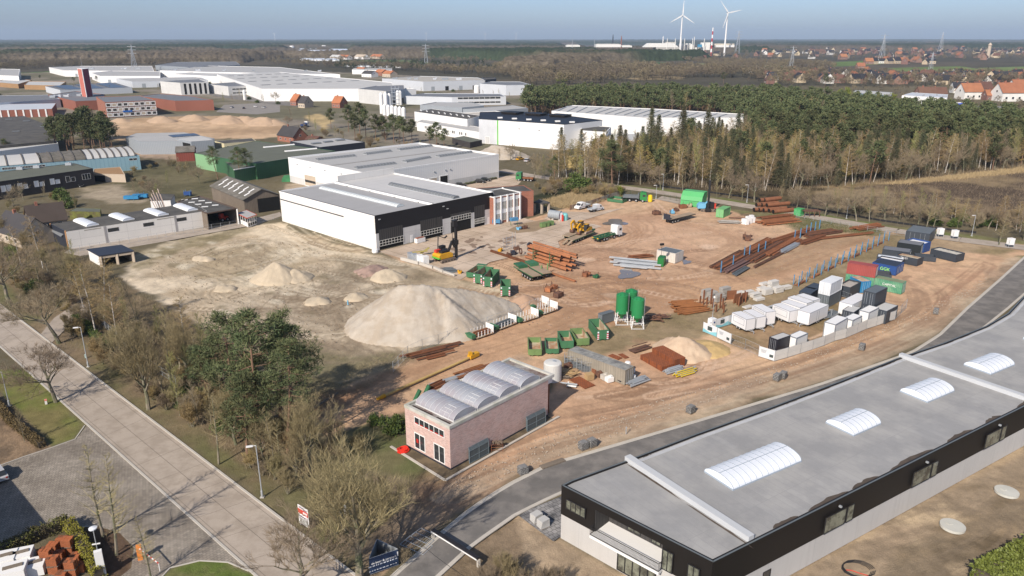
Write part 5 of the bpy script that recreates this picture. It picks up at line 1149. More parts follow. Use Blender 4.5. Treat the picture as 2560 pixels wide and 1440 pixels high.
b.build('frame',Ms_,rT)
for i,(x,y,h,r)in eN([(1192,232,8,3.0),(612,250,9,1.3)]):p=P(x,y);tag(MB().lathe(p,[(r,0),(r,h-1),(r*.5,h)],16).build('storage_tank',Mw_),['squat steel tank beside the stepped hall','slim white gas tank at the grey office building'][i],'tank')
rT,q=hall('warehouse','tall white cube hall with a black ridged roof in the centre',[(1197,297),(1410,311),(1506,300),(1380,284),(1290,278),(1200,280)],13,M_white,M_blackp,.15,.3,pm=M_blackp)
A,B,C=q[0],q[1],q[2];ow(rT,'green_stripe',A,B,cS(A,B,1243,6),cS(A,B,1246,6),.05,12.9,M_greenb,.07)
ow(rT,'end_cladding',A,B,.05,cS(A,B,1242,6),.05,12.8,mat('pale_ribbed_sheet',(.60,.62,.65),.6,pat='ribs',size=(.8,)),.05)
for k in range(6):p=P(1250+k*36,295+k*2.2,13);MB().box((p.x,p.y,13.2),(2.6,1.4,.7),.2).build('skylight',Mw_,rT)
for k in range(3):a,c=P(1262+k*60,282+k*3.4,13),P(1300+k*60,284.5+k*3.4,13);b=MB();b.bar(a+V3((0,0,.5)),c+V3((0,0,.5)),8,.9);b.build('roof_ridge',M_blackp,rT)
for k in range(3):s=cS(A,B,1298+k*50,9);ow(rT,'wall_light',A,B,s-.3,s+.3,9,9.4,M_dark,.2)
wN(rT,A,B,4,7,.05,4,1,Mw_,M_cplinth,.1,.2,'gate')
rT,q=hall('warehouse','lower white annex with a dark flat roof right of the white cube hall',[(1452,326),(1515,330),(1528,317),(1455,312)],10,M_white,Mrd,.2,.3)
A,B,C,D=q;b=MB();p=A.lerp(B,.05);n_=V3(((B-A).y,-(B-A).x,0)).normalized()
for k in range(4):a=p+n_*.5+V3((0,0,k*2.4));c=a+(B-A).normalized()*2.5*(1 if k%2==0 else 1)+V3((0,0,2.3));b.bar(a,c,.5,.12);b.tube(a,a+V3((0,0,3)),.05,.05,4)
b.build('stairs',Ms_,rT)
rT,q=hall('warehouse','white hall with a roof rack edge left of the white cube hall',[(1036,279),(1168,298),(1205,289),(1080,272)],9.5,Mw_,Mrd,.15,.2)
for k in range(9):p=P(1052+k*15,277+k*1.9,9.6);b=MB();b.box((p.x,p.y,9.9),(.5,7,.5),.2);b.build('roof_beam',Mw_,rT)
rT,q=hall('warehouse','long low white wing in front of the roof-rack hall',[(1042,304),(1198,330),(1202,318),(1060,297)],5.5,Mw_,Mrl,.15,.2)
A,B,C,D=q
for x in(1062,1066,1130,1134,1148,1153,1163):s=cS(A,B,x,3);wN(rT,A,B,s,s+1.2,2.2,3.8,1,Mw_,Mg_)
rT,q=hall('shed','low dark shed under the pines before the white cube hall',[(1130,345),(1175,356),(1205,350),(1160,340)],3,M_brickd,M_groof,.1,.1,cat='shed')
rT,q=hall('warehouse','long white hall with a dark-striped white roof before the pine wood',[(1379,277),(1605,294),(1860,294),(1860,285),(1640,272),(1430,263)],10.5,M_white,M_roofw,.3,.3)
A,B,C=q[0],q[1],q[2]
for k in range(17):
 a=q[0].lerp(q[1],.04+k*.056)if k<17 else q[1];a=P(1392+k*24,278.5+k*1.25,10.4);c=P(1392+k*24+(28 if k<3 else 42),278.5+k*1.25-13.5+min(k,3)*0,10.4)
 b=MB();b.bar(a+V3((0,0,.1)),c+V3((0,0,.1)),.5,.15);b.build('roof_stripe',M_sheetgrey,rT)
rT,q=hall('warehouse','small white hall with an open gate behind the dense pine',[(1512,345),(1570,351),(1640,345),(1590,333),(1520,334)],7.5,Mw_,M_roofw,.3,.3)
A,B,C=q[0],q[1],q[2];ow(rT,'gate',A,B,(B-A).length*.45,(B-A).length*.8,.02,5,M_dark,.06)
rT,q=hall('shed','cream and white shed in the birch scrub',[(1420,390),(1445,394),(1470,392),(1450,386)],5,mat('yellow_cream',(.6,.45,.2),.8),M_roofw,.1,.1,cat='shed')
A,B,C,D=q;ow(rT,'white_panel',B,C,0,(C-B).length,0.02,4.8,Mw_,.05)
A,B,C=P(1198,570),P(1303,547),P(1335,528);H=8.6
A=V3((hall1.location.x,0,0))if 0 else P(1234,562)
d1=(B-A).normalized();d2=V3((-d1.y,d1.x,0));C=B+d2*9;D=A+d2*9;D0=D-d1*8;A0=A
rT,q=hall('office_building','two-storey red brick office with white window bands beside the black gate front',None,H,M_brick,Mrd,.25,.3,pm=Mw_,world=[A,B,C,D])
L=(B-A).length
for z0,z1 in((.9,3.2),(4.4,6.8)):
 ow(rT,'white_band',A,B,.3,L-.8,z1,z1+1.1,Mw_,.06)
 for k in range(4):wN(rT,A,B,.5+k*(L-1.6)/4,.3+(k+.9)*(L-1.6)/4,z0,z1,5,Mw_,M_glassl,.1,.1)
for k in range(5):s=.35+k*(L-1)/4;ow(rT,'pilaster',A,B,s-.25,s+.25,.02,H+.1,Mw_,.3)
L2=(C-B).length;ow(rT,'pilaster',B,C,L2-.6,L2,.02,H+.2,Mw_,.3)
for s in(L2*.15,L2*.55):wN(rT,B,C,s,s+1.6,1.6,3.2,1,M_brickd,M_dark)
rT,q=hall('warehouse','black-roofed rear block between the gate front and the brick office',[(1190,470),(1212,484),(1334,477),(1310,463)],8.2,M_brick,Mrd,.15,.3)
rT=tH('canopy','flat dark canopy on pale pillars at the end of the brick office','canopy',P(1355,520));a=[P(1333,506,3.3),P(1355,510,3.3),P(1375,506,3.3),P(1350,498,3.3)]
MB().prism([(p.x,p.y)for p in ccw(a)],3.1,3.4).build('roof',Mrd,rT)
for k in range(4):p=a[k];c=sum(a,V3())/4;p=p.lerp(c,.15);MB().box((p.x,p.y,1.55),(.7,.5,3.1),.7).build('pillar',M_beige,rT)
# PINK BRICK BUILDING
HB=6.5;S0,W0,E0=P(1127,1175),P(1023,1112),P(1369,1040)
dL=(E0-S0).normalized();dW=V3((-dL.y,dL.x,0));LW=(W0-S0).dot(dW);LL=(E0-S0).length
W0=S0+dW*LW;N0=E0+dW*LW;rT=tH('brick_building','small pink brick building with four arched rooflights and white windows','building',(S0+N0)/2);pinkb=rT
MB().prism([(p.x,p.y)for p in(S0,E0,N0,W0)],.25,HB-.45).build('wall',M_brickp,rT)
MB().prism([(p.x,p.y)for p in inset(ccw([S0,E0,N0,W0]),-.03)],0,.25).build('plinth',M_navy,rT)
Lx=(P(1393,940,HB)-P(1125,1069,HB)).length;E1=S0+dL*Lx;N1=E1+dW*LW
rp=ccw([S0,E1,N1,W0]);MB().prism([(p.x,p.y)for p in inset(rp,.3)],HB-.44,HB-.3).build('roof',mat('dirty_roofing',(.36,.36,.35),.9,var=.1,scale=.6,col2=(.13,.075,.06),mixs=.28),rT)
b=MB()
for i in range(4):qo,qi=inset(rp,-.06),inset(rp,.38);j=(i+1)%4;b.prism([(p.x,p.y)for p in(qo[i],qo[j],qi[j],qi[i])],HB-.45,HB)
b.build('parapet',mat('roof_edge',(.55,.54,.50),.8,var=.08,col2=(.42,.42,.36),mixs=.5),rT)
b=MB();b.box(((E0+E1)/2+dW*LW/2).to_tuple()[:2]+(HB-.9,),(Lx-LL-.2,LW-.4,.9),math.atan2(dL.y,dL.x));b.build('canopy',Mw_,rT)
MB().tube(E1+dW*.6-dL*.4,E1+dW*.6-dL*.4+V3((0,0,HB-1)),.1,.1,6).build('post',mat('rust',(.24,.10,.05),.9,var=.3,scale=2),rT)
zb=HB-.3;rz_=math.atan2(dL.y,dL.x)
M_poly=mat('polycarbonate',(.36,.38,.42),.35,var=.08,scale=.5,col2=(.33,.31,.34),mixs=.25)
for x0,x1 in((1144,1199),(1203,1256),(1259,1307),(1311,1359)):
 s0=cS(S0,E0,x0,HB);s1=cS(S0,E0,x1,HB);c=S0+dL*(s0+s1)/2;a=c+dW*.75;e=c+dW*(LW-.7);a.z=e.z=zb
 sk=bR(rT,a,e,s1-s0,1.0,M_poly,mat('alu_rib',(.62,.63,.64),.5),8,z=zb,seg=14,rib=.045)
 b=MB()
 for t in(.18,.3,.42):
  an=math.pi*(1-t);p=c+dW*1.8+dL*(math.cos(an)*(s1-s0)/2)+V3((0,0,zb+.2+math.sin(an)*1.02));b.bar(p,p+dW*1.6,.05)
 b.build('opening_frame',MATS['alu_rib'],sk)
for t0,t1 in((.05,.38),(.48,.93)):
 a=S0+dL*.75+dW*LW*t0;e=S0+dL*.75+dW*LW*t1;b=MB();sT(b,[a,e],.55,HB-.3,HB-.28);b.build('moss_patch',mat('moss_dark',(.05,.035,.03),.95),rT)
WA,WB=W0,S0;dd=(WB-WA).normalized()
def fcol(x,z):return cS(WA,WB,x,z)
s0,s1=fcol(1036,5.3),fcol(1111,5.3);wN(rT,WA,WB,s0,s1,4.35,5.45,6,Mw_,Mg_,.06,.09)
for i in range(6):a=s0+(s1-s0)*(i+.15)/6;ow(rT,'red_blind',WA,WB,a,a+(s1-s0)*.1,4.45,4.6,mat('red_inside',(.45,.03,.02),.5),.075,.03)
for x0,x1,z0,z1 in((1037,1063.5,.55,3.0),(1085,1112.5,.35,2.9)):wN(rT,WA,WB,fcol(x0,1.7),fcol(x1,1.7),z0,z1,2,Mw_,Mg_,.06,.11)
ow(rT,'red_chair',WA,WB,fcol(1042,1.7),fcol(1047,1.7),1.5,2.1,MATS['red_inside'],.075,.03)
b=MB();a=S0-dL*2.2-dW*1.3;e=W0-dL*1.6+dW*1.5;sT(b,[e,a],.35,0,.12);a2=S0+dL*(LL+1)-dW*1.4;sT(b,[a,a2],.35,0,.12)
tag(b.build('kerb',M_kerb),'low concrete edging around the brick building',kind='structure')
sheet('gravel_strip',[S0-dL*2-dW*1.1,S0+dL*LL-dW*1.1,S0+dL*LL,S0,W0,W0-dL*1.5],.012,mat('wet_soil',(.17,.13,.08),.95,var=.2,scale=1,col2=(.09,.07,.045),mixs=.5))
# LONG FOREGROUND HALL
HF=7.0;ZS=3.3
bk=[(1405,1213),(1430,1201),(1565,1152),(1740,1085),(1920,1021),(2100,953),(2242,896),(2357,858),(2465,815),(2520,783),(2562,738),(2660,640)]
fr_=[(1783,1405),(2025,1279),(2200,1187),(2395,1095),(2560,1016),(2900,850)]
bkp=[P(x,y,HF)for x,y in bk];frp=[P(x,y,HF)for x,y in fr_]
frp=[frp[0],frp[0]+(frp[4]-frp[0])*1.55]
ring=ccw([V3((p.x,p.y,0))for p in frp+bkp[::-1]])
rT=tH('long_hall','huge long hall with black band, pale concrete plinth and four white rooflights in the foreground','hall',sum(ring,V3())/len(ring));lh=rT
MB().prism([(p.x,p.y)for p in ring],0,ZS).build('plinth',mat('concrete_wall',(.50,.49,.475),.85,var=.05,scale=.4,pat='wall',size=(7.5,9),mort=.03,pc=(.4,.4,.4),streak=.16),rT)
F0,F1,K0=[V3((p.x,p.y,0))for p in(frp[0],frp[1],bkp[0])];ed=(F0-K0);EL=ed.length;edn=ed.normalized();inn=V3((-edn.y,edn.x,0));
inn=inn if inn.dot(F1-F0)>0 else-inn
b=MB();rg=ring;n=len(rg)
def sameseg(p,q):return min((p-K0).length+(q-F0).length,(p-F0).length+(q-K0).length)<.1
for i in range(n):
 p,q=rg[i],rg[(i+1)%n]
 if sameseg(p,q):continue
 sT(b,[p,q],.4,ZS+.003,HF,.12)
b.build('black_cladding',M_blackp,rT)
r0,r1=cS(K0,F0,1487,4),cS(K0,F0,1655,4)
b=MB()
for a,c,z0,z1 in((0,r0,ZS,HF),(r1,EL,ZS,HF),(r0,r1,6.1,HF)):sT(b,[K0+edn*a,K0+edn*c],.4,z0+.003,z1,.12)
b.build('black_cladding',M_blackp,rT,label='black cladding of the short end')
ri=inset(rg,.25);MB().poly([V3((p.x,p.y,HF-.12))for p in ri]).build('roof',mat('long_roofing',(.30,.30,.30),.85,var=.08,scale=.5,pat='floor',size=(9,1.0),mort=.02,pc=(.275,.275,.275),ang=math.atan2(dL.y,dL.x)+1.33,col2=(.37,.365,.355),mixs=.16),rT)
b=MB()
for i in range(n):sT(b,[rg[i],rg[(i+1)%n]],.16,HF-.02,HF+.03,.05)
b.build('coping',mat('coping_grey',(.13,.15,.16),.5),rT)
b=MB();bi=[V3((p.x,p.y,0))for p in bkp];sT(b,bi[2:],.5,HF-.11,HF-.04,-.75 if inset(rg,.5)[0]is None else-.8);b.build('roof_gutter',mat('gutter_membrane',(.46,.47,.48),.8),rT)
dk=mat('dark_recess_boards',(.05,.047,.046),.7,var=.15,pat='ribs',size=(.6,),pc=(.03,.03,.03));a,c=K0+edn*r0,K0+edn*r1;dep=2.6
b=MB();sT(b,[a+inn*dep,c+inn*dep],.2,ZS,6.1);sT(b,[a,a+inn*dep],.2,ZS,6.1);sT(b,[c,c+inn*dep],.2,ZS,6.1);b.build('recess_wall',dk,rT)
bal=MB().prism([(p.x,p.y)for p in ccw([a-inn*.9,c-inn*.9+edn*.2,c+inn*dep,a+inn*dep])],ZS-.28,ZS+.02).build('balcony',Mw_,rT)
MB().prism([(p.x,p.y)for p in ccw([a+inn*.1,c+inn*.1,c+inn*dep,a+inn*dep])],6.1,6.2).build('soffit',dk,rT)
A2,B2=a+inn*(dep-.1),c+inn*(dep-.1);l2=(B2-A2).length
for f0,f1 in((.30,.50),(.66,.80)):wN(rT,A2,B2,l2*f0,l2*f1,ZS+.2,5.6,2,M_rail,M_glassl,.06,.1)
b=MB();pts=[a-inn*.0,a-inn*.85,c-inn*.85+edn*.15,c-inn*.0+edn*.15]
for i in range(3):
 p,q=pts[i],pts[i+1];L=(q-p).length
 for z in(.12,1.05):b.bar(p+V3((0,0,ZS+z)),q+V3((0,0,ZS+z)),.05)
 for k in range(int(L/.14)+1):m=p+(q-p)*min(1,k*.14/L);b.bar(m+V3((0,0,ZS+.1)),m+V3((0,0,ZS+1.05)),.025)
b.build('railing',M_rail,bal)
wN(rT,K0,F0,cS(K0,F0,1419,5),cS(K0,F0,1468,5),4.55,5.85,4,M_rail,M_glassl,.36,.1)
wN(rT,K0,F0,cS(K0,F0,1659,4.6),cS(K0,F0,1686,4.6),3.5,5.9,2,M_rail,M_glassl,.36,.1)
wN(rT,K0,F0,cS(K0,F0,1722,4.6),cS(K0,F0,1752,4.6),3.5,5.7,2,M_rail,M_glassl,.36,.1)
wN(rT,K0,F0,cS(K0,F0,1543,1.5),cS(K0,F0,1640,1.5),.1,2.9,5,M_rail,M_glassl,.05,.14)
LF=(F1-F0).length
for x0,x1 in((2055,2127),(2275,2337),(2457,2508),(2600,2645)):
 s0,s1=cS(F0,F1,x0,4.6),cS(F0,F1,x1,4.6);wN(rT,F0,F1,s0,s0+(s1-s0)*.72,3.6,5.7,1,M_rail,M_glassl,.36,.08);wN(rT,F0,F1,s0+(s1-s0)*.76,s1,3.6,5.7,1,M_rail,M_glassl,.36,.08)
wN(rT,F0,F1,cS(F0,F1,1905,1.5),cS(F0,F1,1925,1.5),.1,2.4,1,M_rail,Mg_,.05,.1,'door')
for x in(2093,2310,2492):s=cS(F0,F1,x,6.3);d=(F1-F0).normalized();p=F0+d*s+V3((d.y,-d.x,0))*.4;MB().box((p.x,p.y,6.35),(.2,.3,.2),math.atan2(d.y,d.x)).build('wall_light',Ms_,rT)
zr=HF-.12
for a,c,w,n_ in(((1796,1203),(1965,1134),5.0,12),((2099,1074),(2166,1045),4.6,6),((2284,993),(2350,966),4.6,6),((2443,925),(2501,902),4.6,6),((2590,858),(2650,835),4.6,6)):
 a,c=P(*a,zr),P(*c,zr);sk=bR(rT,a,c,w*.86,.85,M_skyl,MATS['skylight_frame'],n_,z=zr,seg=14,rib=.04)
 b=MB();d=(c-a).normalized();b.bar(a+V3((0,0,1.07)),c+V3((0,0,1.07)),.05);b.build('ridge_bar',MATS['skylight_frame'],sk)
for a,c in(((1568,1147),(1878,1350)),((2250,890),(2580,1003))):
 a,c=P(*a,HF),P(*c,HF);b=MB();sT(b,[a,c],.8,zr+.0,HF+.45);b.build('fire_wall',mat('fire_wall_white',(.50,.52,.54),.7,var=.03),rT);b=MB();sT(b,[a,c],.86,HF+.45,HF+.5);b.build('fire_wall_cap',MATS['fire_wall_white'],rT)
mud=mat('roof_mud',(.09,.07,.055),.95,var=.3,scale=2)
r=random.Random(4)
def blotch(rT,p,d,L,w,z,name='mud_patch'):
 n=V3((-d.y,d.x,0));b=MB();m=9;up,dn_=[],[]
 for i in range(m+1):t=i/m;e=math.sin(math.pi*t)**.5;up.append(p+d*L*t+n*w*e*r.uniform(.5,1)+V3((0,0,z-p.z)));dn_.append(p+d*L*t-n*w*.25*e*r.uniform(.5,1)+V3((0,0,z-p.z)))
 for i in range(m):b.poly([dn_[i],dn_[i+1],up[i+1],up[i]])
 b.build(name,mud,rT)
for x,y,L in[(1742,1097,3.2),(1895,1042,5.5),(1955,1018,4.2),(2022,990,5),(2100,958,1.2),(2140,944,4),(2200,920,4.5),(2270,893,2.5),(2360,862,3),(2400,848,4.5),(1600,1150,2.5)]:
 p=P(x,y,zr+.01);q=P(x+20,y-7.6,zr+.01);blotch(rT,p,(q-p).normalized(),L,.35,zr+.012)
d=(F1-F0).normalized()
for s,L in((9,4),(14.5,7),(22,5),(29,9),(41,6),(50,4),(58,7)):blotch(rT,F0+d*s+V3((-d.y,d.x,0))*.45,d,L,.55,zr+.014)
a,c=P(1568,1147,HF),P(1878,1350,HF);dd=(c-a).normalized();blotch(rT,a-V3((-dd.y,dd.x,0))*-.0+dd*.5-V3((dd.y,-dd.x,0))*0+V3((dd.y,-dd.x,0))*.7,dd,9,.3,zr+.02);blotch(rT,a+dd*10+V3((dd.y,-dd.x,0))*.75,dd,9,.3,zr+.02)
A,B=P(0,1165),P(125,1320);sv=V3((math.cos(SUN_AZ),math.sin(SUN_AZ),0))*(8/math.tan(SUN_EL));dd=(B-A).normalized();a,c=A+sv-dd*30,B+sv+dd*1;o=V3((dd.y,-dd.x,0));o=o if o.x<0 else-o
hall('warehouse','grey hall beside the driveway whose shadow falls across the pavers',None,8,M_lightgrey,M_roofg,.3,.3,world=[a,c,c+o*20,a+o*20])
# STREET FURNITURE
def lamp(base,top,label,head=1,hz=1.0):
 p=P(*base);h=HT(base[0],base[1],top);rT=tH('street_lamp',label,'street lamp',p)
 MB().lathe(p,[(.16,0),(.14,.9),(.08,1.0),(.06,h)],8).build('pole',Ms_,rT);d=V3((-.75,-.2,0)).normalized()*hz
 b=MB();q=p+V3((0,0,h));b.bar(q,q+d*.5,.06);b.box((q+d*.75).to_tuple(),(.8,.3,.12),math.atan2(d.y,d.x));b.build('lamp_head',Mw_,rT)
 MB().box((p.x,p.y,.04),(.5,.5,.08)).build('foot',M_kerb,rT);return rT
lamp((221,917),818,'steel street lamp on the verge before the green hedge');lamp((656,1243),1114,'steel street lamp beside the ivy-covered tree');lamp((24,1015),930,'steel street lamp by the lawn at the left edge')
for b_,t_,l_ in(((1640,497),463,'lamp post with a bright head beside the yard entrance'),((1657,475),435,'lamp post across the back road from the yard entrance'),((1867,506),462,'lamp post behind the big rust pipes'),((2116,546),497,'lamp post behind the blue-posted rack'),((2429,590),538,'lamp post near the end of the black roadside barrier')):lamp(b_,t_,l_)
p=P(257,1440);rT=tH('charging_column','tall white column with two dark windows and a lamp at the yellow hedge','column',p)
MB().box((p.x,p.y,1.6),(.75,.5,3.2),.5).build('body',Mw_,rT)
for z in(1.2,2.2):MB().box((p.x-.1,p.y-.24,z),(.45,.12,.55),.5).build('window',Mg_,rT)
p=P(250,1405);h=HT(250,1405,1322);rT=tH('street_lamp','lamp with a round white disc head beside the white column','street lamp',p)
MB().tube(p,p+V3((0,0,h)),.06,.05,8).build('pole',Ms_,rT);MB().lathe(p+V3((0,0,h)),[(.05,-.15),(.42,0),(.42,.12),(.1,.2)],14).build('lamp_head',M_skyl,rT);MB().box((p.x,p.y,h*.55),(.8,.12,.1),.3).build('bracket',Mw_,rT)
p=P(352,1398);rT=tH('barrier','red and white striped barrier arm with an orange housing at the driveway','barrier',p)
MB().box((p.x,p.y,.9),(.5,.45,1.8),.4).build('housing',mat('orange_paint',(.75,.25,.05),.6),rT)
q0,q1=p+V3((.1,-.1,1.5)),P(400,1428)+V3((0,0,1.0));b=MB()
for i in range(12):b.mat(i%2);b.bar(q0.lerp(q1,i/12),q0.lerp(q1,(i+1)/12),.09)
b.build('arm',[Mw_,mat('signal_red',(.55,.05,.03),.6)],rT);b=MB();b.tube(q1*1,V3((q1.x,q1.y,0)),.04,.04,6);b.build('post',Mw_,rT)
def face_frame(p,z,nx,ny):return wallM((p.x,p.y,z),nx,ny)
p0=P(762,1318);rT=tH('real_estate_sign','white and red sale sign board on two posts on the street verge','sign',p0);dn=V3((-.62,-.78,0)).normalized();tx=V3((-dn.y,dn.x,0));tx=-tx if tx.x<0 else tx;rz=math.atan2(tx.y,tx.x)
for s in(-.75,.75):MB().tube(p0+tx*s,p0+tx*s+V3((0,0,2.5)),.05,.05,6).build('post',Ms_,rT)
MB().box((p0.x,p0.y,1.5),(1.9,.06,2.5),rz).build('board',Mw_,rT)
MB().box((p0+dn*.04).to_tuple()[:2]+(1.98,),(1.84,.03,.62),rz).build('red_panel',MATS['signal_red'],rT)
MB().box((p0+dn*.04).to_tuple()[:2]+(.75,),(1.6,.03,.8),rz).build('photo_panel',mat('sign_photo',(.22,.22,.21),.6,var=.6,scale=3,col2=(.5,.5,.48),mixs=2),rT)
b=MB()
for z,w0,w1 in((2.62,-.75,.2),(2.5,-.7,.75),(2.38,.1,.75),(2.1,0,.8),(1.98,0,.8),(1.86,0,.75),(1.4,-.7,.5),(1.3,-.7,.7),(.28,-.7,.3)):
 b.mat(0 if z>2.2 or z<1.6 else 1);q=p0+dn*.065;b.bar(q+tx*w0+V3((0,0,z)),q+tx*w1+V3((0,0,z)),.02,.06)
b.build('print_lines',[mat('print_grey',(.15,.1,.14),.7),Mw_],rT)
for i,(x,y,c,l)in eN([(116,1010,Mw_,'small white post with a pink cap on the lawn'),(206,748,Mw_,'small white and red sign plate at the concrete entrance'),(867,1320,mat('post_grey',(.5,.52,.52),.7),'tall pale grey post among the leaf litter'),(214,895,mat('pale_teal',(.45,.6,.58),.7),'little pale plate beside the verge lamp post')]):
 p=P(x,y);rT=tH('marker_post',l,'post',p);h=[.6,.5,2.9,.5][i];w=[.3,.3,.28,.2][i]
 MB().box((p.x,p.y,h/2),(w,w,h),.5).build('post',c,rT);MB().box((p.x+.02,p.y,h+.1),(w*1.15,w*1.15,.2),.5).build('cap',mat('pink_cap',(.7,.25,.2),.7)if i<2 else c,rT)
p=P(10,640);
rT=tH('site_fence','triangular pen of site fence panels with a dark blue company banner at the lane mouth','fence',P(950,1400));cs=[P(925,1438),P(997,1413),P(945,1388)]
hp=2.1
for i in range(3):
 p,q=cs[i],cs[(i+1)%3];L=(q-p).length;d=(q-p)/L
 b=MB();b.bar(p+V3((0,0,hp/2)),q+V3((0,0,hp/2)),.02,hp-.1);b.build('banner' if i==0 else 'panel_cover',[mat('banner_blue',(.022,.045,.105),.6,var=.25,scale=1.5),mat('grey_net',(.24,.26,.27),.8,var=.2,scale=2),MATS.get('grey_net')or Ms_][i],rT)
 b=MB()
 for e in(p,q):b.tube(e,e+V3((0,0,hp+.05)),.03,.03,6)
 for z in(.1,hp):b.bar(p+V3((0,0,z)),q+V3((0,0,z)),.04)
 b.build('frame',Ms_,rT)
p,q=cs[0],cs[1];d=(q-p).normalized();nn=V3((d.y,-d.x,0));c=(p+q)/2+nn*.04
text_mesh('de boer & partners',.36,Mw_,wallM((c.x,c.y,1.35),nn.x,nn.y),rT,bold=.004);b=MB();rr5=random.Random(2)
for z,h_ in((1.02,.13),(.45,.07)):
 t=-1.7
 while t<1.5:w_=rr5.uniform(.08,.3);q=c+d*t;b.bar(V3((q.x,q.y,z)),V3((q.x,q.y,z))+d*w_,.02,h_);t+=w_+.12
b.build('print_lines',M_skyl,rT)
e=c+d*1.55;b=MB();b.box((e.x,e.y,1.5),(.1,.03,.4),math.atan2(d.y,d.x));b.box((e.x,e.y,1.75),(.12,.04,.12),math.atan2(d.y,d.x));b.build('emblem',Mw_,rT)
for k in range(3):
 a,c_=P(1000+k*14,1362-k*9),P(1058+k*3,1388-k*13);rT=tH('wire_fence','wire fence panel lying on the ground between the blue banner pen and the lane','fence panel',a,0,'wire fence panels lying by the banner pen');b=MB();z=.06+.07*k
 w=V3((.9,1.5,0));P4=[a,c_,c_+w,a+w]
 for i in range(4):b.bar(P4[i]+V3((0,0,z)),P4[(i+1)%4]+V3((0,0,z)),.05)
 for i in range(1,8):b.bar(a.lerp(c_,i/8)+V3((0,0,z)),(a+w).lerp(c_+w,i/8)+V3((0,0,z)),.02)
 b.build('frame',Ms_,rT)
a,c=P(1084,1350),P(1192,1418);rT=tH('height_barrier','black beam with a pale edge lying across the asphalt lane on low feet','barrier',(a+c)/2);b=MB()
z=1.1;a2,c2=P(1082,1325,z),P(1196,1396,z);b.bar(a2,c2,.42,.28);b.build('beam',mat('black_rubber',(.022,.021,.025),.6),rT);b=MB();b.bar(a2+V3((-.2,-.2,-.06)),c2+V3((-.2,-.2,-.06)),.04,.16);b.build('pale_edge',Mw_,rT)
for e in(a2,c2):MB().box((e.x,e.y,z/2-.07),(.3,.3,z-.14),.6).build('foot',M_kerb,rT)
b=MB();pts=[P(965,1278,6.5).lerp(P(1290,1510,6.5),t/12)for t in range(13)]
for i,q in eN(pts):q.z-=1.2*math.sin(math.pi*i/12)
b.path(pts,.022,5);tag(b.build('power_cable',M_rail),'black overhead cable crossing above the asphalt lane','cable')
M_gblock=mat('grey_block',(.27,.27,.27),.9,var=.12,scale=2,pat='wall',size=(.5,.25),mort=.03)
for i,(x,y,l)in eN([(1307,1184,'single wrapped pallet of grey kerb blocks closest to the brick building'),(1458,1122,'left one of two touching block pallets beside the lane'),(1479,1115,'right one of two touching block pallets beside the lane'),(1726,1031,'single block pallet in the middle of the lane verge'),(1942,950,'left one of the two dark block pallets behind the long hall'),(1957,945,'right one of the two dark block pallets behind the long hall'),(2154,874,'single block pallet near the white-screened fence corner'),(2339,784,'farthest block pallet beside the lane bend')]):
 p=P(x,y);rT=tH('block_pallet',l,'pallet');place(rT,p,0)
 b=MB();b.box((p.x,p.y,.62),(1.15,.95,1.0),.5+i*.07);b.box((p.x+.03,p.y,1.16),(.9,.8,.1),.5+i*.07);b.build('blocks',M_gblock,rT);MB().box((p.x,p.y,.07),(1.2,1.0,.13),.5+i*.07).build('pallet',M_wood,rT)
for i,(x,y)in eN([(1341,1302),(1358,1316)]):
 p=P(x,y);rT=tH('slab_pallet',['left','right'][i]+' one of two pale slab stacks on the half-laid terrace','pallet',p);b=MB()
 for k in range(4):b.box((p.x,p.y,.2+k*.25),(1.25-.03*k,.95,.23),.55+.05*k)
 b.build('slabs',mat('pale_slab',(.46,.46,.45),.85,var=.08),rT);MB().box((p.x,p.y,.04),(1.2,1,.08),.6).build('pallet',M_wood,rT)
b=MB();a,c=P(1352,1170),P(1410,1150);b.bar(a+V3((0,0,.1)),c+V3((0,0,.1)),.9,.12);tag(b.build('wooden_plank',M_wood),'old grey plank lying beside the lane kerb','plank')
p=P(1565,1085);b=MB();b.tube(p,p+V3((0,0,1.0)),.07,.07,6);b.box((p.x,p.y,1.05),(.2,.2,.1));tag(b.build('marker_post',Ms_),'short dark post standing in the sand beside the lane','post')
for i,(x,y)in eN([(2381,1318),(2516,1232)]):
 p=P(x,y);b=MB();pr=[(1.35,0),(1.35,.3),(.1,.34)];b.lathe(p,pr,24);b.box((p.x-.3,p.y+.2,.38),(.5,.5,.08),.3);tag(b.build('manhole_cover',mat('pit_concrete',(.52,.52,.48),.85,var=.1,scale=1)),['big round concrete pit cover nearest the long hall end','big round concrete pit cover at the right edge soil heap'][i],'pit cover')
b=MB()
for k in range(4):c=P(2140,1425)+V3((.1*k,0,.05+.06*k));pts=[c+V3((math.cos(t*.5)*(1.5+.05*k),math.sin(t*.5)*(1.2+.05*k),0))for t in range(13)];b.path(pts,.04,5)
tag(b.build('cable_coil',M_rail),'black cable coil lying on the soil near the bottom edge','cable coil');b=MB();p=P(2115,1425);b.path([p,p+V3((.5,-.1,.05)),p+V3((1.1,-.5,.05)),p+V3((1.9,-.9,.05)),p+V3((2.3,-1.4,.05))],.05,5);tag(b.build('red_hose',MATS['signal_red']),'red hose inside the black cable coil','hose')
b=MB()
for k in range(5):
 c=P(1005,1130)+V3((.16*(k%3),.1*k,.08+.07*k));pts=[c+V3((math.cos(t*.524)*(.62+.08*(k%2)),math.sin(t*.524)*.55,.05*math.sin(t)))for t in range(13)];b.path(pts,.085,6)
tag(b.build('red_hose',mat('bright_red',(.65,.03,.015),.5)),'coil of bright red pipe at the left corner of the pink brick building','hose')
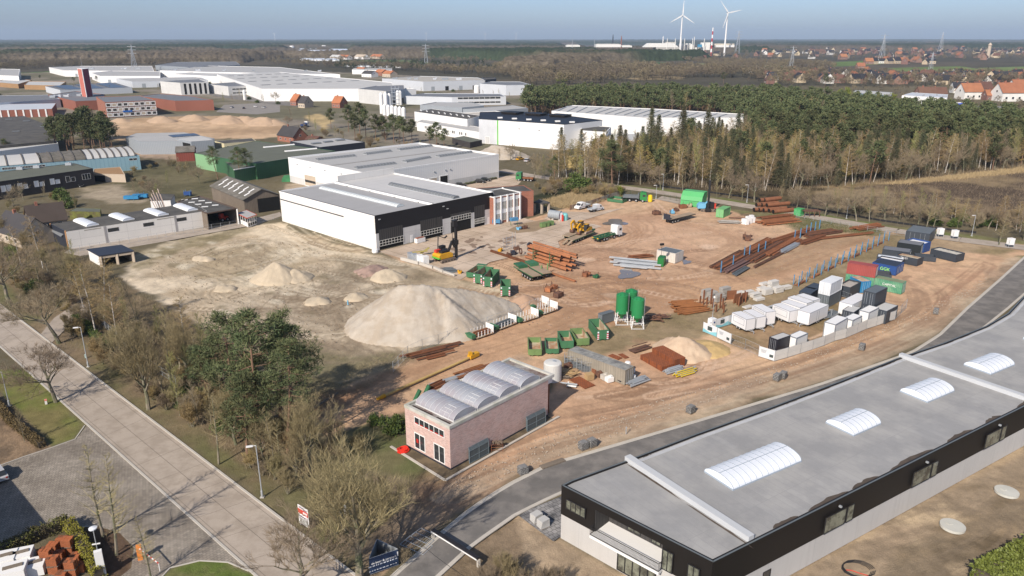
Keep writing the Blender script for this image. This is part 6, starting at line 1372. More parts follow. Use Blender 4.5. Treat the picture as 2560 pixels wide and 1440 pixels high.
def panel_stack(x0,y0,x1,y1,label,n=6,h=1.9):
 a,c=P(x0,y0),P(x1,y1);d=(c-a).normalized();nn=V3((-d.y,d.x,0));L=(c-a).length;rT=tH('fence_panel_stack',label,'fence panels',a)
 for k in range(n):
  o=nn*(.16*k)+d*.12*k;b=MB()
  for z in(.08,h*.5,h):b.bar(a+o+V3((0,0,z)),c+o+V3((0,0,z)),.05)
  for t in(0,.5,1):q=a.lerp(c,t)+o;b.bar(q,q+V3((0,0,h)),.05)
  for t in range(1,24):q=a.lerp(c,t/24)+o;b.bar(q,q+V3((0,0,h)),.012)
  b.mat(1);b.bar(a+o+nn*.05+V3((0,0,h/2)),c+o+nn*.05+V3((0,0,h/2)),.02,h-.2);b.build('panel',[mat('panel_frame_blue',(.17,.22,.25),.5),mat('dark_netting',(.06,.07,.075),.7,var=.2)],rT)
panel_stack(1174,1160,1222,1134,'stack of grey-blue fence panels leaning at the near half of the long brick wall');panel_stack(1318,1080,1364,1056,'stack of fence panels leaning at the far end of the long brick wall')
p=P(1243,1125);rT=tH('hand_cart','rusty wire cart with rubble beside the near fence panel stack','cart',p);b=MB()
for k in range(8):b.box((p.x+r.uniform(-.6,.6),p.y+r.uniform(-.4,.4),.7+r.uniform(0,.5)),(.4,.3,.3),r.uniform(0,3))
b.build('rubble',mat('brown_scrap',(.16,.12,.09),.95,var=.3,scale=2),rT);b=MB()
for s in(-.8,.8):
 for t in(-.5,.5):b.bar((p.x+s,p.y+t,0),(p.x+s,p.y+t,1.1),.05)
for z in(.3,.7,1.1):
 for t in(-.5,.5):b.bar((p.x-.8,p.y+t,z),(p.x+.8,p.y+t,z),.04)
b.build('frame',MATS['rust'],rT)
i=0
for gx,gy,st in[(112,1392,1),(135,1378,1),(158,1362,1),(122,1412,2),(150,1398,1),(175,1384,2),(140,1432,2),(168,1420,1),(192,1404,1),(158,1450,1),(184,1440,2),(204,1428,1)]:
 for k in range(st):
  p=P(gx,gy);rT=tH('brick_pallet','pallet of orange bricks '+('on top of another pallet' if k else 'standing on the ground')+' in the hedged yard','pallet',p+V3((0,0,k*1.05)),0,'orange brick pallets '+('on top' if k else 'on the ground')+' in the hedged yard')
  b=MB()
  for a_ in range(3):
   for c_ in range(2):b.box((p.x+(a_-1)*.36,p.y+(c_-.5)*.46,k*1.05+.55+r.uniform(-.04,.06)),(.34,.44,.85),.15+r.uniform(-.05,.05))
  b.build('bricks',mat('orange_brick',(.42,.13,.05),.9,var=.2,scale=2.5,pat='wall',size=(.3,.12),mort=.02,pc=(.2,.08,.04)),rT);MB().box((p.x,p.y,k*1.05+.06),(1.15,.95,.1),.15).build('pallet',M_wood,rT)
for i,(x,y,z)in eN([(15,1420,1.5),(55,1410,1.4),(85,1430,1.1),(40,1450,1.6)]):
 p=P(x,y);rT=tH('sheet_stack',['stack of white wrapped boards at the left edge','stack of white boards with planks on top','white wrapped stack next to the brick pallets','white board stack cut by the bottom left corner'][i],'board stack',p)
 MB().box((p.x,p.y,z/2+.1),(2.4,2.0,z),.35).build('boards',Mw_,rT);b=MB();b.box((p.x,p.y,z+.15),(1.8,.5,.1),.5);b.build('planks',M_wood,rT);MB().box((p.x,p.y,.05),(2.3,1.9,.1),.35).build('pallet',M_wood,rT)
def mesh_fence(pts,label,h=1.9,step=2.6,m=None,name='fence',solid=None,barb=.028,group=None):
 m=m or Ms_;rT=tH(name,label,'fence',pts[0]);post=MB();wire=MB();cov=MB()
 for i in range(len(pts)-1):
  a,c=pts[i],pts[i+1];L=(c-a).length;n=max(1,round(L/step))
  for k in range(n+1):
   p=a.lerp(c,k/n);post.tube(p,p+V3((0,0,h+.05)),.045,.045,5)
  for z in(.08,h*.5,h):wire.bar(a+V3((0,0,z)),c+V3((0,0,z)),barb)
  for k in range(int(L/.33)):p=a.lerp(c,k*.33/L);wire.bar(p,p+V3((0,0,h)),.009)
  if solid:cov.bar(a+V3((0,0,h/2)),c+V3((0,0,h/2)),.02,h-.12)
 post.build('posts',m,rT);wire.build('mesh',m,rT)
 if solid:cov.build('cover',solid,rT)
 return rT
mesh_fence(pp((175,632),(300,612),(460,585),(640,557),(705,545)),'thin mesh fence along the service path below the long white building',1.6)
mesh_fence(pp((983,930),(1020,890),(1056,873),(1096,860),(1165,836),(1245,805),(1300,785),(1345,765)),'galvanised fence between the gravel heap and the stacked beams',1.9)
mesh_fence(pp((240,795),(330,890),(440,960)),'wire fence at the street side of the thicket',1.5)
mesh_fence(pp((1500,476),(1560,485),(1640,497)),'green mesh fence left of the yard gate',1.6,m=mat('fence_green',(.03,.09,.06),.6));mesh_fence(pp((1660,497),(1706,504),(1725,508)),'sliding gate of the yard entrance',1.6,m=MATS['fence_green'])
mesh_fence(pp((1990,545),(2100,565),(2240,588),(2330,600)),'rusty mesh fence before the back road',1.4)
b=MB();pts=pp((1640,466),(1740,478),(1860,494),(1935,507),(2060,528),(2200,553),(2320,570),(2440,584))
rT=tH('roadside_barrier','long low black barrier along the far verge of the back road','barrier',pts[0])
for i in range(len(pts)-1):b.bar(pts[i]+V3((0,0,.35)),pts[i+1]+V3((0,0,.35)),.04,.6)
b.build('screen',M_rail,rT);b=MB()
for i in range(len(pts)-1):
 for k in range(8):p=pts[i].lerp(pts[i+1],k/8);b.tube(p,p+V3((0,0,.75)),.05,.05,5)
b.build('posts',M_wood,rT)
b=MB();a=pp((1424,525),(1478,512),(1524,496),(1552,488))
rT=tH('concrete_fence','low fence of grey concrete panels behind the white flatbed vans','fence',a[0])
for i in range(3):
 n_=5
 for k in range(n_):p,q=a[i].lerp(a[i+1],k/n_),a[i].lerp(a[i+1],(k+.96)/n_);b.bar(p+V3((0,0,.8)),q+V3((0,0,.8)),.1,1.6)
b.build('panels',mat('mossy_concrete',(.42,.40,.33),.9,var=.2,scale=.8,col2=(.25,.16,.1),mixs=.3),rT)
b=MB();a=pp((1003,650),(1050,662),(1085,672),(1110,683),(1140,692));rT=tH('concrete_wall','broken low white concrete wall beside the drilling rig','wall',a[0])
for i in range(4):b.bar(a[i]+V3((0,0,.4)),a[i].lerp(a[i+1],.92)+V3((0,0,.35)),.5,.8-.12*i)
b.build('blocks',M_kerb,rT)
# YARD OBJECTS
M_rust=mat('rust',(.24,.10,.05),.9,var=.3,scale=2)
M_rusto=mat('orange_rust',(.40,.16,.07),.85,var=.22,scale=1.2,col2=(.28,.12,.06),mixs=.8)
M_rustd=mat('dark_rust',(.11,.06,.045),.9,var=.3,scale=2,col2=(.18,.09,.055),mixs=1)
M_rustb=mat('rust_brown',(.27,.11,.04),.95,var=.25,scale=3)
M_skip=mat('skip_green',(.055,.17,.085),.6,var=.15,scale=1.5,streak=.15)
M_skipi=mat('skip_inside',(.50,.44,.32),.9,var=.2,scale=1.5,col2=(.36,.20,.11),mixs=.6)
M_skipl=mat('skip_olive',(.15,.24,.09),.7,var=.2,scale=1.5)
M_mach=mat('machine_green',(.035,.13,.06),.55,var=.2,scale=1.5)
M_mud=mat('muddy_deck',(.34,.26,.18),.95,var=.2,scale=1.5)
M_yel=mat('machine_yellow',(.62,.33,.02),.5,var=.12,scale=1.5)
M_tyre=mat('tyre_rubber',(.02,.02,.02),.9)
M_rim=mat('rim_grey',(.42,.42,.42),.5)
M_anth=mat('anthracite',(.045,.055,.07),.55,var=.1,scale=.8,pat='ribs',size=(.3,),pc=(.03,.037,.048))
M_antf=mat('anthracite_flat',(.05,.06,.075),.5,var=.08)
M_cgreen=mat('container_green',(.085,.28,.17),.6,var=.15,scale=.8,pat='ribs',size=(.36,),pc=(.05,.19,.11),col2=(.20,.38,.24),mixs=.35)
M_cred=mat('container_red',(.33,.075,.065),.6,var=.12,scale=.8,pat='ribs',size=(.36,),pc=(.24,.05,.045))
M_cgrey=mat('container_grey',(.13,.15,.165),.6,var=.1,pat='ribs',size=(.3,),pc=(.09,.105,.12))
M_cblue=mat('container_blue',(.025,.075,.25),.55,var=.1)
M_cblueb=mat('container_sky',(.03,.22,.45),.55,var=.1)
M_cold=mat('container_old',(.30,.27,.22),.85,var=.2,scale=1,pat='ribs',size=(.5,),pc=(.22,.20,.165),streak=.3)
M_bluep=mat('blue_post',(.08,.24,.42),.55,var=.15)
M_bluem=mat('machine_blue',(.16,.42,.62),.5,var=.12)
M_chr=mat('chevron_white',(.75,.7,.72),.6)
M_red=MATS['signal_red']
def wheels(rT,pos,r=.5,w=.3,name='wheel'):
 for x,y in pos:
  b=MB();b.tube((x,y-w/2,r),(x,y+w/2,r),r,r,14);b.mat(1);b.tube((x,y-w/2-.015,r),(x,y+w/2+.015,r),r*.55,r*.55,10);b.build(name,[M_tyre,M_rim],rT)
def f3(A,F,R):
 a,f,r_=P(*A),P(*F),P(*R);u=(a-f);v=(r_-f)
 if u.length>=v.length:d=u.normalized();n=V3((-d.y,d.x,0));n=n if n.dot(v)>0 else-n;return f+(u+n*abs(v.dot(n)))/2,u.length,abs(v.dot(n)),math.atan2(d.y,d.x)
 d=v.normalized();n=V3((-d.y,d.x,0));n=n if n.dot(u)>0 else-n;return f+(v+n*abs(u.dot(n)))/2,v.length,abs(u.dot(n)),math.atan2(d.y,d.x)
def cN(label,A,F,R,H,m,rm=None,z=0,L=None,Wd=None,opn=False,inner=None,load=None,group=None,name='container',cat='container',frame=None,text=None,tm=None,door=True):
 c,l,w,rz=f3(A,F,R);l=L or l;w=Wd or w;rT=tH(name,label,cat,(0,0,0),0,group);rm=rm or m;frame=frame or m
 b=MB()
 if opn:
  t=.12
  b.box((0,w/2-t/2,H/2),(l,t,H));b.box((0,-w/2+t/2,H/2),(l,t,H));b.box((l/2-t/2,0,H/2),(t,w-2*t,H));b.box((-l/2+t/2,0,H/2),(t,w-2*t,H));b.build('wall',m,rT)
  MB().box((0,0,.12),(l-2*t,w-2*t,.1)).build('floor',inner or M_skipi,rT)
  if load:MB().box((0,0,H*.62),(l-2*t-.05,w-2*t-.05,H*.5)).build('load',load,rT)
 else:
  b.box((0,0,H/2-.02),(l-.1,w-.1,H-.08));b.build('wall',m,rT);MB().box((0,0,H-.03),(l-.04,w-.04,.06)).build('roof',rm,rT)
 b=MB()
 for sx in(-1,1):
  for sy in(-1,1):b.box((sx*(l/2-.06),sy*(w/2-.06),H/2),(.16,.16,H+.02))
 for sy in(-1,1):
  for z_ in(.09,H-.07):b.box((0,sy*(w/2-.05),z_),(l-.3,.13,.16))
 for sx in(-1,1):
  for z_ in(.09,H-.07):b.box((sx*(l/2-.05),0,z_),(.13,w-.3,.16))
 b.build('frame',frame,rT)
 if door and not opn:
  d=MB()
  for sy in(-1,1):d.box((-l/2+.0,sy*w*.24,H/2),(.07,w*.44,H-.35))
  dr=d.build('door',m,rT);d=MB()
  for y in(-.75,-.3,.3,.75):d.tube((-l/2-.06,y*w/2.44,.2),(-l/2-.06,y*w/2.44,H-.2),.025,.025,5)
  d.build('lock_rods',Ms_,dr)
 if text:
  txt,sz,fx,fz,side=text;rt=root_matrix(rT)
  text_mesh(txt,sz,tm or Mw_,wallM((fx*l,side*(w/2+.05),fz*H),0,side),rT)
 rT.location=(c.x,c.y,z);rT.rotation_euler=(0,0,rz);return rT
cN('wide dark site cabin with a big window opening at the upper corner of the plot',(2265,599),(2320,611),(2336,595),2.9,M_antf,M_cgrey,L=8.5,Wd=6)
cN('black container with white marks and foam load before the wide site cabin',(2240,629),(2299,638),(2308,630),2.6,mat('container_black',(.018,.024,.028),.5,var=.1,pat='ribs',size=(.3,),pc=(.012,.016,.018)),M_roofb)
cN('blue container with white foam sacks behind the black container',(2262,622),(2308,632),(2315,625),2.5,M_cblue,opn=True,load=Mw_)
cN('anthracite open container with a blue-grey cover left of the black container',(2204,640),(2272,649),(2282,641),1.9,M_anth,M_roofb)
cN('low anthracite flat container of white foam, upper of the pair by the blue one',(2190,655),(2257,664),(2264,657),1.5,M_antf,opn=True,load=M_skyl)
cN('anthracite half-height container with small white lettering in the middle of the row',(2237,654),(2291,666),(2297,658),1.9,M_anth,opn=True,load=M_skipi,text=('TRUST',.6,.1,.75,1))
cN('low black flat container with rusty edge in front of the rightmost dark skip',(2288,651),(2339,655),(2344,649),1.3,M_antf,opn=True,inner=M_mud)
cN('long anthracite skip full of white debris, rightmost of the container row',(2324,640),(2388,656),(2393,647),2.0,M_anth,opn=True,load=mat('white_debris',(.55,.52,.46),.9,var=.4,scale=3))
c_=cN('blue half-height container with lime-green lettering and a dark cover behind the red container',(2178,677),(2238,689),(2250,676),2.2,M_cblue,M_navy,text=('GGK',1.1,-.05,.5,1),tm=mat('lime_letters',(.4,.85,.12),.6))
cN('low black frame container between the blue and the green containers',(2176,694),(2228,699),(2233,690),1.1,M_antf,opn=True,inner=M_rust)
cN('white foam filled flat container behind the blue lettered container',(2190,664),(2248,675),(2255,667),1.9,M_navy,opn=True,load=Mw_)
cg=cN('weathered green container with a pale name on its side, right of the red one',(2182,723),(2247,737),(2258,727),2.55,M_cgreen,mat('mossy_green_roof',(.22,.25,.15),.9,var=.25,scale=1.5),text=('CAPITAL',.75,-.05,.62,1),L=6.06,Wd=2.44)
cN('green container with a pale name carrying the red container',(2114,711),(2177,723),(2186,715),2.55,M_cgreen,text=('CAPITAL',.75,-.02,.7,1),L=6.06,Wd=2.44)
cN('red ribbed container stacked on top of the green one',(2115,711),(2178,722),(2187,715),2.55,M_cred,z=2.6,L=6.06,Wd=2.44)
cN('blue end of a container behind the open dark container',(2122,718),(2150,732),(2161,724),2.6,M_cblueb,M_skipi)
cN('dark container with pale boards and open top beside the white stacked one',(2096,736),(2122,746),(2149,731),2.5,M_anth,opn=True,inner=M_skyl,load=mat('pale_boards',(.50,.46,.42),.9,pat='floor',size=(3,.3),mort=.03))
cN('grey container carrying the white one in the middle of the lot',(2041,763),(2068,770),(2100,752),2.6,M_cgrey,L=6.0,Wd=2.44)
cN('white container stacked on the grey container in the middle of the lot',(2041,763),(2068,770),(2100,752),2.7,mat('container_white',(.72,.74,.76),.5,pat='ribs',size=(1.2,),pc=(.6,.62,.64)),z=2.63,L=6.0,Wd=2.44)
cN('anthracite container behind the white food trailers, left',(1995,756),(2024,763),(2042,750),2.6,M_anth,M_antf)
cN('anthracite container half hidden behind the grey and white stack',(2012,744),(2034,752),(2056,740),2.6,M_anth,M_antf)
cN('anthracite container at the bottom of the right stack',(2148,788),(2181,799),(2212,782),2.6,M_antf,L=5.6,Wd=2.44)
cN('tall anthracite container on top of the right stack',(2148,788),(2181,799),(2212,782),2.9,M_antf,M_cgrey,z=2.64,L=5.6,Wd=2.44)
cN('dark cabin with a white felt roof at the right end of the screen fence',(2184,798),(2212,810),(2240,795),2.7,M_antf,M_roofw)
cN('black cube cabin with a white roof in front of the long white trailer',(2105,803),(2130,812),(2148,799),2.6,M_antf,M_roofw)
cN('black cabin with a white window panel at the left end of the screen fence',(1920,875),(1940,883),(1973,871),2.6,mat('cabin_black',(.02,.02,.03),.5),M_roofw)
for(A,F,R,H,lb)in[((1967,870),(1988,877),(2016,864),2.5,'white box trailer beside the black cabin, behind the screen fence'),((2058,841),(2084,850),(2114,832),3.1,'tall white box trailer with rounded corners behind the screen fence'),((2109,822),(2128,831),(2151,819),2.5,'middle white box behind the screen fence'),((2147,808),(2168,817),(2192,804),3.0,'right white box behind the screen fence, below the anthracite stack')]:
 cN(lb,A,F,R,H,Mw_,Mw_,name='box_trailer',cat='trailer',frame=mat('trim_grey',(.25,.27,.30),.5),door=False)
def trailer(label,A,F,R,H,win=True,group=None,L=None,Wd=None,zfl=.55,dr=False):
 c,l,w,rz=f3(A,F,R);l=L or l;w=Wd or w;rT=tH('food_trailer',label,'trailer',(0,0,0),0,group)
 MB().box((0,0,zfl+(H-zfl)/2),(l,w,H-zfl)).build('body',mat('trailer_white',(.73,.73,.74),.5,var=.04),rT);b=MB()
 for sx in(-1,1):
  for sy in(-1,1):b.box((sx*(l/2-.01),sy*(w/2-.01),zfl+(H-zfl)/2),(.06,.06,H-zfl+.02))
 for sy in(-1,1):b.box((0,sy*(w/2-.01),H),(l,.06,.06));b.box((0,sy*(w/2-.01),zfl),(l,.06,.06))
 for sx in(-1,1):b.box((sx*(l/2-.01),0,H),(.06,w,.06))
 b.build('trim',MATS['trim_grey'],rT);b=MB()
 for s in(-1,1):
  if win:
   for z in(zfl+.75,H-.3):b.box((0,s*(w/2+.02),z),(l*.72,.03,.05))
   for x in(-l*.36,l*.36):b.box((x,s*(w/2+.02),(zfl+.45+H)/2),(.05,.03,H-zfl-1.05))
  elif dr:b.box((0,s*(w/2+.02),zfl+1.15),(.05,.03,1.9));b.box((.8,s*(w/2+.02),zfl+1.15),(.05,.03,1.9))
 b.build('hatch',MATS['trim_grey'],rT);wheels(rT,[(-.45,w/2-.15),(.35,w/2-.15),(-.45,-w/2+.15),(.35,-w/2+.15)],.3,.2)
 b=MB();e=l/2
 for s in(-1,1):b.bar((e*.7,s*.5,zfl-.1),(e+1.3,0,zfl-.1),.08)
 b.tube((e+1.1,0,0),(e+1.1,0,zfl),.05,.05,6);b.bar((-e,0,zfl-.08),(e,0,zfl-.08),w*.8,.12);b.build('drawbar',Ms_,rT)
 rT.location=(c.x,c.y,0);rT.rotation_euler=(0,0,rz+math.pi);return rT
def tF(*a,**k):
 r_=trailer(*a,**k);A,F=P(*a[1]),P(*a[2]);d=F-A;r_.rotation_euler=(0,0,math.atan2(d.y,d.x));return r_
tF('white food trailer with a hatch outline, left one of three by the banner fence',(1831,816),(1858,830),(1880,825),2.75,L=4.3,Wd=2.2)
tF('white food trailer, middle one of three by the banner fence',(1860,811),(1884,824),(1903,819),2.75,L=4.3,Wd=2.2)
tF('taller white food trailer, right one of three by the banner fence',(1882,801),(1907,815),(1928,811),3.1,L=4.5,Wd=2.3)
tF('white food trailer with a hatch outline, front one of the four in the upper group',(1934,796),(1964,809),(1985,804),2.8,L=4.6,Wd=2.3)
tF('white food trailer directly behind the front one of the upper group',(1958,789),(1986,799),(2006,793),2.8,L=4.6,Wd=2.3,win=False)
tF('white food trailer third from the front in the upper group',(1976,778),(2003,787),(2021,782),2.8,L=4.6,Wd=2.2,win=False)
tF('white food trailer farthest back in the upper group, with a small lamp box',(1997,772),(2020,780),(2036,775),2.8,L=4.2,Wd=2.2,win=False)
trailer('long white trailer with a narrow side door in the middle of the lot',(1993,809),(2021,819),(2067,797),3.0,win=False,dr=True)
trailer('long white trailer behind the black cube cabin',(2098,786),(2126,797),(2170,774),3.0,win=False)
c,l,w,rz=f3((2066,793),(2075,798),(2098,786));rT=tH('flat_trailer','small flat car trailer with a drawbar between the white trailers','trailer')
MB().box((0,0,.5),(4.6,1.9,.12)).build('deck',M_cgrey,rT);b=MB()
for s in(-1,1):b.box((0,s*.95,.65),(4.6,.06,.3))
b.bar((2.3,.5,.45),(3.6,0,.45),.08);b.bar((2.3,-.5,.45),(3.6,0,.45),.08);b.bar((1.9,-.6,.6),(1.9,-.6,2.0),.07);b.bar((1.9,.6,.6),(1.9,.6,2.0),.07);b.bar((1.9,-.6,2),(1.9,.6,2),.07);b.build('frame',Ms_,rT)
wheels(rT,[(-.4,.9),(.3,.9),(-.4,-.9),(.3,-.9)],.3,.2);place(rT,c,rz+math.pi)
M_net=mat('white_netting',(.60,.60,.58),.8,var=.1,scale=.8)
fp=pp((1936,903),(1968,894),(2000,884),(2031,874),(2060,864),(2085,853),(2114,845),(2142,833),(2165,823),(2190,815),(2216,806),(2236,799))
for i in range(len(fp)-1):mesh_fence(fp[i:i+2],'white-screened fence panel in the long row along the dirt road',2.0,3.4,solid=M_net,name='screen_fence',group=None)['group']='white-screened fence panels along the dirt road'
def banner(A,F,label,teal=True,box=True):
 a,f=P(*A),P(*F);d=(f-a).normalized();n=V3((d.y,-d.x,0));L=(f-a).length;rT=tH('banner_fence',label,'banner fence',a);rz=math.atan2(d.y,d.x);m=(a+f)/2
 MB().box((m.x,m.y,1.05),(L,.03,1.95),rz).build('banner',mat('banner_white',(.66,.68,.70),.7),rT)
 b=MB();q=m+n*.025;
 if teal:b.v+=[tuple(a+n*.03+V3((0,0,.1))),tuple(f+n*.03+V3((0,0,.1))),tuple(f+n*.03+V3((0,0,1.0))),tuple(m+n*.03+V3((0,0,.45))),tuple(a+n*.03+V3((0,0,.8)))];b.face(0,1,2,3,4);b.build('teal_print',mat('teal_print',(.22,.52,.60),.7),rT)
 if box:q=a.lerp(f,.5 if teal else.8)+n*.05;MB().box((q.x,q.y,1.2 if teal else.8),(1.1 if teal else.7,.03,.8 if teal else.5),rz).build('cabin_print',mat('cabin_print',(.05,.07,.07),.7),rT)
 b=MB();[b.box((a.lerp(f,.3)+n*.05).to_tuple()[:2]+(1.55-.16*k,),(1.1-.1*k,.02,.05),rz)for k in range(4)]if not teal else b.box((m+n*.05).to_tuple()[:2]+(1.85,),(.6,.02,.05),rz);b.build('print_lines',MATS['trim_grey'],rT)
 b=MB();b.tube(a,a+V3((0,0,2.1)),.03,.03,5);b.tube(f,f+V3((0,0,2.1)),.03,.03,5);b.build('posts',Ms_,rT)
banner((1757,829),(1791,843),'white and teal banner panel with a dark cabin picture, left lot corner');banner((1792,844),(1826,860),'white banner panel with small cabin picture right of the teal one',False)
banner((1789,822),(1820,813),'teal banner panel behind the camera tower');banner((1821,813),(1832,809),'short teal banner panel beside the left food trailer',True,False);banner((1912,790),(1934,783),'teal banner panel between the food trailer groups')
banner((1896,891),(1935,903),'white banner panel with a small cabin picture below the black cabin',False)
mesh_fence(pp((1827,860),(1862,873),(1896,889)),'open wire gate panels between the two banner corners',2.0,3.0);mesh_fence(pp((2237,798),(2252,784),(2265,770)),'open wire fence panels at the right end of the lot',2.0,3.0);mesh_fence(pp((2100,748),(2125,757)),'wire fence in front of the open dark container',2.0,3.0)
p=P(1779,818);rT=tH('camera_tower','white camera tower box with a tall thin mast at the corner of the lot','camera tower',p);MB().box((p.x,p.y,.95),(1.3,1.1,1.9),.6).build('cabinet',Mw_,rT)
MB().tube(p+V3((0,0,1.9)),p+V3((0,0,6.2)),.06,.04,6).build('mast',Ms_,rT);b=MB();b.box((p.x-.3,p.y-.6,1.2),(.3,.1,.3),.6);b.box((p.x+.35,p.y-.45,1.2),(.3,.1,.3),.6);b.build('blue_label',M_cblue,rT);MB().box((p.x,p.y,6.3),(.3,.3,.35)).build('camera',Mw_,rT)
for i,(x,y)in eN([(2349,592),(2385,597),(2524,618)]):
 p=P(x,y);rT=tH('crate',['left white boxed pallet on a rack by the back road','right white boxed pallet on a rack by the back road','white wrapped crate near the right frame edge by the back road'][i],'crate',p);MB().box((p.x,p.y,1.7),(1.5,1.2,1.7),.2).build('white_box',Mw_,rT)
 b=MB()
 for sx in(-.7,.7):
  for sy in(-.55,.55):b.box((p.x+sx,p.y+sy,1.1),(.08,.08,2.2))
 b.box((p.x,p.y,.8),(1.5,1.2,.1));b.build('rack',Ms_,rT)
def post(b,p,h,w=.12):b.box((p.x,p.y,h/2),(w,w*1.4,h),.6)
A,B=P(1996,716),P(2221,602);r=random.Random(9)
for k in range(15):
 p=A.lerp(B,k/14);rT=tH('beam_rack','pair of pale blue steel posts in the long storage rack by the grass strip','rack',p,0,'pairs of blue posts in the long storage rack');d=(B-A).normalized()
 b=MB();post(b,p,2.6);q=p+V3((-d.y,d.x,0))*1.3+d*.2;post(b,q,2.5);b.build('posts',M_bluep,rT);b=MB();b.bar(p+V3((0,0,.15)),q+V3((0,0,.15)),.16);b.build('foot',M_rust,rT)
for k in range(14):
 p=A.lerp(B,(k+.5)/14)+V3((0,.4,0));d=(B-A).normalized();b=MB()
 for j in range(2):b.bar(p-d*2.2+V3((j*.3-.3,0,.3)),p+d*2.2+V3((j*.3-.3,0,.3)),.2,.3)
 if k%2==0:tag(b.build('steel_beams',[M_rust,M_rusto][k%4//2]),'short rusty beams lying between the blue posts of the long rack','steel beams','rusty beams between the blue posts')
for x,yb in[(1802,681),(1832,666),(1860,644),(1873,639),(1895,636),(1912,629),(1986,600),(2000,595),(2015,587),(2026,580),(2037,578),(2048,573)]:
 p=P(x,yb);b=MB();post(b,p,2.9,.15);tag(b.build('rack_post',M_bluep),'single blue steel post between the heaps of rusty sheet piles','post','blue posts between the rusty sheet pile heaps')
def bM(A_,B_,n,label,m,w=.35,h=.25,layers=3,gap=1.05,z=.0,jit=.6,name='steel_beams',cat='steel beams',sh=None,group=None):
 a,c=P(*A_),P(*B_);d=(c-a).normalized();nn=V3((-d.y,d.x,0));r=random.Random(int(A_[0]*7+A_[1]));b=MB()
 if sh!='pipe' and layers>2:layers=2;n+=1
 for ly in range(layers):
  k_=n-ly*2
  for k in range(max(1,k_)):
   o=nn*((k-k_/2)*w*gap);e0,e1=r.uniform(-jit,jit)*1.8,r.uniform(-jit,jit)*1.8;o=o+nn*r.uniform(-.12,.12);zz=V3((0,0,z+h/2+.08+ly*h*1.15))
   if sh=='pipe':b.tube(a+o+d*e0+zz,c+o+d*e1+zz,w/2,w/2,10)
   else:
    b.bar(a+o+d*e0+zz,c+o+d*e1+zz,w*.92,h*.35)
    for s in(-1,1):b.bar(a+o+d*e0+nn*s*w*.42+zz+V3((0,0,h*.2)),c+o+d*e1+nn*s*w*.42+zz+V3((0,0,h*.2)),.04,h*.7)
 if isinstance(m,list):
  nf=len(b.f);per=6 if sh!='pipe' else 12;b.m=[(i//(per*3 if sh!='pipe' else per))%len(m)for i in range(nf)]
 o=b.build(name,m);return tag(o,label,cat,group)
RM=[M_rust,M_rustd,M_rusto]
bM((1790,672),(1862,632),7,'rusty sheet piles in the lowest heap with the first blue post',[M_rust,M_rustd,M_rusto],.5,.3,3)
bM((1812,680),(1878,645),5,'purple-brown flat sheet piles in front of the lowest heap',mat('purple_rust',(.20,.12,.105),.8,var=.2),.55,.25,2)
bM((1835,688),(1869,668),3,'dark grey box beam with a white edge at the tip of the heap',M_cgrey,.5,.35,1,name='box_beam');bM((1850,640),(1925,600),6,'orange-rusty beams behind the lowest blue posts',[M_rusto,M_rust],.45,.3,3)
bM((1870,655),(1955,608),6,'dense brown sheet piles in the middle heap',[M_rust,M_rustd],.5,.3,4);bM((1885,668),(1960,630),2,'loose pair of long dark beams lying right of the middle heap',M_rustd,.4,.25,1)
bM((1915,640),(1990,598),4,'orange-red beams right of the middle heap',M_rusto,.5,.35,3);bM((1925,608),(2025,575),5,'rusty beams at the upper row of blue posts',[M_rust,M_rusto],.45,.3,3)
bM((1930,622),(1988,600),4,'white-painted pipes lying beside the grey beams',Mw_,.25,.25,1,sh='pipe',name='pipes',cat='pipes');bM((1952,632),(1990,612),6,'grey steel sections next to the white pipes',Ms_,.3,.25,2)
bM((2010,590),(2090,578),7,'dark brown sheet piles in the big upper heap',[M_rustd,M_rust],.5,.3,4);bM((2000,610),(2055,592),6,'brown beams in front of the big upper heap',M_rust,.4,.3,2);bM((2040,598),(2180,583),3,'long low rusty girder pair at the foot of the weeds',M_rust,.5,.3,1,jit=1)
bM((2135,575),(2195,565),6,'rust-brown sheet piles before the back road',[M_rust,M_rusto],.5,.35,4);bM((1905,560),(1985,552),8,'orange-red plate beams below the big pipes',[M_rusto,M_rust],.55,.4,5)
bM((1905,548),(1975,540),6,'upper rust beams behind the plate beams',M_rust,.5,.3,4)
for i,(x,y,z,s)in eN([(1884,530,.75,0),(1896,530,.75,1),(1908,531,.75,2),(1921,532,.75,0),(1889,527,2.0,1),(1902,527,2.0,0),(1915,528,2.0,2),(1896,524,3.2,1),(1908,524,3.2,0),(1932,535,.75,1)]):
 a=P(x,y);c=a+V3((6.5+s,3.2,0));b=MB();b.tube(a+V3((0,0,z)),c+V3((0,0,z)),.68,.68,16,False);b.mat(1);b.tube(a+V3((-.01,0,z)),a+V3((.06,.03,z)),.55,.55,16)
 tag(b.build('steel_pipe',[M_rust,M_dark]),'big rusty steel pipe in the stack beside the back road, '+['bottom','middle','top'][(z>1)+(z>3)]+' layer','pipe','big rusty pipes, '+['bottom','middle','top'][(z>1)+(z>3)]+' layer')
cN('bright green steel box at the rusty table frame',(1984,538),(2000,541),(2010,538),2.2,mat('bright_green_steel',(.07,.36,.12),.5),name='steel_box',cat='box');rT=tH('steel_table','rusty steel table frame beside the bright green box','frame',P(2026,540));b=MB();p=P(2026,540)
b.box((p.x,p.y,1.8),(5.5,2.6,.15),.1)
for sx in(-2.4,-.8,.8,2.4):
 for sy in(-1,1):b.box((p.x+sx,p.y+sy,.9),(.2,.2,1.8))
b.build('frame',M_rustd,rT)
a0,a1=P(1322,643),P(1440,681);d=(a1-a0).normalized();nn=V3((-d.y,d.x,0))
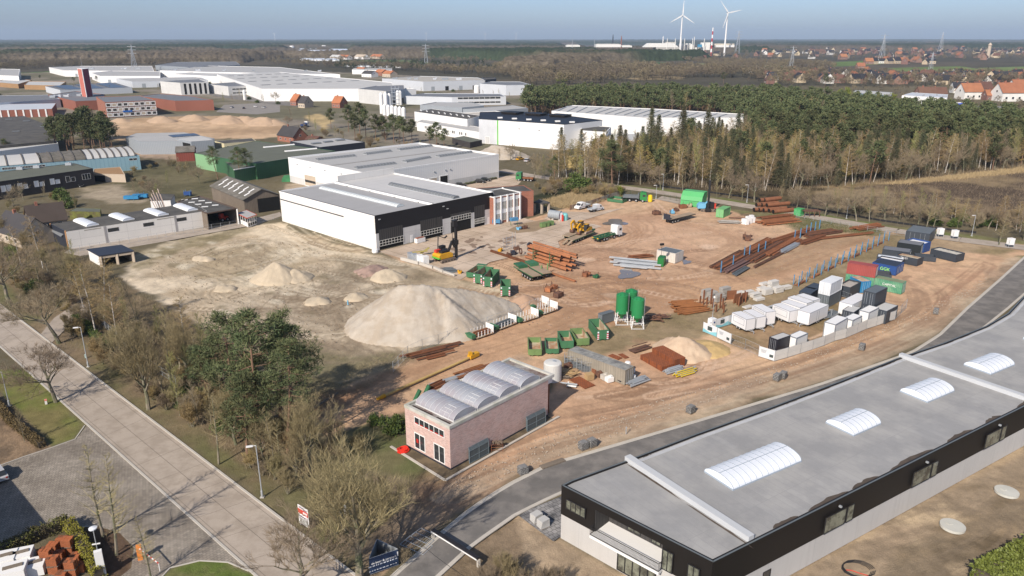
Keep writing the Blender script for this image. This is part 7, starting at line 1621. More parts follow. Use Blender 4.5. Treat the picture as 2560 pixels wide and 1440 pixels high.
for i,(o,z,s0,s1,rr)in eN([(0,2.9,-.3,12.2,.33),(.9,3.0,-.5,14.6,.33),(1.7,3.1,-.2,16.0,.30),(2.4,3.5,-.9,15.2,.28),(.1,1.9,-.2,11.8,.33),(1.0,1.9,.2,14.2,.3),(1.9,2.0,.4,15,.3),(-.5,1.15,.2,14.6,.3),(.6,1.1,1.0,15.6,.3),(1.5,1.1,.5,16,.3),(-1.2,.45,.0,15.4,.3),(-.3,.4,.8,16.2,.3)]):
 a=a0+d*s0+nn*o+V3((0,0,z));c=a0+d*s1+nn*o+V3((0,0,z));b=MB();b.tube(a,c,rr,rr,12,False);b.mat(1);b.tube(c-d*.06,c+d*.0,rr*.85,rr*.85,12)
 L_=['lowest','second','third','top'][min(3,int(z/.95))];tag(b.build('steel_pipe',[M_rusto,M_dark]),'long orange-rusty casing pipe in the '+L_+' layer of the yard bundle','pipe','casing pipes, '+L_+' layer')
for i,s in eN((3.4,9.6)):
 rT=tH('pipe_rack',['left','right'][i]+' green support rack under the orange casing pipes','rack',a0+d*s);b=MB()
 for z in(.1,.78,1.5,2.45):b.bar(a0+d*s-nn*1.6+V3((0,0,z)),a0+d*s+nn*2.8+V3((0,0,z)),.3,.12)
 for o in(-1.6,2.8):b.bar(a0+d*s+nn*o,a0+d*s+nn*o+V3((0,0,3.7)),.16,.16)
 b.build('frame',M_mach,rT)
b=MB();p=a0+nn*.8-d*.4;b.tube(p+V3((0,0,3.0)),p-d*.5+V3((0,0,3.0)),.75,.75,14);b.tube(p+V3((0,0,2.0)),p-d*.5+V3((0,0,2.0)),.6,.6,14);tag(b.build('drive_head',M_navy),'dark blue drive head at the left end of the casing pipes','machine part')
b=MB();p=P(1300,636);[b.tube(p+V3((.1*k,0,.9)),p+V3((.1*k+.25,.1,.9)),.85,.85,14,False)for k in range(2)];tag(b.build('steel_ring',M_rustd),'dark steel ring leaning at the end of the casing pipes','ring')
b=MB();a,c=P(1228,630),P(1345,668);dd=(c-a).normalized();b.tube(a+V3((0,0,.35)),c+V3((0,0,.35)),.12,.12,8)
for k in range(58):q=a.lerp(c,k/57)+V3((0,0,.35));b.tube(q-dd*.03,q+dd*.04,.38,.38,10)
tag(b.build('drill_auger',M_rust),'long rusty drill auger with closely set flights left of the casing pipes','auger')
b=MB();a,c=P(1340,672),P(1438,705);b.bar(a+V3((0,0,.25)),c+V3((0,0,.25)),.5,.35);tag(b.build('steel_beams',M_rusto),'single rusty girder on the ground before the casing pipes','steel beam')
for i,(x,y,s,m_,l)in eN([(1250,628,1.2,M_yel,'small orange-yellow machine part at the tip of the auger'),(1282,636,1.8,M_navy,'dark machine base beside the auger'),(1272,640,1.2,M_rustd,'rusty drum beside the auger'),(1291,624,1.4,M_rustd,'brown winch drum behind the dark machine base'),(1385,722,1.6,M_rusto,'orange rusty trestle in the middle of the yard'),(1372,728,1.8,M_rusto,'orange steel frame behind the brown heap'),(1395,742,2,M_rustd,'dark comb-like steel rack by the brown heap'),(1465,690,1.8,M_rust,'rusty comb rack at the end of the casing pipes'),(1490,694,1.3,M_mach,'green scrap part beside the round puddle'),(1368,690,.8,Ms_,'grey hose ring on the ground before the casing pipes'),(1415,548,1.5,Ms_,'grey fuel pump cabinet beside the tank'),(1311,572,1.6,M_rustd,'rusty scrap rack on the soil patch'),(1297,574,1.2,M_bluem,'blue drum on the soil patch'),(1640,536,2.2,M_rustd,'scrap machine with a black tyre left of the flat trailer'),(1662,548,2.0,mat('cream_engine',(.45,.40,.32),.7,var=.3),'cream coloured engine block left of the flat trailer'),(1680,533,1.6,M_bluem,'pale blue drum behind the flat trailer'),(1707,520,2.2,M_rust,'brown scrap heap in front of the big green box'),(1722,518,1.6,M_skipi,'cream plate in the scrap before the big green box'),(1690,527,1.6,M_rustd,'rusty steel ring behind the flat trailer'),(1868,600,2.2,M_rustd,'dark rusty trestle pair on the open yard'),(1560,1,0,None,''),(1265,552,1.4,M_bluep,'sky-blue steel frame at the corner of the gate front'),(1150,683,1.0,M_yel,'yellow pump beside the green skips'),(1436,640,0,None,'')]):
 if not m_ or not s:continue
 p=P(x,y);rT=tH('machine_part',l,'machine part',p);rr_=random.Random(i+5)
 b=MB();b.box((p.x,p.y,s*.28),(s,s*.7,s*.5),rr_.uniform(0,2))
 for k in range(3):b.box((p.x+rr_.uniform(-.5,.5)*s,p.y+rr_.uniform(-.4,.4)*s,s*rr_.uniform(.15,.6)),(s*rr_.uniform(.2,.5),s*rr_.uniform(.2,.4),s*rr_.uniform(.2,.5)),rr_.uniform(0,3))
 b.build('body',m_,rT);b=MB()
 for k in range(4):q=p+V3((rr_.uniform(-.6,.6)*s,rr_.uniform(-.4,.4)*s,0));b.bar(q,q+V3((rr_.uniform(-.3,.3),rr_.uniform(-.3,.3),s*rr_.uniform(.6,1.1))),.09)
 b.build('bars',M_rustd if m_ is not M_bluep else M_bluep,rT)
rT=tH('scaffold_tower','open grey scaffold frame beside the auger','scaffold',P(1270,630));a,c=P(1258,628),P(1281,622);b=MB()
for q in(a,a+V3((.8,1.3,0)),c,c+V3((.8,1.3,0))):b.tube(q,q+V3((0,0,4.6 if q.x>a.x+1 else 3.9)),.05,.05,5)
for z in(.8,1.6,2.5,3.3):b.bar(a+V3((0,0,z)),c+V3((0,0,z)),.06);b.bar(a+V3((.8,1.3,z)),c+V3((.8,1.3,z)),.06)
b.build('frame',Ms_,rT)
def skip(label,A,F,R,H,open_m=None,chev=False,flap=False,group=None):
 c,l,w,rz=f3(A,F,R);rT=tH('skip',label,'skip',(0,0,0),0,group);l=max(l,4.4)if l>4 else l;m=open_m or M_skip
 f=P(*F);b=MB();t=.1;b.box((0,w/2-t/2,H/2+.15),(l,t,H-.15));b.box((0,-w/2+t/2,H/2+.15),(l,t,H-.15));b.box((l/2,0,H/2+.15),(t,w,H-.15));b.box((-l/2,0,H/2+.15),(t,w,H-.15));b.build('body',m,rT)
 b=MB();b.box((0,w/2-t-.02,H/2+.15),(l-.1,.03,H-.2));b.box((0,-w/2+t+.02,H/2+.15),(l-.1,.03,H-.2));b.box((0,0,.25),(l-.1,w-.2,.1));b.build('inside',M_skipi,rT)
 b=MB()
 for k in range(int(l/.7)):
  for s in(-1,1):b.box((-l/2+.35+k*.7,s*(w/2+.03),H/2+.1),(.1,.07,H-.25))
 for s in(-1,1):b.box((0,s*w/2,H+.05),(l+.1,.14,.12));b.box((s*l/2,0,H+.05),(.14,w,.12));b.box((0,s*.5,.08),(l,.16,.16));b.box((-l/2-.05,s*w*.25,H*.5),(.06,w*.42,H*.7))
 b.build('ribs',m,rT)
 if chev:
  for s in(-1,1):
   b=MB()
   for k in range(6):b.mat(k%2);b.box((-l/2-.1,s*(w/2-.22),.35+k*.2),(.02,.34,.2))
   b.build('warning_stripes',[M_chr,mat('stripe_pink',(.55,.05,.10),.6)],rT);MB().box((-l/2-.1,s*(w/2-.22),H-.3),(.02,.3,.3)).build('blue_badge',M_skyl,rT)
 if flap:MB().box((l/2+.4,0,H+.3),(1.0,w,.1)).build('flap',m,rT)
 A_=P(*A);A__=A_-f;Rv=P(*R)-f;lv=A__ if A__.length>Rv.length else Rv
 rT.location=(c.x,c.y,0);rT.rotation_euler=(0,0,math.atan2(lv.y,lv.x));return rT
def skp(label,fl,fr,bl,H,**k):
 f,r_,b_=P(*fl),P(*fr),P(*bl);w=(r_-f).length;d=(b_-f);l=d.length;d.normalize();
 o=skip(label,bl,fl,fr,H,**k)if False else None
 return None
def skip2(label,fl,fr,L,H,**k):
 f,r_=P(*fl),P(*fr);x=(r_-f);w=x.length;x.normalize();d=V3((-x.y,x.x,0));bl=f+d*L;
 A_,F_,R_=PX(bl),fl,fr;return skip(label,A_,F_,R_,H,**k)
skip2('green skip with a raised flap, leftmost of the three by the gravel heap',(1166,694),(1190,697),6.0,1.3,flap=True)
skip2('tall green skip with red-white stripes, middle one of three',(1184,708),(1206,711),6.2,2.3,chev=True);skip2('tall green skip with red-white stripes, right one of three',(1207,717),(1231,719),6.2,2.4,chev=True)
skip2('lone green striped skip standing apart beside the gravel heap',(1251,741),(1276,741),5.0,2.3,chev=True)
skip2('green striped skip with a pale inside beside the silos',(1492,852),(1521,850),6.0,2.0,chev=True)
skip2('olive skip with sandy inside, leftmost of the low row',(1321,890),(1354,890),5.6,1.2,open_m=M_skipl);skip2('sea-green skip lying closed, second of the low row',(1365,885),(1397,885),5.2,.9);skip2('green skip with a rusty inside, third of the low row',(1403,873),(1434,872),5.0,1.5)
skip2('green skip with brown inside, fourth of the low row',(1441,866),(1473,864),5.2,1.4,open_m=M_skipl)
def stanchion(F,R,label,loaded):
 a,c=P(*F),P(*R);d=(c-a).normalized();nn=V3((-d.y,d.x,0));L=(c-a).length;rT=tH('stanchion_rack',label,'rack',a)
 b=MB();b.bar(a+V3((0,0,.35))+nn*1.1,c+V3((0,0,.35))+nn*1.1,2.3,.15);b.build('deck',M_skipi,rT);b=MB()
 for k in range(5):
  q=a+d*(L*(.1+k*.19));b.extr([(-.12,.3),(.12,.3),(.06,1.5),(-.06,1.5)],q,math.atan2(d.y,d.x),.06);q=q+nn*2.2;b.extr([(-.12,.3),(.12,.3),(.06,1.5),(-.06,1.5)],q,math.atan2(d.y,d.x),.06)
 b.build('stanchions',Mw_,rT);e=c;b=MB();b.bar(e+V3((0,0,1.1)),e+nn*2.3+V3((0,0,1.1)),.08,1.6);b.build('end_board',Mw_,rT)
 e=a-d*.7;b=MB();b.bar(e+V3((0,0,.8)),e+nn*2.3+V3((0,0,.8)),.9,.7);b.build('green_chest',M_skip,rT)
 if loaded:
  b=MB()
  for k in range(5):b.tube(a+d*.3+nn*(.4+k*.35)+V3((0,0,.7+.3*(k%2))),a+d*(L-.4)+nn*(.4+k*.35)+V3((0,0,.7+.3*(k%2))),.17,.17,8)
  tag(b.build('steel_pipe',[M_rust,M_cgrey][loaded%2]),'pipes lying on the '+label.split(',')[0],'pipes')
stanchion((1192,850),(1234,836),'green and white stanchion rack at the near end of the fence',2);stanchion((1250,827),(1291,811),'green and white stanchion rack second from the near end, with dark pipes',1)
stanchion((1309,808),(1346,796),'empty white stanchion rack third from the near end',0);stanchion((1359,789),(1394,777),'white stanchion rack at the far end of the fence row',0);stanchion((1342,775),(1372,766),'white stanchion rack behind the far one',0)
bM((1022,893),(1125,868),5,'dark rusty rails in the long low heap along the fence',[M_rustd,M_rust],.35,.25,2,jit=1.5,name='steel_beams');bM((1055,900),(1122,884),3,'brown beams in front of the rail heap',M_rust,.4,.25,2,jit=1)
bM((1150,940),(1215,918),6,'rust-brown sheet piles beside the dirt track behind the brick building',[M_rust,M_rustb],.5,.15,2);bM((1165,950),(1235,925),5,'flat orange-brown plates against the back of the brick building',M_rustb,.6,.1,2)
bM((1075,985),(1118,965),4,'rust-red steel box sections left of the brick building',M_rust,.8,.8,1,jit=.2,name='box_beam');bM((1085,962),(1165,937),2,'grey steel ladder frame behind the brick building',Ms_,.45,.3,1,name='ladder_frame')
for i,(x,y)in eN([(1037,1002),(1060,990)]):p=P(x,y);b=MB();b.bar(p,p+V3((.8,.6,1.6)),.7,.3);tag(b.build('machine_part',M_mach),['left','right'][i]+' dark green leg of the frame behind the brick building','machine part')
a,c=P(958,996),P(1178,897);d=(c-a).normalized();rT=tH('drill_mast','long pale yellow mast lying along the dirt track behind the brick building','mast',a)
b=MB();b.tube(a+V3((0,0,.35)),c+V3((0,0,.35)),.24,.2,10);b.build('tube',mat('pale_yellow',(.50,.36,.14),.7,var=.2),rT);MB().tube(a-d*1.2+V3((0,0,.35)),a+d*.3+V3((0,0,.35)),.22,.38,10).build('tip',M_yel,rT)
b=MB();b.box((c+d*.6).to_tuple()[:2]+(.5,),(2.2,.9,.7),math.atan2(d.y,d.x));b.box((c-d*.2).to_tuple()[:2]+(1.1,),(.6,.6,.6),.4);b.build('head',M_yel,rT)
a,c=P(700,1075),P(845,985);b=MB();b.tube(a+V3((0,0,.2)),c+V3((0,0,.2)),.15,.12,8);tag(b.build('wooden_pole',M_wood),'weathered pole lying in the shade of the pines','pole')
def heap(label,cones,m,jit=.35,slope=.66,seed=3,name='gravel_heap',res=.35):
 """cones: list of (photo x, photo y of the crest, crest height)"""
 cs=[]
 for i,c in eN(cones):
  if c is None:continue
  p=(P(*c),c[2]);pv=cones[i-1]if i else None
  if pv:cs+=[(P(*pv).lerp(p[0],t/6),pv[2]+(c[2]-pv[2])*t/6)for t in range(1,6)]
  cs.append(p)
 mg=max(h for _,h in cs)/slope+1.5;x0,x1=min(c.x for c,_ in cs)-mg,max(c.x for c,_ in cs)+mg;y0,y1=min(c.y for c,_ in cs)-mg,max(c.y for c,_ in cs)+mg
 nx,ny=int((x1-x0)/res)+2,int((y1-y0)/res)+2;X,Y=np.meshgrid(np.linspace(x0,x1,nx),np.linspace(y0,y1,ny));Z=np.full(X.shape,-9.0);AN=np.zeros(X.shape)
 wx,wy=X+(fbm(X,Y,.35,3,seed)-.5)*2.2*jit*2,Y+(fbm(X,Y,.35,3,seed+7)-.5)*2.2*jit*2
 for c,h in cs:dd=np.hypot(wx-c.x,wy-c.y);zz=h-slope*(np.sqrt(dd*dd+.06)-.25);AN=np.where(zz>Z,np.arctan2(wy-c.y,wx-c.x),AN);Z=np.maximum(Z,zz)
 Z+=(vnoise(AN*9,Z*.15,seed+5)-.5)*.35*np.clip(Z,0,1)+(vnoise(AN*26,Z*.3,seed+6)-.5)*.14*np.clip(Z,0,1)
 Z+=(fbm(X,Y,1.2,3,seed+3)-.5)*jit*.9*np.clip(Z,0,1)
 Z=np.where(Z<.02,-.4,Z);i=(np.arange(ny-1)[:,None]*nx+np.arange(nx-1)[None]).ravel();F=np.stack([i,i+1,i+nx+1,i+nx],1);keep=(Z.ravel()[F].max(1)>-.3)
 F=F[keep];u,inv=np.unique(F,return_inverse=True);V=np.stack([X.ravel(),Y.ravel(),Z.ravel()],1)[u]
 return tag(np_mesh(name,V,inv.reshape(F.shape),m,smooth=True),label,'heap')
M_gravel=mat('pale_gravel',(.47,.42,.355),.95,var=.12,scale=1.6,bump=.8,col2=(.40,.34,.27),mixs=.3)
heap('huge pale gravel heap in the middle of the yard',[(1000,713,8.0),(1012,712,8.1),(1024,712,8.15),(1036,712,8.15),(1048,712,8.1),(1060,713,8.0),(1085,716,7.5),(1110,719,7.0),(1140,722,6.3),(1172,727,5.5),(1205,733,4.6),(1236,741,3.6),(1266,751,2.4),(1288,760,1.6),None,(1085,716,7.5),(1122,752,5.6)],M_gravel,.16,.72)
heap('brown sand heap between the gravel heap and the white racks',[(1305,737,2.6),(1325,742,2.0),(1340,752,1.0)],mat('brown_sand',(.42,.28,.19),.95,var=.1,scale=1.5,bump=.5),.3,.6,5)
heap('pale sand heap on the sandy field beside the hall',[(688,655,3.8),(696,658,3.6)],mat('dull_sand',(.50,.42,.31),.95,var=.12,scale=1.5,bump=.7),.15,.66,6);heap('lower sand heap right behind the pale sand heap',[(735,672,2.2),(745,680,1.6)],MATS['dull_sand'],.4,.55,8)
heap('rough sand mound with rubble near the green skips',[(968,672,2.0),(985,676,1.6)],MATS['dull_sand'],.5,.5,9);heap('reddish rubble mound left of the rough sand mound',[(915,668,1.2),(935,662,1.2)],mat('red_rubble',(.34,.24,.2),.95,var=.2,scale=2),.6,.4,10)
for x,y,h,l in((797,743,1.0,'tiny cream sand cone in the middle of the rutted sandy field'),(560,712,.9,'low broken sand mound at the brown edge of the sandy field'),(890,733,.9,'low pale mound left of the huge gravel heap'),(505,640,.9,'low cream mound near the black-roofed hut')):heap(l,[(x-9,y,h*.6),(x,y,h),(x+10,y+2,h*.7)],MATS['dull_sand'],.5,.4,x,'sand_mound')
heap('peach coloured sand heap behind the brown mesh mats',[(1682,846,2.2),(1700,842,2.9),(1718,846,2.7),(1742,860,1.9)],mat('peach_sand',(.50,.37,.26),.95,var=.1,scale=1.2,bump=.5,col2=(.58,.45,.32),mixs=.3),.3,.6,11)
heap('flat yellow sand patch heap before the banner fence',[(1770,856,.9),(1790,864,.8),(1760,868,.9)],mat('yellow_sand',(.52,.37,.17),.95,var=.1,scale=1.5,bump=.5),.4,.3,12)
heap('big pale gravel heap behind the long white hall',[(1235,362,5.5),(1262,366,5.0),(1290,375,3.5)],M_gravel,.5,.5,13,res=.8)
for i,(x,y,h)in eN([(400,290,4),(480,286,4),(565,288,5),(610,290,4),(655,292,5),(680,298,3.5),(300,295,2.5)]):heap('orange sand mound in the row at the back of the pale building site',[(x-8,y,h*.8),(x+8,y,h)],mat('orange_sand',(.46,.33,.225),.95,var=.08,scale=.5),.5,.45,14+i,'sand_mound',1.2)['group']='sand mounds at the back of the building site'
for i,(x,yb,yt,lb)in eN([(1553,808,731,'left green cement silo on white legs'),(1575,800,722,'rear green cement silo, middle of the three'),(1592,818,742,'right green cement silo on white legs, nearest the camera')]):
 p=P(x,yb);h=HT(x,yb,yt);rT=tH('cement_silo',lb,'silo',p);r_=1.22;MB().lathe(p+V3((0,0,0)),[(.25,h*.18),(.35,h*.22),(r_,h*.36),(r_,h*.93),(r_*.45,h*.985),(.25,h)],24).build('tank',mat('silo_green',(.025,.22,.075),.45,var=.12,scale=.6,streak=.15),rT)
 b=MB();k=1.05
 for sx in(-k,k):
  for sy in(-k,k):b.tube(p+V3((sx*1.15,sy*1.15,0)),p+V3((sx*.85,sy*.85,h*.42)),.07,.07,6);b.tube(p+V3((sx*1.15,sy*1.15,.1)),p+V3((-sx*1.0 if sy>0 else sx,sy if sy>0 else-sy*1.0,h*.28)),.04,.04,5)
 for z in(.08,h*.2):
  for s in(-1,1):b.bar(p+V3((-k*1.1,s*k*1.1,z)),p+V3((k*1.1,s*k*1.1,z)),.09);b.bar(p+V3((s*k*1.1,-k*1.1,z)),p+V3((s*k*1.1,k*1.1,z)),.09)
 b.build('legs',Mw_,rT);b=MB();b.tube(p+V3((1.25,-.3,h*.3)),p+V3((1.25,-.3,h)),.05,.05,5);b.build('pipe',Ms_,rT)
 b=MB();[b.tube(p+V3((math.cos(a)*1.1,math.sin(a)*1.1,h*.92)),p+V3((math.cos(a)*1.1,math.sin(a)*1.1,h*.92+.7)),.025,.025,4)for a in[j*.7 for j in range(9)]];b.build('railing',M_mach,rT)
cN('grey control panel box left of the silos',(1498,806),(1504,810),(1534,801),2.0,M_cgrey,Wd=1.2,name='control_cabin',cat='cabin')
b=MB();rr_=random.Random(3)
for k in range(14):p=P(1628+rr_.uniform(-16,16),798+rr_.uniform(-6,6));b.bar(p+V3((0,0,.3)),p+V3((rr_.uniform(1,3),rr_.uniform(-1.5,1.5),rr_.uniform(.2,1.0))),.3,.15)
tag(b.build('scrap_heap',M_rustd),'dark scrap heap behind the green silos','scrap')
bM((1687,770),(1742,766),16,'rust-brown bundle of thick reinforcement bars in the yard',M_rustb,.32,.3,3,jit=.5,sh='pipe',name='rebar_bundle',cat='rebar');bM((1700,783),(1765,772),10,'dark brown reinforcement bars right of the thick bundle',M_rustb,.25,.2,2,sh='pipe',name='rebar_bundle',cat='rebar')
def slabs(x,y,n,label,m,L=2.4,W_=1.2,rz=.5,t=.22,name='slab_stack'):
 p=P(x,y);rT=tH(name,label,'slabs',p);r=random.Random(int(x));b=MB()
 for k in range(n):b.box((p.x+r.uniform(-.12,.12),p.y+r.uniform(-.12,.12),.15+k*t*1.15),(L,W_,t),rz+r.uniform(-.08,.08))
 b.build('slabs',m,rT);b=MB();b.box((p.x-.6,p.y,.03),(.15,W_,.08),rz);b.box((p.x+.6,p.y,.03),(.15,W_,.08),rz);b.build('bearers',M_wood,rT)
Mc=mat('old_slab',(.36,.34,.31),.9,var=.15,scale=1.5);Mw=mat('white_slab',(.60,.58,.54),.9,var=.1,scale=1)
for x,y,n,l,m_ in[(1766,745,8,'left stack of grey concrete slabs behind the rusty posts',Mc),(1780,748,7,'second stack of grey concrete slabs behind the rusty posts',Mc),(1797,752,6,'third stack of grey slabs behind the rusty posts',Mc),(1812,742,9,'tall stack of grey slabs behind the others',Mc),(1850,735,2,'thin white slab left of the white slab pile',Mw),(1872,735,3,'low white slabs in the pile',Mw),(1888,742,4,'white slab stack in the pile, front',Mw),(1905,726,3,'white slab stack in the pile, back left',Mw),(1918,735,5,'white slab stack in the pile, front right',Mw),(1932,722,8,'high white slab stack topped with a leaning slab',Mw),(1945,730,5,'white slabs at the right end of the pile',Mw),(1898,750,2,'lone pale slab on the grass before the pile',Mw),(1870,768,1,'pale flat slab lying on the grass strip',Mw),(1965,722,3,'white slabs nearest the blue posts',Mw),(1912,712,2,'broken white slabs behind the pile',Mw)]:slabs(x,y,n,l,m_)
for i,(x,y,h)in eN([(1750,760,1.8),(1758,762,3.3),(1767,761,1.6),(1777,760,3.4),(1782,768,2),(1800,770,3.2),(1790,780,1.7),(1809,782,1.8),(1806,772,2.4)]):
 p=P(x,y);b=MB();b.extr([(-.22,0),(.22,0),(.22,h),(-.22,h)],p,.6,.12);tag(b.build('sheet_pile',M_rust),'upright rusty sheet pile in the group beside the slab stacks','sheet pile','upright rusty sheet piles beside the slab stacks')
for i,(x,y)in eN([(1828,748),(1842,756),(1850,762),(1862,752)]):
 p=P(x,y);b=MB();b.box((p.x,p.y,1.0),(2.2,.2,2.0),.2+.4*i);b.box((p.x,p.y+.4,.9),(2.0,.1,1.7),.6);tag(b.build('steel_plate',M_rust),['brown steel plate leaning behind the open brown box','open brown steel box among the plates','right brown steel plate before the white slabs','brown steel plate at the foot of the white slabs'][i],'plate')
def mats_stack(A,F,R,h,label):
 c,l,w,rz=f3(A,F,R);rT=tH('mesh_mats',label,'mesh mats',c);b=MB();n=max(2,int(h/.12))
 for k in range(n):b.box((c.x,c.y,.06+k*h/n),(l-.05*(k%2),w-.05*(k%2),h/n*.7),rz)
 b.build('mats',mat('mesh_rust',(.33,.10,.035),.95,var=.2,scale=3,pat='floor',size=(.4,.4),mort=.05,pc=(.18,.06,.03),ang=.4),rT)
mats_stack((1629,890),(1684,921),(1707,911),1.6,'taller stack of rust-brown reinforcement mats before the peach sand heap');mats_stack((1600,898),(1654,929),(1680,920),.9,'lower stack of rust-brown reinforcement mats');mats_stack((1520,890),(1545,900),(1558,896),.08,'left small rust-brown mat flat on the soil');mats_stack((1545,887),(1562,897),(1571,893),.08,'right small rust-brown mat flat on the soil');mats_stack((1422,950),(1462,973),(1485,962),.08,'large rust-brown mat flat on the soil near the pallets')
bM((1665,932),(1700,922),7,'grey scaffold tubes in the bundle before the mesh mats',Ms_,.2,.2,3,sh='pipe',name='tube_bundle',cat='tubes',jit=.3);bM((1690,941),(1732,928),8,'yellow and grey scaffold tubes in the right bundle',[mat('yellow_tube',(.65,.48,.02),.6),Ms_],.2,.2,4,sh='pipe',name='tube_bundle',cat='tubes',jit=.3)
bM((1572,962),(1610,948),6,'grey steel sections before the long old container',Ms_,.3,.2,2,jit=.4);bM((1408,962),(1432,965),5,'blue-white steel scraps beside the brick building',[Ms_,Mw_,M_navy],.3,.2,2,jit=.5,name='scrap_heap',cat='scrap')
rT=tH('trestle','dark low steel trestle on the grass behind the small mats','frame',P(1598,875));b=MB();b.bar(P(1578,882)+V3((0,0,.3)),P(1622,868)+V3((0,0,.3)),1.6,.1);b.bar(P(1580,876)+V3((0,0,.8)),P(1618,865)+V3((0,0,.8)),.12);b.bar(P(1586,883)+V3((0,0,.8)),P(1626,870)+V3((0,0,.8)),.12);b.build('frame',M_rustd,rT)
cN('long old grey-brown container with a sagging tarpaulin roof between the cages and the mats',(1437,917),(1538,955),(1565,943),2.6,M_cold,mat('dirty_tarp',(.33,.33,.31),.9,var=.2,scale=.8,col2=(.14,.14,.14),mixs=.5),L=12.2,Wd=2.44)
for i,(x,y)in eN([(1424,910),(1440,916),(1455,922),(1466,926)]):
 p=P(x,y);rT=tH('wire_cage','grey wire mesh cage in the row beside the long old container','cage',p,0,'wire cages beside the long old container');b=MB();s=(.9,.8,1.8)
 for a_ in range(5):
  for c2 in(-s[1],s[1]):b.bar((p.x-s[0]+a_*s[0]/2,p.y+c2,0),(p.x-s[0]+a_*s[0]/2,p.y+c2,s[2]),.03)
  for c2 in(-s[0],s[0]):b.bar((p.x+c2,p.y-s[1]+a_*s[1]/2,0),(p.x+c2,p.y-s[1]+a_*s[1]/2,s[2]),.03)
 for z in(.1,.6,1.2,1.8):
  for c2 in(-s[1],s[1]):b.bar((p.x-s[0],p.y+c2,z),(p.x+s[0],p.y+c2,z),.03)
  for c2 in(-s[0],s[0]):b.bar((p.x+c2,p.y-s[1],z),(p.x+c2,p.y+s[1],z),.03)
 b.build('mesh',Ms_,rT);MB().box((p.x,p.y,.5),(1.5,1.3,.8)).build('content',M_cgrey,rT)
p=P(1381,948);rT=tH('water_tank','round white tank behind the far end of the brick building','tank',p);MB().lathe(p,[(1.5,0),(1.5,3.0),(1.4,3.15),(.3,3.3)],24).build('tank',mat('tank_white',(.62,.62,.60),.7,var=.08,streak=.1),rT);MB().lathe(p+V3((.3,0,3.25)),[(.3,0),(.3,.12)],10).build('lid',Ms_,rT)
Mpw=mat('fresh_wood',(.48,.33,.17),.85,var=.2,scale=2)
rr_=random.Random(6)
for i,(x,y,m_,l)in eN([(1473,948,Mpw,'stack of fresh yellow wooden pallets'),(1412,935,Mpw,'heap of loose planks left of the cages'),(1430,938,Mpw,'second heap of loose planks by the cages'),(1402,945,M_wood,'grey boards at the white tank'),(1420,920,M_rustd,'dark crates with scrap behind the planks'),(1478,925,M_rust,'brown crate against the long old container'),(1490,932,M_rust,'rusty box right of the brown crate'),(1500,940,M_rustd,'brown crate near the container door'),(1512,947,M_kerb,'grey concrete blocks at the container door'),(1523,953,Mw_,'white block on the soil before the container door'),(1553,955,M_navy,'black rubber mat at the container door')]):
 p=P(x,y);rT=tH('wood_pile' if m_ in(Mpw,M_wood)else 'crate',l,'pile',p);b=MB()
 if 'pallets' in l:
  for k in range(7):b.box((p.x,p.y,.1+k*.15),(1.3,1.1,.1),.4)
 elif m_ in(Mpw,M_wood):
  for k in range(12):q=p+V3((rr_.uniform(-1,1),rr_.uniform(-.8,.8),.1+.05*k));an=rr_.gauss(.5,.5);b.bar(q-V3((math.cos(an),math.sin(an),0)),q+V3((math.cos(an),math.sin(an),.1)),.18,.06)
 else:b.box((p.x,p.y,.4),(1.2,1.0,.8 if 'mat' not in l else.1),.5);b.box((p.x+.2,p.y+.1,.85 if 'mat' not in l else.5),(.6,.5,.3 if 'mat' not in l else.05),.9)
 b.build('pieces',m_,rT)
for i,(x,y,z)in eN([(1570,944,0),(1582,946,0),(1572,938,.7),(1568,932,1.4),(1580,940,.7)]):p=P(x,y);b=MB();b.lathe(p+V3((0,0,z)),[(.42,0),(.5,.15),(.5,.55),(.4,.68),(.1,.7)],10);tag(b.build('white_bag',Mw_),'white filled bag in the stack at the container door, '+['ground','middle','top'][int(z/.7)]+' layer','bag','white bags, '+['ground','middle','top'][int(z/.7)]+' layer')
cN('white weathered container with closed doors in the middle of the yard',(1641,649),(1687,659),(1701,649),2.6,mat('container_cream',(.62,.58,.52),.8,var=.12,scale=1,pat='ribs',size=(.5,),pc=(.5,.46,.4),streak=.25),M_cgrey);cN('dark green cabinet in front of the white container',(1643,665),(1658,667),(1664,660),2.2,mat('cabinet_green',(.02,.17,.04),.5),name='cabinet',cat='cabinet',door=False)
p=P(1653,642,2.7);b=MB();b.tube(p,p+V3((0,0,3.0)),.05,.04,6);b.box((p.x,p.y,5.9),(1.0,.4,.5),.4);tag(b.build('light_mast',M_rail),'small floodlight mast standing on the white container','light mast')
for k in range(4):bM((1542,652+k*4.2),(1632,661+k*4.2-(k%2)),3,'grey painted steel beam layer in the stack left of the green cabinet',Ms_,.55,.45,2-(k%2),jit=1.2,group='grey steel beams left of the green cabinet')
bM((1575,645),(1625,640),4,'rusty beams behind the grey beam stack',M_rust,.4,.3,2)
bM((1800,556),(1845,558),5,'grey concrete planks between the green container and the white bags',Mc,.5,.3,2,name='slab_stack',cat='slabs');bM((1820,545),(1875,548),1,'dark beam behind the grey planks',M_rustd,.4,.3,1)
for i,(x,y)in eN([(1859,560),(1866,561),(1873,558),(1869,554),(1881,556),(1878,551)]):p=P(x,y);tag(MB().box((p.x,p.y,.85),(1.15,1.0,1.7),.4).build('big_bag',Mw_),'white wrapped block in the cluster beside the rusty plate beams','big bag','white wrapped blocks beside the plate beams')
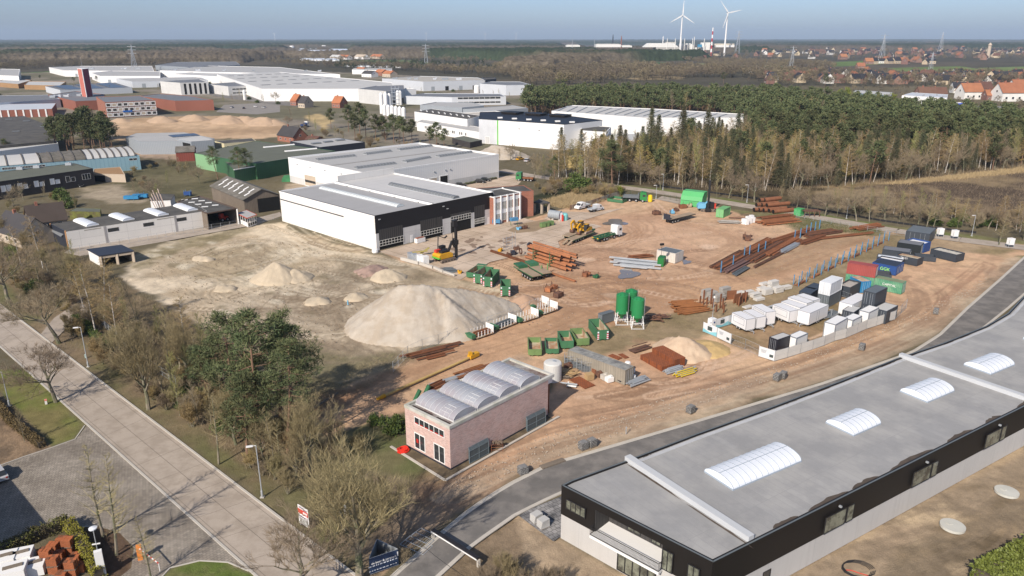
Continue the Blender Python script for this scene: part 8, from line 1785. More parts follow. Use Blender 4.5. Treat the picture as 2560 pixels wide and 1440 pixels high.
for i,(x,y,m_,l)in eN([(1608,502,Mw_,'left white big bag beside the green tipper truck'),(1616,503,Mw_,'right white big bag beside the green tipper truck'),(1625,504,mat('yellow_bag',(.75,.55,.02),.7),'tall yellow big bag beside the white bags')]):p=P(x,y);tag(MB().lathe(p,[(.75,0),(.8,.4),(.75,1.5+.6*(i==2)),(.4,1.7+.7*(i==2))],10).build('big_bag',m_),l,'big bag')
c,l,w,rz=f3((1705,514),(1748,519),(1757,511));rT=tH('green_shelter','large light green steel box with a sloping upper front next to the drilling mast','shelter');g=mat('shelter_green',(.10,.42,.15),.5,var=.06)
b=MB();pr=[(-2.6,0),(2.6,0),(2.6,4.8),(-.6,4.8),(-2.2,3.4),(-2.6,2.0)];b.extr(pr,(0,0,0),math.pi/2,7.4);b.build('body',g,rT);MB().box((0,-2.65,1.95),(7.2,.06,.08)).build('seam',M_mach,rT)
rT.location=(c.x,c.y,0);rT.rotation_euler=(0,0,rz if abs(rz)<1.6 else rz+math.pi)
cN('small green container beside the drilling mast',(1790,542),(1807,545),(1825,536),2.6,mat('container_lgreen',(.17,.42,.17),.6,var=.1),L=6,Wd=2.44);cN('low flat green trough left of the green tipper truck',(1518,503),(1556,508),(1562,500),1.0,M_skip,opn=True,name='skip',cat='skip')
rT=tH('fuel_tank','grey horizontal fuel tank beside the brick office','tank',P(1389,552));a,c=P(1374,548),P(1402,552);a.z=c.z=1.7;b=MB();b.tube(a,c,1.35,1.35,20);b.build('tank',M_sheetgrey,rT);b=MB();b.box((a.lerp(c,.2)).to_tuple()[:2]+(.3,),(.4,2.4,.6),.2);b.box((a.lerp(c,.8)).to_tuple()[:2]+(.3,),(.4,2.4,.6),.2);b.build('saddles',M_kerb,rT);b=MB();p=a.lerp(c,.35)-V3((0,1.36,0));b.box((p.x,p.y,1.8),(.6,.06,.5));p=a.lerp(c,.75)-V3((0,1.36,0));b.box((p.x,p.y,1.8),(.6,.06,.5));b.build('yellow_plates',M_yel,rT)
p=P(1411,550);tag(MB().lathe(p,[(1.0,0),(1.1,1.8),(.7,2.2)],14).build('plastic_tank',mat('aqua_tank',(.22,.55,.56),.5)),'aqua plastic tank behind the pump cabinet','tank');p=P(1401,552);b=MB();b.box((p.x,p.y,1.3),(1.2,.8,2.6),.2);tag(b.build('pump_cabinet',mat('cabinet_pale',(.55,.58,.62),.6)),'tall pale pump cabinet with a red side door','cabinet');p=P(1406,553);tag(MB().box((p.x,p.y,1.0),(.5,.6,2.0),.2).build('extinguisher_box',M_red),'red box right of the pale pump cabinet','box')
for i,(x,y)in eN([(1357,568),(1366,566),(1377,563)]):p=P(x,y);b=MB();b.box((p.x,p.y,.7),(1.5,1.3,1.2),.5);b.box((p.x,p.y,1.32),(1.6,1.4,.1),.5);tag(b.build('waste_bin',M_skipl),['left','middle','right'][i]+' of three green bins on the soil patch','bin')
p=P(1285,563);rT=tH('pallet_cage','blue crate on a green steel stand at the brick office','crate',p);MB().box((p.x,p.y,1.9),(2.4,1.4,.9),.5).build('crate',M_bluep,rT);b=MB();[b.box((p.x+sx,p.y+sy,.7),(.12,.12,1.4))for sx in(-1,1)for sy in(-.6,.6)];b.build('stand',M_mach,rT)
p=P(1050,606);rT=tH('planter','white planter box with reddish plants against the black gate front','planter',p);MB().box((p.x,p.y,.7),(3.0,1.2,1.2),.82).build('box',Mw_,rT);MB().box((p.x,p.y,1.35),(2.6,.9,.3),.82).build('plants',mat('red_plants',(.3,.12,.08),.9,var=.4,scale=4),rT)
p=P(842,770-13);b=MB();b.tube(P(870,762),P(870,762)+V3((0,0,1.0)),.15,.15,8);tag(b.build('well_pipe',M_bluem),'short bright blue pipe standing in the sandy field','pipe')
for k in range(3):bM((1105+k*6,672+k*3),(1130+k*6,668+k*3+4),5,'grey mesh panels lying flat beside the drilling rig',M_cgrey,.5,.08,1+k%2,jit=.3,name='mesh_mat',cat='fence panels',group='grey mesh panels flat beside the drilling rig')
for i,(x,y,s,m_)in eN([(1026,648,(1.2,2.2,1.7),Ms_),(1038,652,(1.2,2.4,1.8),Ms_),(1052,656,(1.4,2.2,1.9),Mw_),(1063,659,(1.6,1.3,2.0),Mw_)]):p=P(x,y);b=MB();b.box((p.x,p.y,s[2]/2),s,.3+.1*i);tag(b.build('steel_plates',m_),['leftmost grey plate stack beside the concrete wall','second grey plate stack beside the concrete wall','whitish wrapped stack beside the drilling rig','white block at the cab of the drilling rig'][i],'plates')
p=P(1040,640);b=MB();b.bar(p+V3((-1,.5,.8)),p+V3((3,.8,1.2)),.3);b.bar(p+V3((1,1,.3)),p+V3((3.4,1.4,1.9)),.4);tag(b.build('hammer_part',mat('olive_yellow',(.35,.30,.1),.7)),'yellow-brown hammer part behind the plate stacks','machine part')
# VEHICLES
def car(label,p,rz,m,van=False,name='parked_car',cat='car',group=None):
 rT=tH(name,label,cat,(0,0,0),0,group);L,Wd=(4.4,1.8)if not van else(5.2,2.0);b=MB()
 pr=[(-L/2,.35),(L/2,.35),(L/2,.75),(L*.33,.92),(-L*.42,.95),(-L/2,.8)];b.extr(pr,(0,0,0),0,Wd);b.build('body',m,rT)
 h=1.45 if not van else 1.9;b=MB();b.extr([(-L*.44,.94),(L*.28,.92),(L*.12,h),(-L*.32,h)],(0,0,0),0,Wd*.86);b.build('cabin',Mg_,rT);b=MB();b.extr([(-L*.33,h),(L*.13,h),(L*.10,h+.05),(-L*.31,h+.05)],(0,0,0),0,Wd*.84);b.build('roof',m,rT)
 for s in(-1,1):MB().box((L/2+.0,s*Wd*.36,.68),(.06,.3,.16)).build('headlight',Mw_,rT);MB().box((-L/2,s*Wd*.38,.72),(.06,.22,.18)).build('tail_light',M_red,rT)
 wheels(rT,[(L*.31,Wd/2-.1),(L*.31,-Wd/2+.1),(-L*.31,Wd/2-.1),(-L*.31,-Wd/2+.1)],.33,.22);return place(rT,p,rz)
M_cblk=mat('car_black',(.015,.016,.018),.25,var=.02,spec=.6);M_cred=mat('car_red',(.35,.03,.025),.3);M_csil=mat('car_silver',(.45,.46,.48),.3);M_cblu=mat('car_blue',(.03,.06,.16),.3)
car('black car at the left of the rear hall car park, standing alone',P(1151,466),.1,M_cblk);car('black car, left one of two side by side at the rear hall hedge',P(1200,457),-.15,M_cblk);car('black car, right one of two side by side at the rear hall hedge',P(1213,453),-.15,M_cblk)
car('pale car cut by the left frame edge beside the driveway shade',P(-8,1194),2.4,M_csil);car('silver van parked in front of the house at the left edge',P(3,580),1.4,Mw_,True);car('dark car in the courtyard before the dark brick offices',P(193,468),.1,M_cblk)
car('blue parked car half hidden in the garden thicket',P(68,612),.5,M_csil);car('white van behind the leafless trees',P(678,352),1.6,Mw_,True)if 0 else None
for i,(x,y,m_,l)in eN([(2353,283,M_cblu,'dark blue car on the village parking place'),(2334,284,M_csil,'silver car on the village parking place'),(2556,256,M_cblk,'dark car at the right edge before the orange-roofed houses'),(1300,400,M_yel,'small yellow car by the far gravel heap'),(1318,404,M_csil,'pale car by the far gravel heap'),(580,270,M_csil,'silver car at the far office car park'),(610,272,M_cblk,'black car at the far office car park'),(638,268,Mw_,'white car at the far office car park'),(660,270,M_csil,'grey car at the end of the far office car park')]):car(l,P(x,y),.3*i,m_)
def flatbed(label,p,rz,crew=False):
 rT=tH('flatbed_van',label,'van');b=MB();x1=-.3 if crew else.4
 b.extr([(3.0,.4),(3.0,.95),(2.2,1.25),(1.55,2.05),(1.2,2.2),(x1-.3,2.2),(x1-.3,.4)],(0,0,0),0,1.9);b.build('cab',Mw_,rT);b=MB();b.extr([(2.16,1.3),(1.58,2.0),(1.5,2.0),(2.08,1.3)],(.03,0,0),0,1.65);b.build('windscreen',Mg_,rT)
 for s in(-1,1):b=MB();b.extr([(.9,1.3),(1.9,1.3),(1.45,1.9),(.9,1.9)],(0,s*.95,0),0,.04);b.build('side_window',Mg_,rT);MB().box((2.98,s*.7,.8),(.08,.35,.2)).build('headlight',M_skyl,rT);MB().box((.6,s*.96,.8),(3.6,.03,.12)).build('side_stripe',M_cblu,rT)
 b=MB();b.box((-2.0,0,.85),(3.3 if not crew else 2.9,2.05,.1));[b.box((-2.0,s*1.02,1.05),(3.2 if not crew else 2.8,.05,.35))for s in(-1,1)];b.box((-3.6 if not crew else-3.4,0,1.05),(.05,2.0,.35));b.box((x1-.45,0,1.5),(.06,1.9,1.3));b.build('load_bed',Ms_,rT)
 MB().box((-.8,0,.5),(5.4,.8,.2)).build('chassis',M_rail,rT);wheels(rT,[(2.1,.85),(2.1,-.85),(-2.2,.85),(-2.2,-.85)],.36,.24);return place(rT,p,rz)
d=(P(1443,525)-P(1475,517));flatbed('white flatbed van facing the camera side beside the concrete fence',P(1455,521),math.atan2(d.y,d.x),True);d=(P(1508,522)-P(1475,530));flatbed('white flatbed van facing away to the right, nearer the yard',P(1490,527),math.atan2(d.y,d.x),True)
def truck(label,p,rz,cab,L=8.5,body='hook',low=M_mach,name='truck',cat='truck'):
 rT=tH(name,label,cat);x0=L/2;h=3.3;b=MB()
 b.extr([(x0,.5),(x0,2.2),(x0-.25,h),(x0-1.9,h+.25),(x0-2.3,h),(x0-2.3,.9)],(0,0,0),0,2.45);cb=b.build('cab',cab,rT);b=MB();b.extr([(x0+.02,1.9),(x0-.2,2.9),(x0-.26,2.9),(x0-.04,1.9)],(0,0,0),0,2.2);b.build('windscreen',Mg_,cb)
 for s in(-1,1):MB().box((x0-.9,s*1.23,2.3),(1.0,.04,.7)).build('side_window',Mg_,cb);MB().box((x0+.02,s*.9,.8),(.05,.4,.2)).build('headlight',Mw_,cb)
 MB().box((-1.0,0,.95),(L-1.2,.9,.35)).build('chassis',M_rail,rT)
 if body=='hook':
  b=MB();[b.box((-1.2,s*.5,1.35),(L-2.8,.2,.25))for s in(-1,1)];[b.box((-3.2+k*1.3,0,1.35),(.15,2.2,.15))for k in range(4)];[b.box((-1.4,s*1.15,1.25),(L-3.2,.2,.35))for s in(-1,1)];b.box((-L/2+.1,0,1.1),(.4,2.4,.6));b.build('hook_frame',low,rT)
  for s in(-1,1):MB().box((-L/2-.12,s*.9,1.2),(.05,.5,.25)).build('rear_light',mat('amber_plate',(.7,.35,.03),.6),rT)
 else:
  b=MB();[b.box((-1.3,s*1.2,1.75),(L-3.2,.1,.8))for s in(-1,1)];b.box((-L/2+.3,0,1.75),(.1,2.4,.8));b.box((-1.3,0,1.35),(L-3.2,2.4,.15));b.box((x0-2.9,0,2.0),(.5,2.2,1.8));b.build('tipper_body',low,rT)
 wheels(rT,[(x0-1.3,1.05),(x0-1.3,-1.05),(x0-3.6,1.05),(x0-3.6,-1.05),(-1.6,1.05),(-1.6,-1.05),(-2.8,1.05),(-2.8,-1.05)],.5,.32);return place(rT,p,rz)
u=P(1542,590)-P(1492,604);d=u.normalized();M_cabw=mat('cab_white',(.72,.73,.72),.4)
truck('truck with a white cab and a green hook frame, right of the loaded low loader',P(1518,597),math.atan2(d.y,d.x),M_cabw,10.5)
truck('green tipper truck at the concrete fence beside the big bags',P(1586,503),math.atan2(*(P(1600,507)-P(1560,501)).yx)if 0 else-.25,mat('cab_green',(.03,.22,.06),.35),8.5,'tip',M_cgrey)
truck('small green truck near the trees on the rear car park',P(1312,452),-.3+math.pi,mat('cab_green2',(.04,.2,.07),.4),7,'hook',M_rust);truck('white truck on the street beyond the black-roofed brick house',P(762,318),1.4,M_cabw,8,'tip',M_cblu)
for i,(x,y,m_,l)in eN([(1085,223,Mw_,'white lorry with a box body at the sand-roofed hall')]):
 rT=tH('lorry',l,'lorry');MB().box((0,0,2.6),(13,2.6,3.0)).build('box_body',m_,rT);MB().box((8.2,0,1.9),(2.4,2.5,3.0)).build('cab',m_,rT);wheels(rT,[(7.8,1),(7.8,-1),(-4,1),(-4,-1),(-5.3,1),(-5.3,-1)],.55,.35);place(rT,P(x,y),math.pi+.05,1.15)
for i,(x,y,l)in eN([(2316,267,'blue and white tanker lorry on the village road, left'),(2382,272,'blue and white lorry on the village road, right')]):
 rT=tH('lorry',l,'lorry');b=MB();b.extr([(-8,.9),(8,.9),(8,3.6),(7.4,4.1),(-7.4,4.1),(-8,3.6)],(0,0,0),0,2.6);b.build('box_body',Mw_,rT);MB().box((3.5,-1.32,2.4),(8,.05,2.6)).build('blue_print',mat('print_blue',(.02,.08,.55),.5),rT);MB().box((9.6,0,1.9),(2.4,2.5,3.0)).build('cab',M_cblueb if i else Mw_,rT);wheels(rT,[(9.3,1),(9.3,-1),(-5,1),(-5,-1),(-6.3,1),(-6.3,-1)],.55,.35);place(rT,P(x,y),.02 if i else.05,1.25)
def tracks_part(rT,L,w,gap,h=.85,m=None,name='track'):
 for s in(-1,1):
  b=MB();b.extr([(-L/2+.3,0),(L/2-.3,0),(L/2,h*.45),(L/2-.3,h),(-L/2+.3,h),(-L/2,h*.45)],(0,s*gap/2,0),0,w)
  n=int(L/.28)
  for k in range(n):b.box((-L/2+.3+k*(L-.6)/n,s*gap/2,h+.02),(.12,w+.05,.06));b.box((-L/2+.3+k*(L-.6)/n,s*(gap/2),.0),(.12,w+.05,.05))
  b.mat(1)
  for k in range(5):b.tube((-L/2+.5+k*(L-1)/4,s*gap/2-w*.52,h*.42),(-L/2+.5+k*(L-1)/4,s*gap/2+w*.52,h*.42),.2,.2,8)
  b.build(name,[m or mat('track_steel',(.19,.15,.12),.8,var=.2),M_rail],rT)
rT=tH('drilling_rig','yellow tracked drilling rig with a tall black mast in front of the black gates','drilling rig');tracks_part(rT,4.9,.7,2.7,.9)
b=MB();b.extr([(-2.7,1.1),(1.6,1.1),(1.6,2.0),(.9,2.4),(-2.4,2.4),(-2.9,2.0)],(0,0,0),0,2.9);b.build('body',M_yel,rT);MB().box((-2.75,0,1.35),(.5,2.95,.35)).build('green_stripe',M_greenb,rT)
MB().box((-1.5,1.0,2.75),(1.4,.9,.7)).build('red_tank',M_red,rT);b=MB();b.box((-.5,-.3,2.7),(2.2,1.3,.6));b.box((.4,.4,2.7),(1.2,.7,.8));b.build('engine',M_rail,rT)
b=MB();b.box((.8,1.9,2.4),(1.5,1.1,2.3));cb=b.build('cab',M_rail,rT);MB().box((.8,2.47,2.7),(1.2,.04,1.2)).build('window',Mg_,cb)
b=MB();b.bar((1.2,0,2.2),(2.6,0,4.8),.5);b.bar((2.6,0,4.8),(3.4,0,3.0),.5);b.bar((1.2,0,2.6),(3.2,0,5.4),.3);b.build('arm',M_rail,rT)
b=MB();b.box((3.9,0,5.2),(.55,.6,10.0));b.box((3.5,0,9.3),(1.2,1.0,1.6));b.box((4.25,.3,3.2),(.5,.5,2.6));b.tube((3.2,.5,4.0),(3.0,.5,9.2),.07,.07,6);b.tube((4.3,.45,2.0),(4.3,.45,9.0),.05,.05,6);b.box((3.8,0,4.2),(1.1,1.0,1.2));b.build('mast',M_rail,rT)
b=MB();b.bar((-1.0,1.5,2.6),(-.4,1.9,6.3),.22);b.bar((-.4,1.9,6.3),(1.6,1.8,5.4),.2);b.bar((1.6,1.8,5.4),(2.3,1.6,5.9),.3);b.build('crane_arm',M_rail,rT)
d=P(1139,646)-P(1108,654);place(rT,P(1112,652),math.atan2(d.y,d.x))
rT=tH('drilling_rig','blue tracked drilling rig with a black mast beside the green shelter','drilling rig');tracks_part(rT,5.0,.6,2.4,.85);b=MB();b.extr([(-3.4,1.0),(-.8,1.0),(-.8,2.6),(-2.6,2.8),(-3.4,2.0)],(0,0,0),0,2.3);b.build('body',M_bluem,rT);b=MB();b.box((.8,0,1.9),(2.4,2.0,1.8));b.build('engine',M_rail,rT);MB().box((2.2,-.9,1.9),(.5,.7,1.6)).build('red_door',M_red,rT)
b=MB();b.bar((-1.4,-.6,2.2),(.2,-.9,3.6),.3);b.bar((-1.2,.6,2.0),(.3,1.0,3.2),.3);b.build('arm',M_bluem,rT);b=MB();b.box((-.2,-1.6,5.2),(.6,.6,10.4));b.box((-.2,-1.6,.7),(1.6,1.2,1.2));b.bar((-.2,-1.5,3.4),(.8,-.5,2.6),.3);b.build('mast',M_rail,rT);place(rT,P(1768,527),-.05)
def lowbed(label,p,rz,L=12.5,m=None,ramp=True,front='board',deckm=None,name='flat_trailer',hd=1.35,axles=3):
 rT=tH(name,label,'trailer');m=m or M_mach;b=MB();b.box((0,0,hd),(L,2.5,.18));b.build('deck',deckm or M_mud,rT);b=MB();[b.box((0,s*.6,hd-.28),(L*.94,.2,.4))for s in(-1,1)];[b.box((0,s*1.22,hd-.1),(L,.08,.25))for s in(-1,1)];b.build('frame',m,rT)
 if front=='board':MB().box((-L/2,0,hd+.8),(.12,2.5,1.7)).build('headboard',M_navy,rT)
 if front=='neck':b=MB();b.box((L/2-1.2,0,hd+.6),(2.8,2.3,.4));b.box((L/2-2.6,0,hd+.3),(.5,2.3,.8));b.build('gooseneck',m,rT)
 if ramp:b=MB();[b.bar((-L/2,s*.75,hd-.05),(-L/2-2.4,s*.75,.15),.7,.15)for s in(-1,1)];b.build('ramps',deckm or M_mud,rT)
 wheels(rT,[(-L*.38+k*1.3,s*1.0)for k in range(axles)for s in(-1,1)],.45,.35);return place(rT,p,rz)
d=P(1728,542)-P(1670,556);lowbed('flat dark semitrailer with a navy headboard in the middle of the upper yard',P(1699,551),math.atan2(d.y,d.x),13,M_rail,False)
d=P(1495,575)-P(1425,603);rz=math.atan2(d.y,d.x);lowbed('muddy green low loader with lowered ramps carrying the two yellow excavators',P(1452,597),rz,12,M_mach,True,'neck',name='low_loader',hd=1.0,axles=4)
MB_=lowbed('second low loader behind, holding the rear yellow excavator',P(1440,589),rz,11,M_mach,False,'neck',name='low_loader',hd=1.0,axles=4)
def excavator(label,p,rz,z=0,s=1):
 rT=tH('excavator',label,'excavator');tracks_part(rT,3.8,.55,2.2,.75,mat('track_mud',(.33,.25,.19),.9,var=.2));b=MB();b.extr([(-2.0,.85),(1.0,.85),(1.0,1.3),(-.3,1.8),(-1.8,1.8),(-2.1,1.4)],(0,0,0),0,2.4);b.build('body',M_yel,rT)
 b=MB();b.extr([(-.4,1.0),(1.1,1.0),(1.1,1.9),(.8,2.8),(-.4,2.8)],(0,.65,0),0,1.0);cb=b.build('cab',Mg_,rT);MB().box((.3,.65,2.84),(1.3,1.05,.08)).build('cab_roof',M_yel,cb)
 b=MB();b.bar((.9,-.3,1.3),(2.4,-.3,3.2),.42);b.bar((2.4,-.3,3.2),(3.6,-.3,2.6),.38);b.bar((3.6,-.3,2.7),(3.2,-.3,.9),.3);b.build('boom',M_yel,rT);b=MB();b.extr([(2.7,.9),(3.3,1.0),(3.5,.4),(3.0,0),(2.5,.3)],(0,-.3,0),0,1.1);b.build('bucket',M_rustd,rT);place(rT,p+V3((0,0,z)),rz,s);return rT
excavator('yellow excavator in front on the muddy low loader, arm folded',P(1462,592),rz+math.pi,1.1);excavator('yellow excavator behind on the second low loader',P(1447,586),rz+math.pi,1.1,1.1)
d=P(1300,668)-P(1350,696);rz=math.atan2(d.y,d.x);lowbed('dusty green low loader with raised rear gear below the casing pipes, front',P(1318,690),rz,9.5,M_mach,False,'neck',name='low_loader',axles=4);lowbed('dusty green low loader behind the front one, with a bright green head',P(1345,684),rz,9,M_skip,False,'neck',name='low_loader',axles=3)
b=MB();p=P(1352,686);b.bar(p,p+V3((.2,.3,2.2)),.3);b.bar(p+V3((1.6,.9,0)),p+V3((1.7,1.2,2.5)),.3);tag(b.build('gear_posts',M_skipl),'raised green gear posts at the tail of the front low loader','machine part')
p=P(560,553);rT=tH('red_tractor','red machine parked under the dark-roofed carport','tractor');b=MB();b.box((0,0,1.1),(2.4,1.4,.9));b.box((-.7,0,2.0),(1.1,1.3,1.1));b.build('body',M_red,rT);wheels(rT,[(.9,.7),(.9,-.7),(-.8,.8),(-.8,-.8)],.6,.35);place(rT,p,.8)
b=MB();p=P(728,453);b.extr([(-3.6,0),(3.6,0),(3.2,1.4),(2.2,2.3),(-2.6,2.3),(-3.4,1.2)],p,.2,2.6);b.box((p.x+3.2,p.y-.5,1.2),(1.2,1.2,2.4));tag(b.build('tarp_heap',mat('green_tarp',(.06,.24,.10),.8,var=.3,scale=1.2)),'green tarpaulin-covered machine before the white rear hall gable','tarpaulin')
for i,(x,y)in eN([(330,500),(352,496),(470,490),(1240,560)]):
 p=P(x,y);rT=tH('blue_crates',['left blue trailer in the grass lot','right blue trailer in the grass lot','blue tarpaulin at the barn corner','sky-blue steel stand at the end of the gate front'][i],'trailer' if i<2 else 'equipment',p);b=MB();b.box((p.x,p.y,1.0),(5 if i<2 else 2.4,1.6,1.1),.1);b.build('body',[M_cblueb,M_cblueb,M_cblue,M_bluep][i],rT);b=MB();[b.bar(p+V3((sx,sy,0)),p+V3((sx,sy,2.2)),.1)for sx in(-1,1)for sy in(-.7,.7)];b.build('posts',M_bluep,rT)
# FAR COUNTRY
def house_proto(wall,roof,L=11,W_=8.5,eh=4.2,rh=8.4,dorm=False):
 rT=tH('house','-','house');gable('house',None,V3((-L/2,0,0)),V3((L/2,0,0)),W_,eh,rh,wall,roof,rT=rT,chim=1,wins=True);return Proto(rT)
M_hw=mat('house_white',(.70,.69,.66),.8,obj_var=.05);M_hb=mat('house_brick',(.24,.14,.11),.9,var=.15,scale=.5,obj_var=.2);M_hy=mat('house_yellow',(.52,.43,.30),.9,obj_var=.12);M_ot=mat('orange_roof',(.36,.155,.08),.85,var=.15,obj_var=.1);M_bk=mat('black_roof',(.03,.03,.037),.7,var=.15,obj_var=.2)
HPs=[('white house with a black roof',house_proto(M_hw,M_bk)),('brick house with a black roof',house_proto(M_hb,M_bk)),('brick house with an orange roof',house_proto(M_hb,M_ot)),('brick house with a brown roof',house_proto(M_hb,M_btile)),('yellow-beige house with a black roof',house_proto(M_hy,M_bk)),('white house with an orange roof',house_proto(M_hw,M_ot)),('beige house with a brown roof',house_proto(M_hy,M_btile))]
r=random.Random(77)
def hput(x,y,k,sc,where,rz=None,label=None):
 nm,pr=HPs[k];p=P(x,y);a=math.pi*.25*r.choice([-1,0,.3,1,2])if rz is None else rz
 pr.put(p,a+r.uniform(-.1,.1),sc,label or nm+' '+where,None if label else nm.replace('house','houses',1)+' '+where)
for i in range(58):
 x=1905+i*12.2+r.uniform(-6,6);y=200+r.uniform(-13,9)+(x-1900)*.006;hput(x,y,r.choice([1,3,1,4,3,2,0]),r.uniform(1.15,1.55),'in the dark village row behind the large pine wood')
for i in range(165):
 x=1690+880*r.random()**.75;y=r.choice([r.uniform(126,141),r.uniform(128,150),r.uniform(120,132)]);hput(x,y,r.choice([0,1,3,3,4,4,1,0,1,6,2]),r.uniform(1.35,2.0),'in the far village on the horizon side')
for i in range(22):hput(1512+i*8.2+r.uniform(-3,3),141+r.uniform(-3,2.5),r.choice([0,6,2,5,1]),r.uniform(1.5,2.1),'in the far hamlet behind the dark green field')
for i in range(12):hput(2170+i*14+r.uniform(-5,5),158+r.uniform(-3,3),r.choice([2,2,0,4]),r.uniform(1.3,1.7),'standing between the two green meadows')
for x,y,k,s,l in[(2310,250,3,1.4,'brown-roofed white house behind the village hall, left'),(2340,248,3,1.3,'brown-roofed house behind the village hall, right'),(2420,247,5,1.7,'white house with a russet roof, left of the orange pair'),(2450,236,3,1.5,'brown-roofed house behind the russet-roofed white house'),(2515,252,5,1.9,'large white house with a bright orange roof, front'),(2545,235,5,1.7,'white house with an orange roof and solar panels at the right edge'),(2475,250,2,1.1,'orange-roofed garage house between the white houses'),(2555,252,5,1.2,'low orange-roofed annex at the right edge'),(2395,232,0,1.3,'white-gabled dark-roofed house above the village hall'),(2150,172,2,1.3,'orange-red gabled house at the meadow corner'),(1930,200,0,1.3,'white house pair at the pine wood edge')]:hput(x,y,k,s,'',0,l)
for nm,lb,px,H,wm,rm in[('hall','white hall with grey roof at the village road',[(2255,238),(2368,245),(2370,236),(2280,231)],7,M_white,M_lightgrey),('hall','blue-grey low hall with a white roof at the wood edge',[(2130,232),(2228,239),(2232,231),(2140,225)],5,mat('hall_blue',(.10,.17,.27),.6),M_roofw),('greenhouse','long pale glasshouse beyond the far meadow',[(740,126),(870,128),(868,122),(750,121)],8,M_skyl,M_skyl),('greenhouse','low pale plastic tunnel field in the scrub',[(860,163),(1010,166),(1000,159),(880,158)],3,M_skyl,M_skyl),('greenhouse','pale tunnels behind the farmhouses',[(750,148),(850,150),(840,146),(760,145)],4,M_skyl,M_skyl),('flats','long white flat-roofed block with vertical bays in the scrub',[(880,174),(980,176),(980,171),(885,170)],7,Mw_,Mrl),('farm_building','white greenhouse frame among the wood edge trees',[(1870,174),(1935,177),(1930,170),(1880,169)],5,M_skyl,M_skyl)]:hall(nm,lb,px,H,wm,rm,.1,.2)
for x,y,rr_,l in((730,122,14,'left white round storage tank beyond the glasshouse'),(810,121,16,'right white round storage tank beyond the glasshouse')):p=P(x,y);tag(MB().lathe(p,[(rr_,0),(rr_,13),(rr_*.6,17)],20).build('storage_tank',Mw_),l,'tank')
def far(x,D,z=0):return V3(((x-1280)/FPX*(D*math.cos(PITCH)+(CAMH-z)*math.sin(PITCH)),D,z))
def zat(D,y):
 v=(y-720)/FPX;dn=v*math.cos(PITCH)+math.sin(PITCH);fw=math.cos(PITCH)-v*math.sin(PITCH);return CAMH-D/fw*dn
D0=2600.;M_far=mat('plant_white',(.72,.72,.69),.7,var=.05,scale=.02);M_farg=mat('plant_grey',(.42,.41,.38),.8,var=.15,scale=.03)
def fbox(rT,name,x0,x1,y0,y1,D,dep,m,slope=0):
 z1=zat(D,y0);z0=max(0,zat(D,y1));a,c=far(x0,D,(z0+z1)/2),far(x1,D,(z0+z1)/2);b=MB()
 if slope:b.extr([(-(c.x-a.x)/2,z0),((c.x-a.x)/2,z0),((c.x-a.x)/2*(1-slope),z1),(-(c.x-a.x)/2*(1-slope),z1)],((a.x+c.x)/2,D+dep/2,0),0,dep)
 else:b.box(((a.x+c.x)/2,D+dep/2,(z0+z1)/2),(c.x-a.x,dep,z1-z0))
 return b.build(name,m,rT)
rT=tH('factory','wide white factory with a slanting roof at the foot of the left wind turbine','factory',far(1655,D0));fbox(rT,'roof',1612,1697,108,118,D0,60,M_far,.3);fbox(rT,'wall',1640,1697,118,130,D0,60,M_farg)
rT=tH('factory','long beige and white factory at the foot of the right wind turbine','factory',far(1800,D0));fbox(rT,'roof',1778,1836,109,114,D0+20,60,mat('beige_roof',(.5,.46,.38),.9));fbox(rT,'wall',1790,1836,113,118,D0+5,60,M_far)
rT=tH('chemical_plant','dense white chemical plant between the two wind turbines','plant',far(1730,D0));rr=random.Random(8)
for k in range(26):x=1664+rr.random()*104;y1=125;y0=rr.uniform(106,119);fbox(rT,'plant_block',x,x+rr.uniform(4,12),y0,y1,D0+rr.uniform(0,40),14,rr.choice([M_far,M_farg,M_far]))
fbox(rT,'blue_tank',1745,1755,111,118,D0-10,10,mat('tank_blue',(.05,.25,.42),.6));fbox(rT,'plant_block',1664,1690,105,110,D0+60,20,M_farg)
for x,y0 in[(1666,96),(1686,96),(1699,96),(1701,96),(1709,96),(1729,96),(1733,92),(1758,96)]:a=far(x,D0,0);MB().tube(a,V3((a.x,a.y,zat(D0,y0))),1.4,1.1,8).build('chimney',M_far,rT)
a=far(1777,D0);h=zat(D0,69);rT=tH('chimney','tall red and white banded chimney between the wind turbines','chimney',a);b=MB()
for k in range(8):b.mat(k%2);b.tube(a+V3((0,0,h*k/8)),a+V3((0,0,h*(k+1)/8)),3.0-k*.15,2.85-k*.15,12)
b.build('shaft',[mat('band_red',(.45,.04,.05),.7),Mw_],rT)
for nm,x0,x1,y0,y1,l in(('factory',1490,1552,111,118,'long white factory left of the turbines'),('factory',1416,1450,113,117,'small white factory row at the far left of the turbines'),('factory',1555,1580,114,118,'low white sheds between the two far factories')):rT=tH(nm,l,'factory',far(x0,D0));fbox(rT,'wall',x0,x1,y0,y1,D0,50,M_far);fbox(rT,'roof',x0+2,x1-4,y0-1.5,y0,D0+10,40,M_farg)
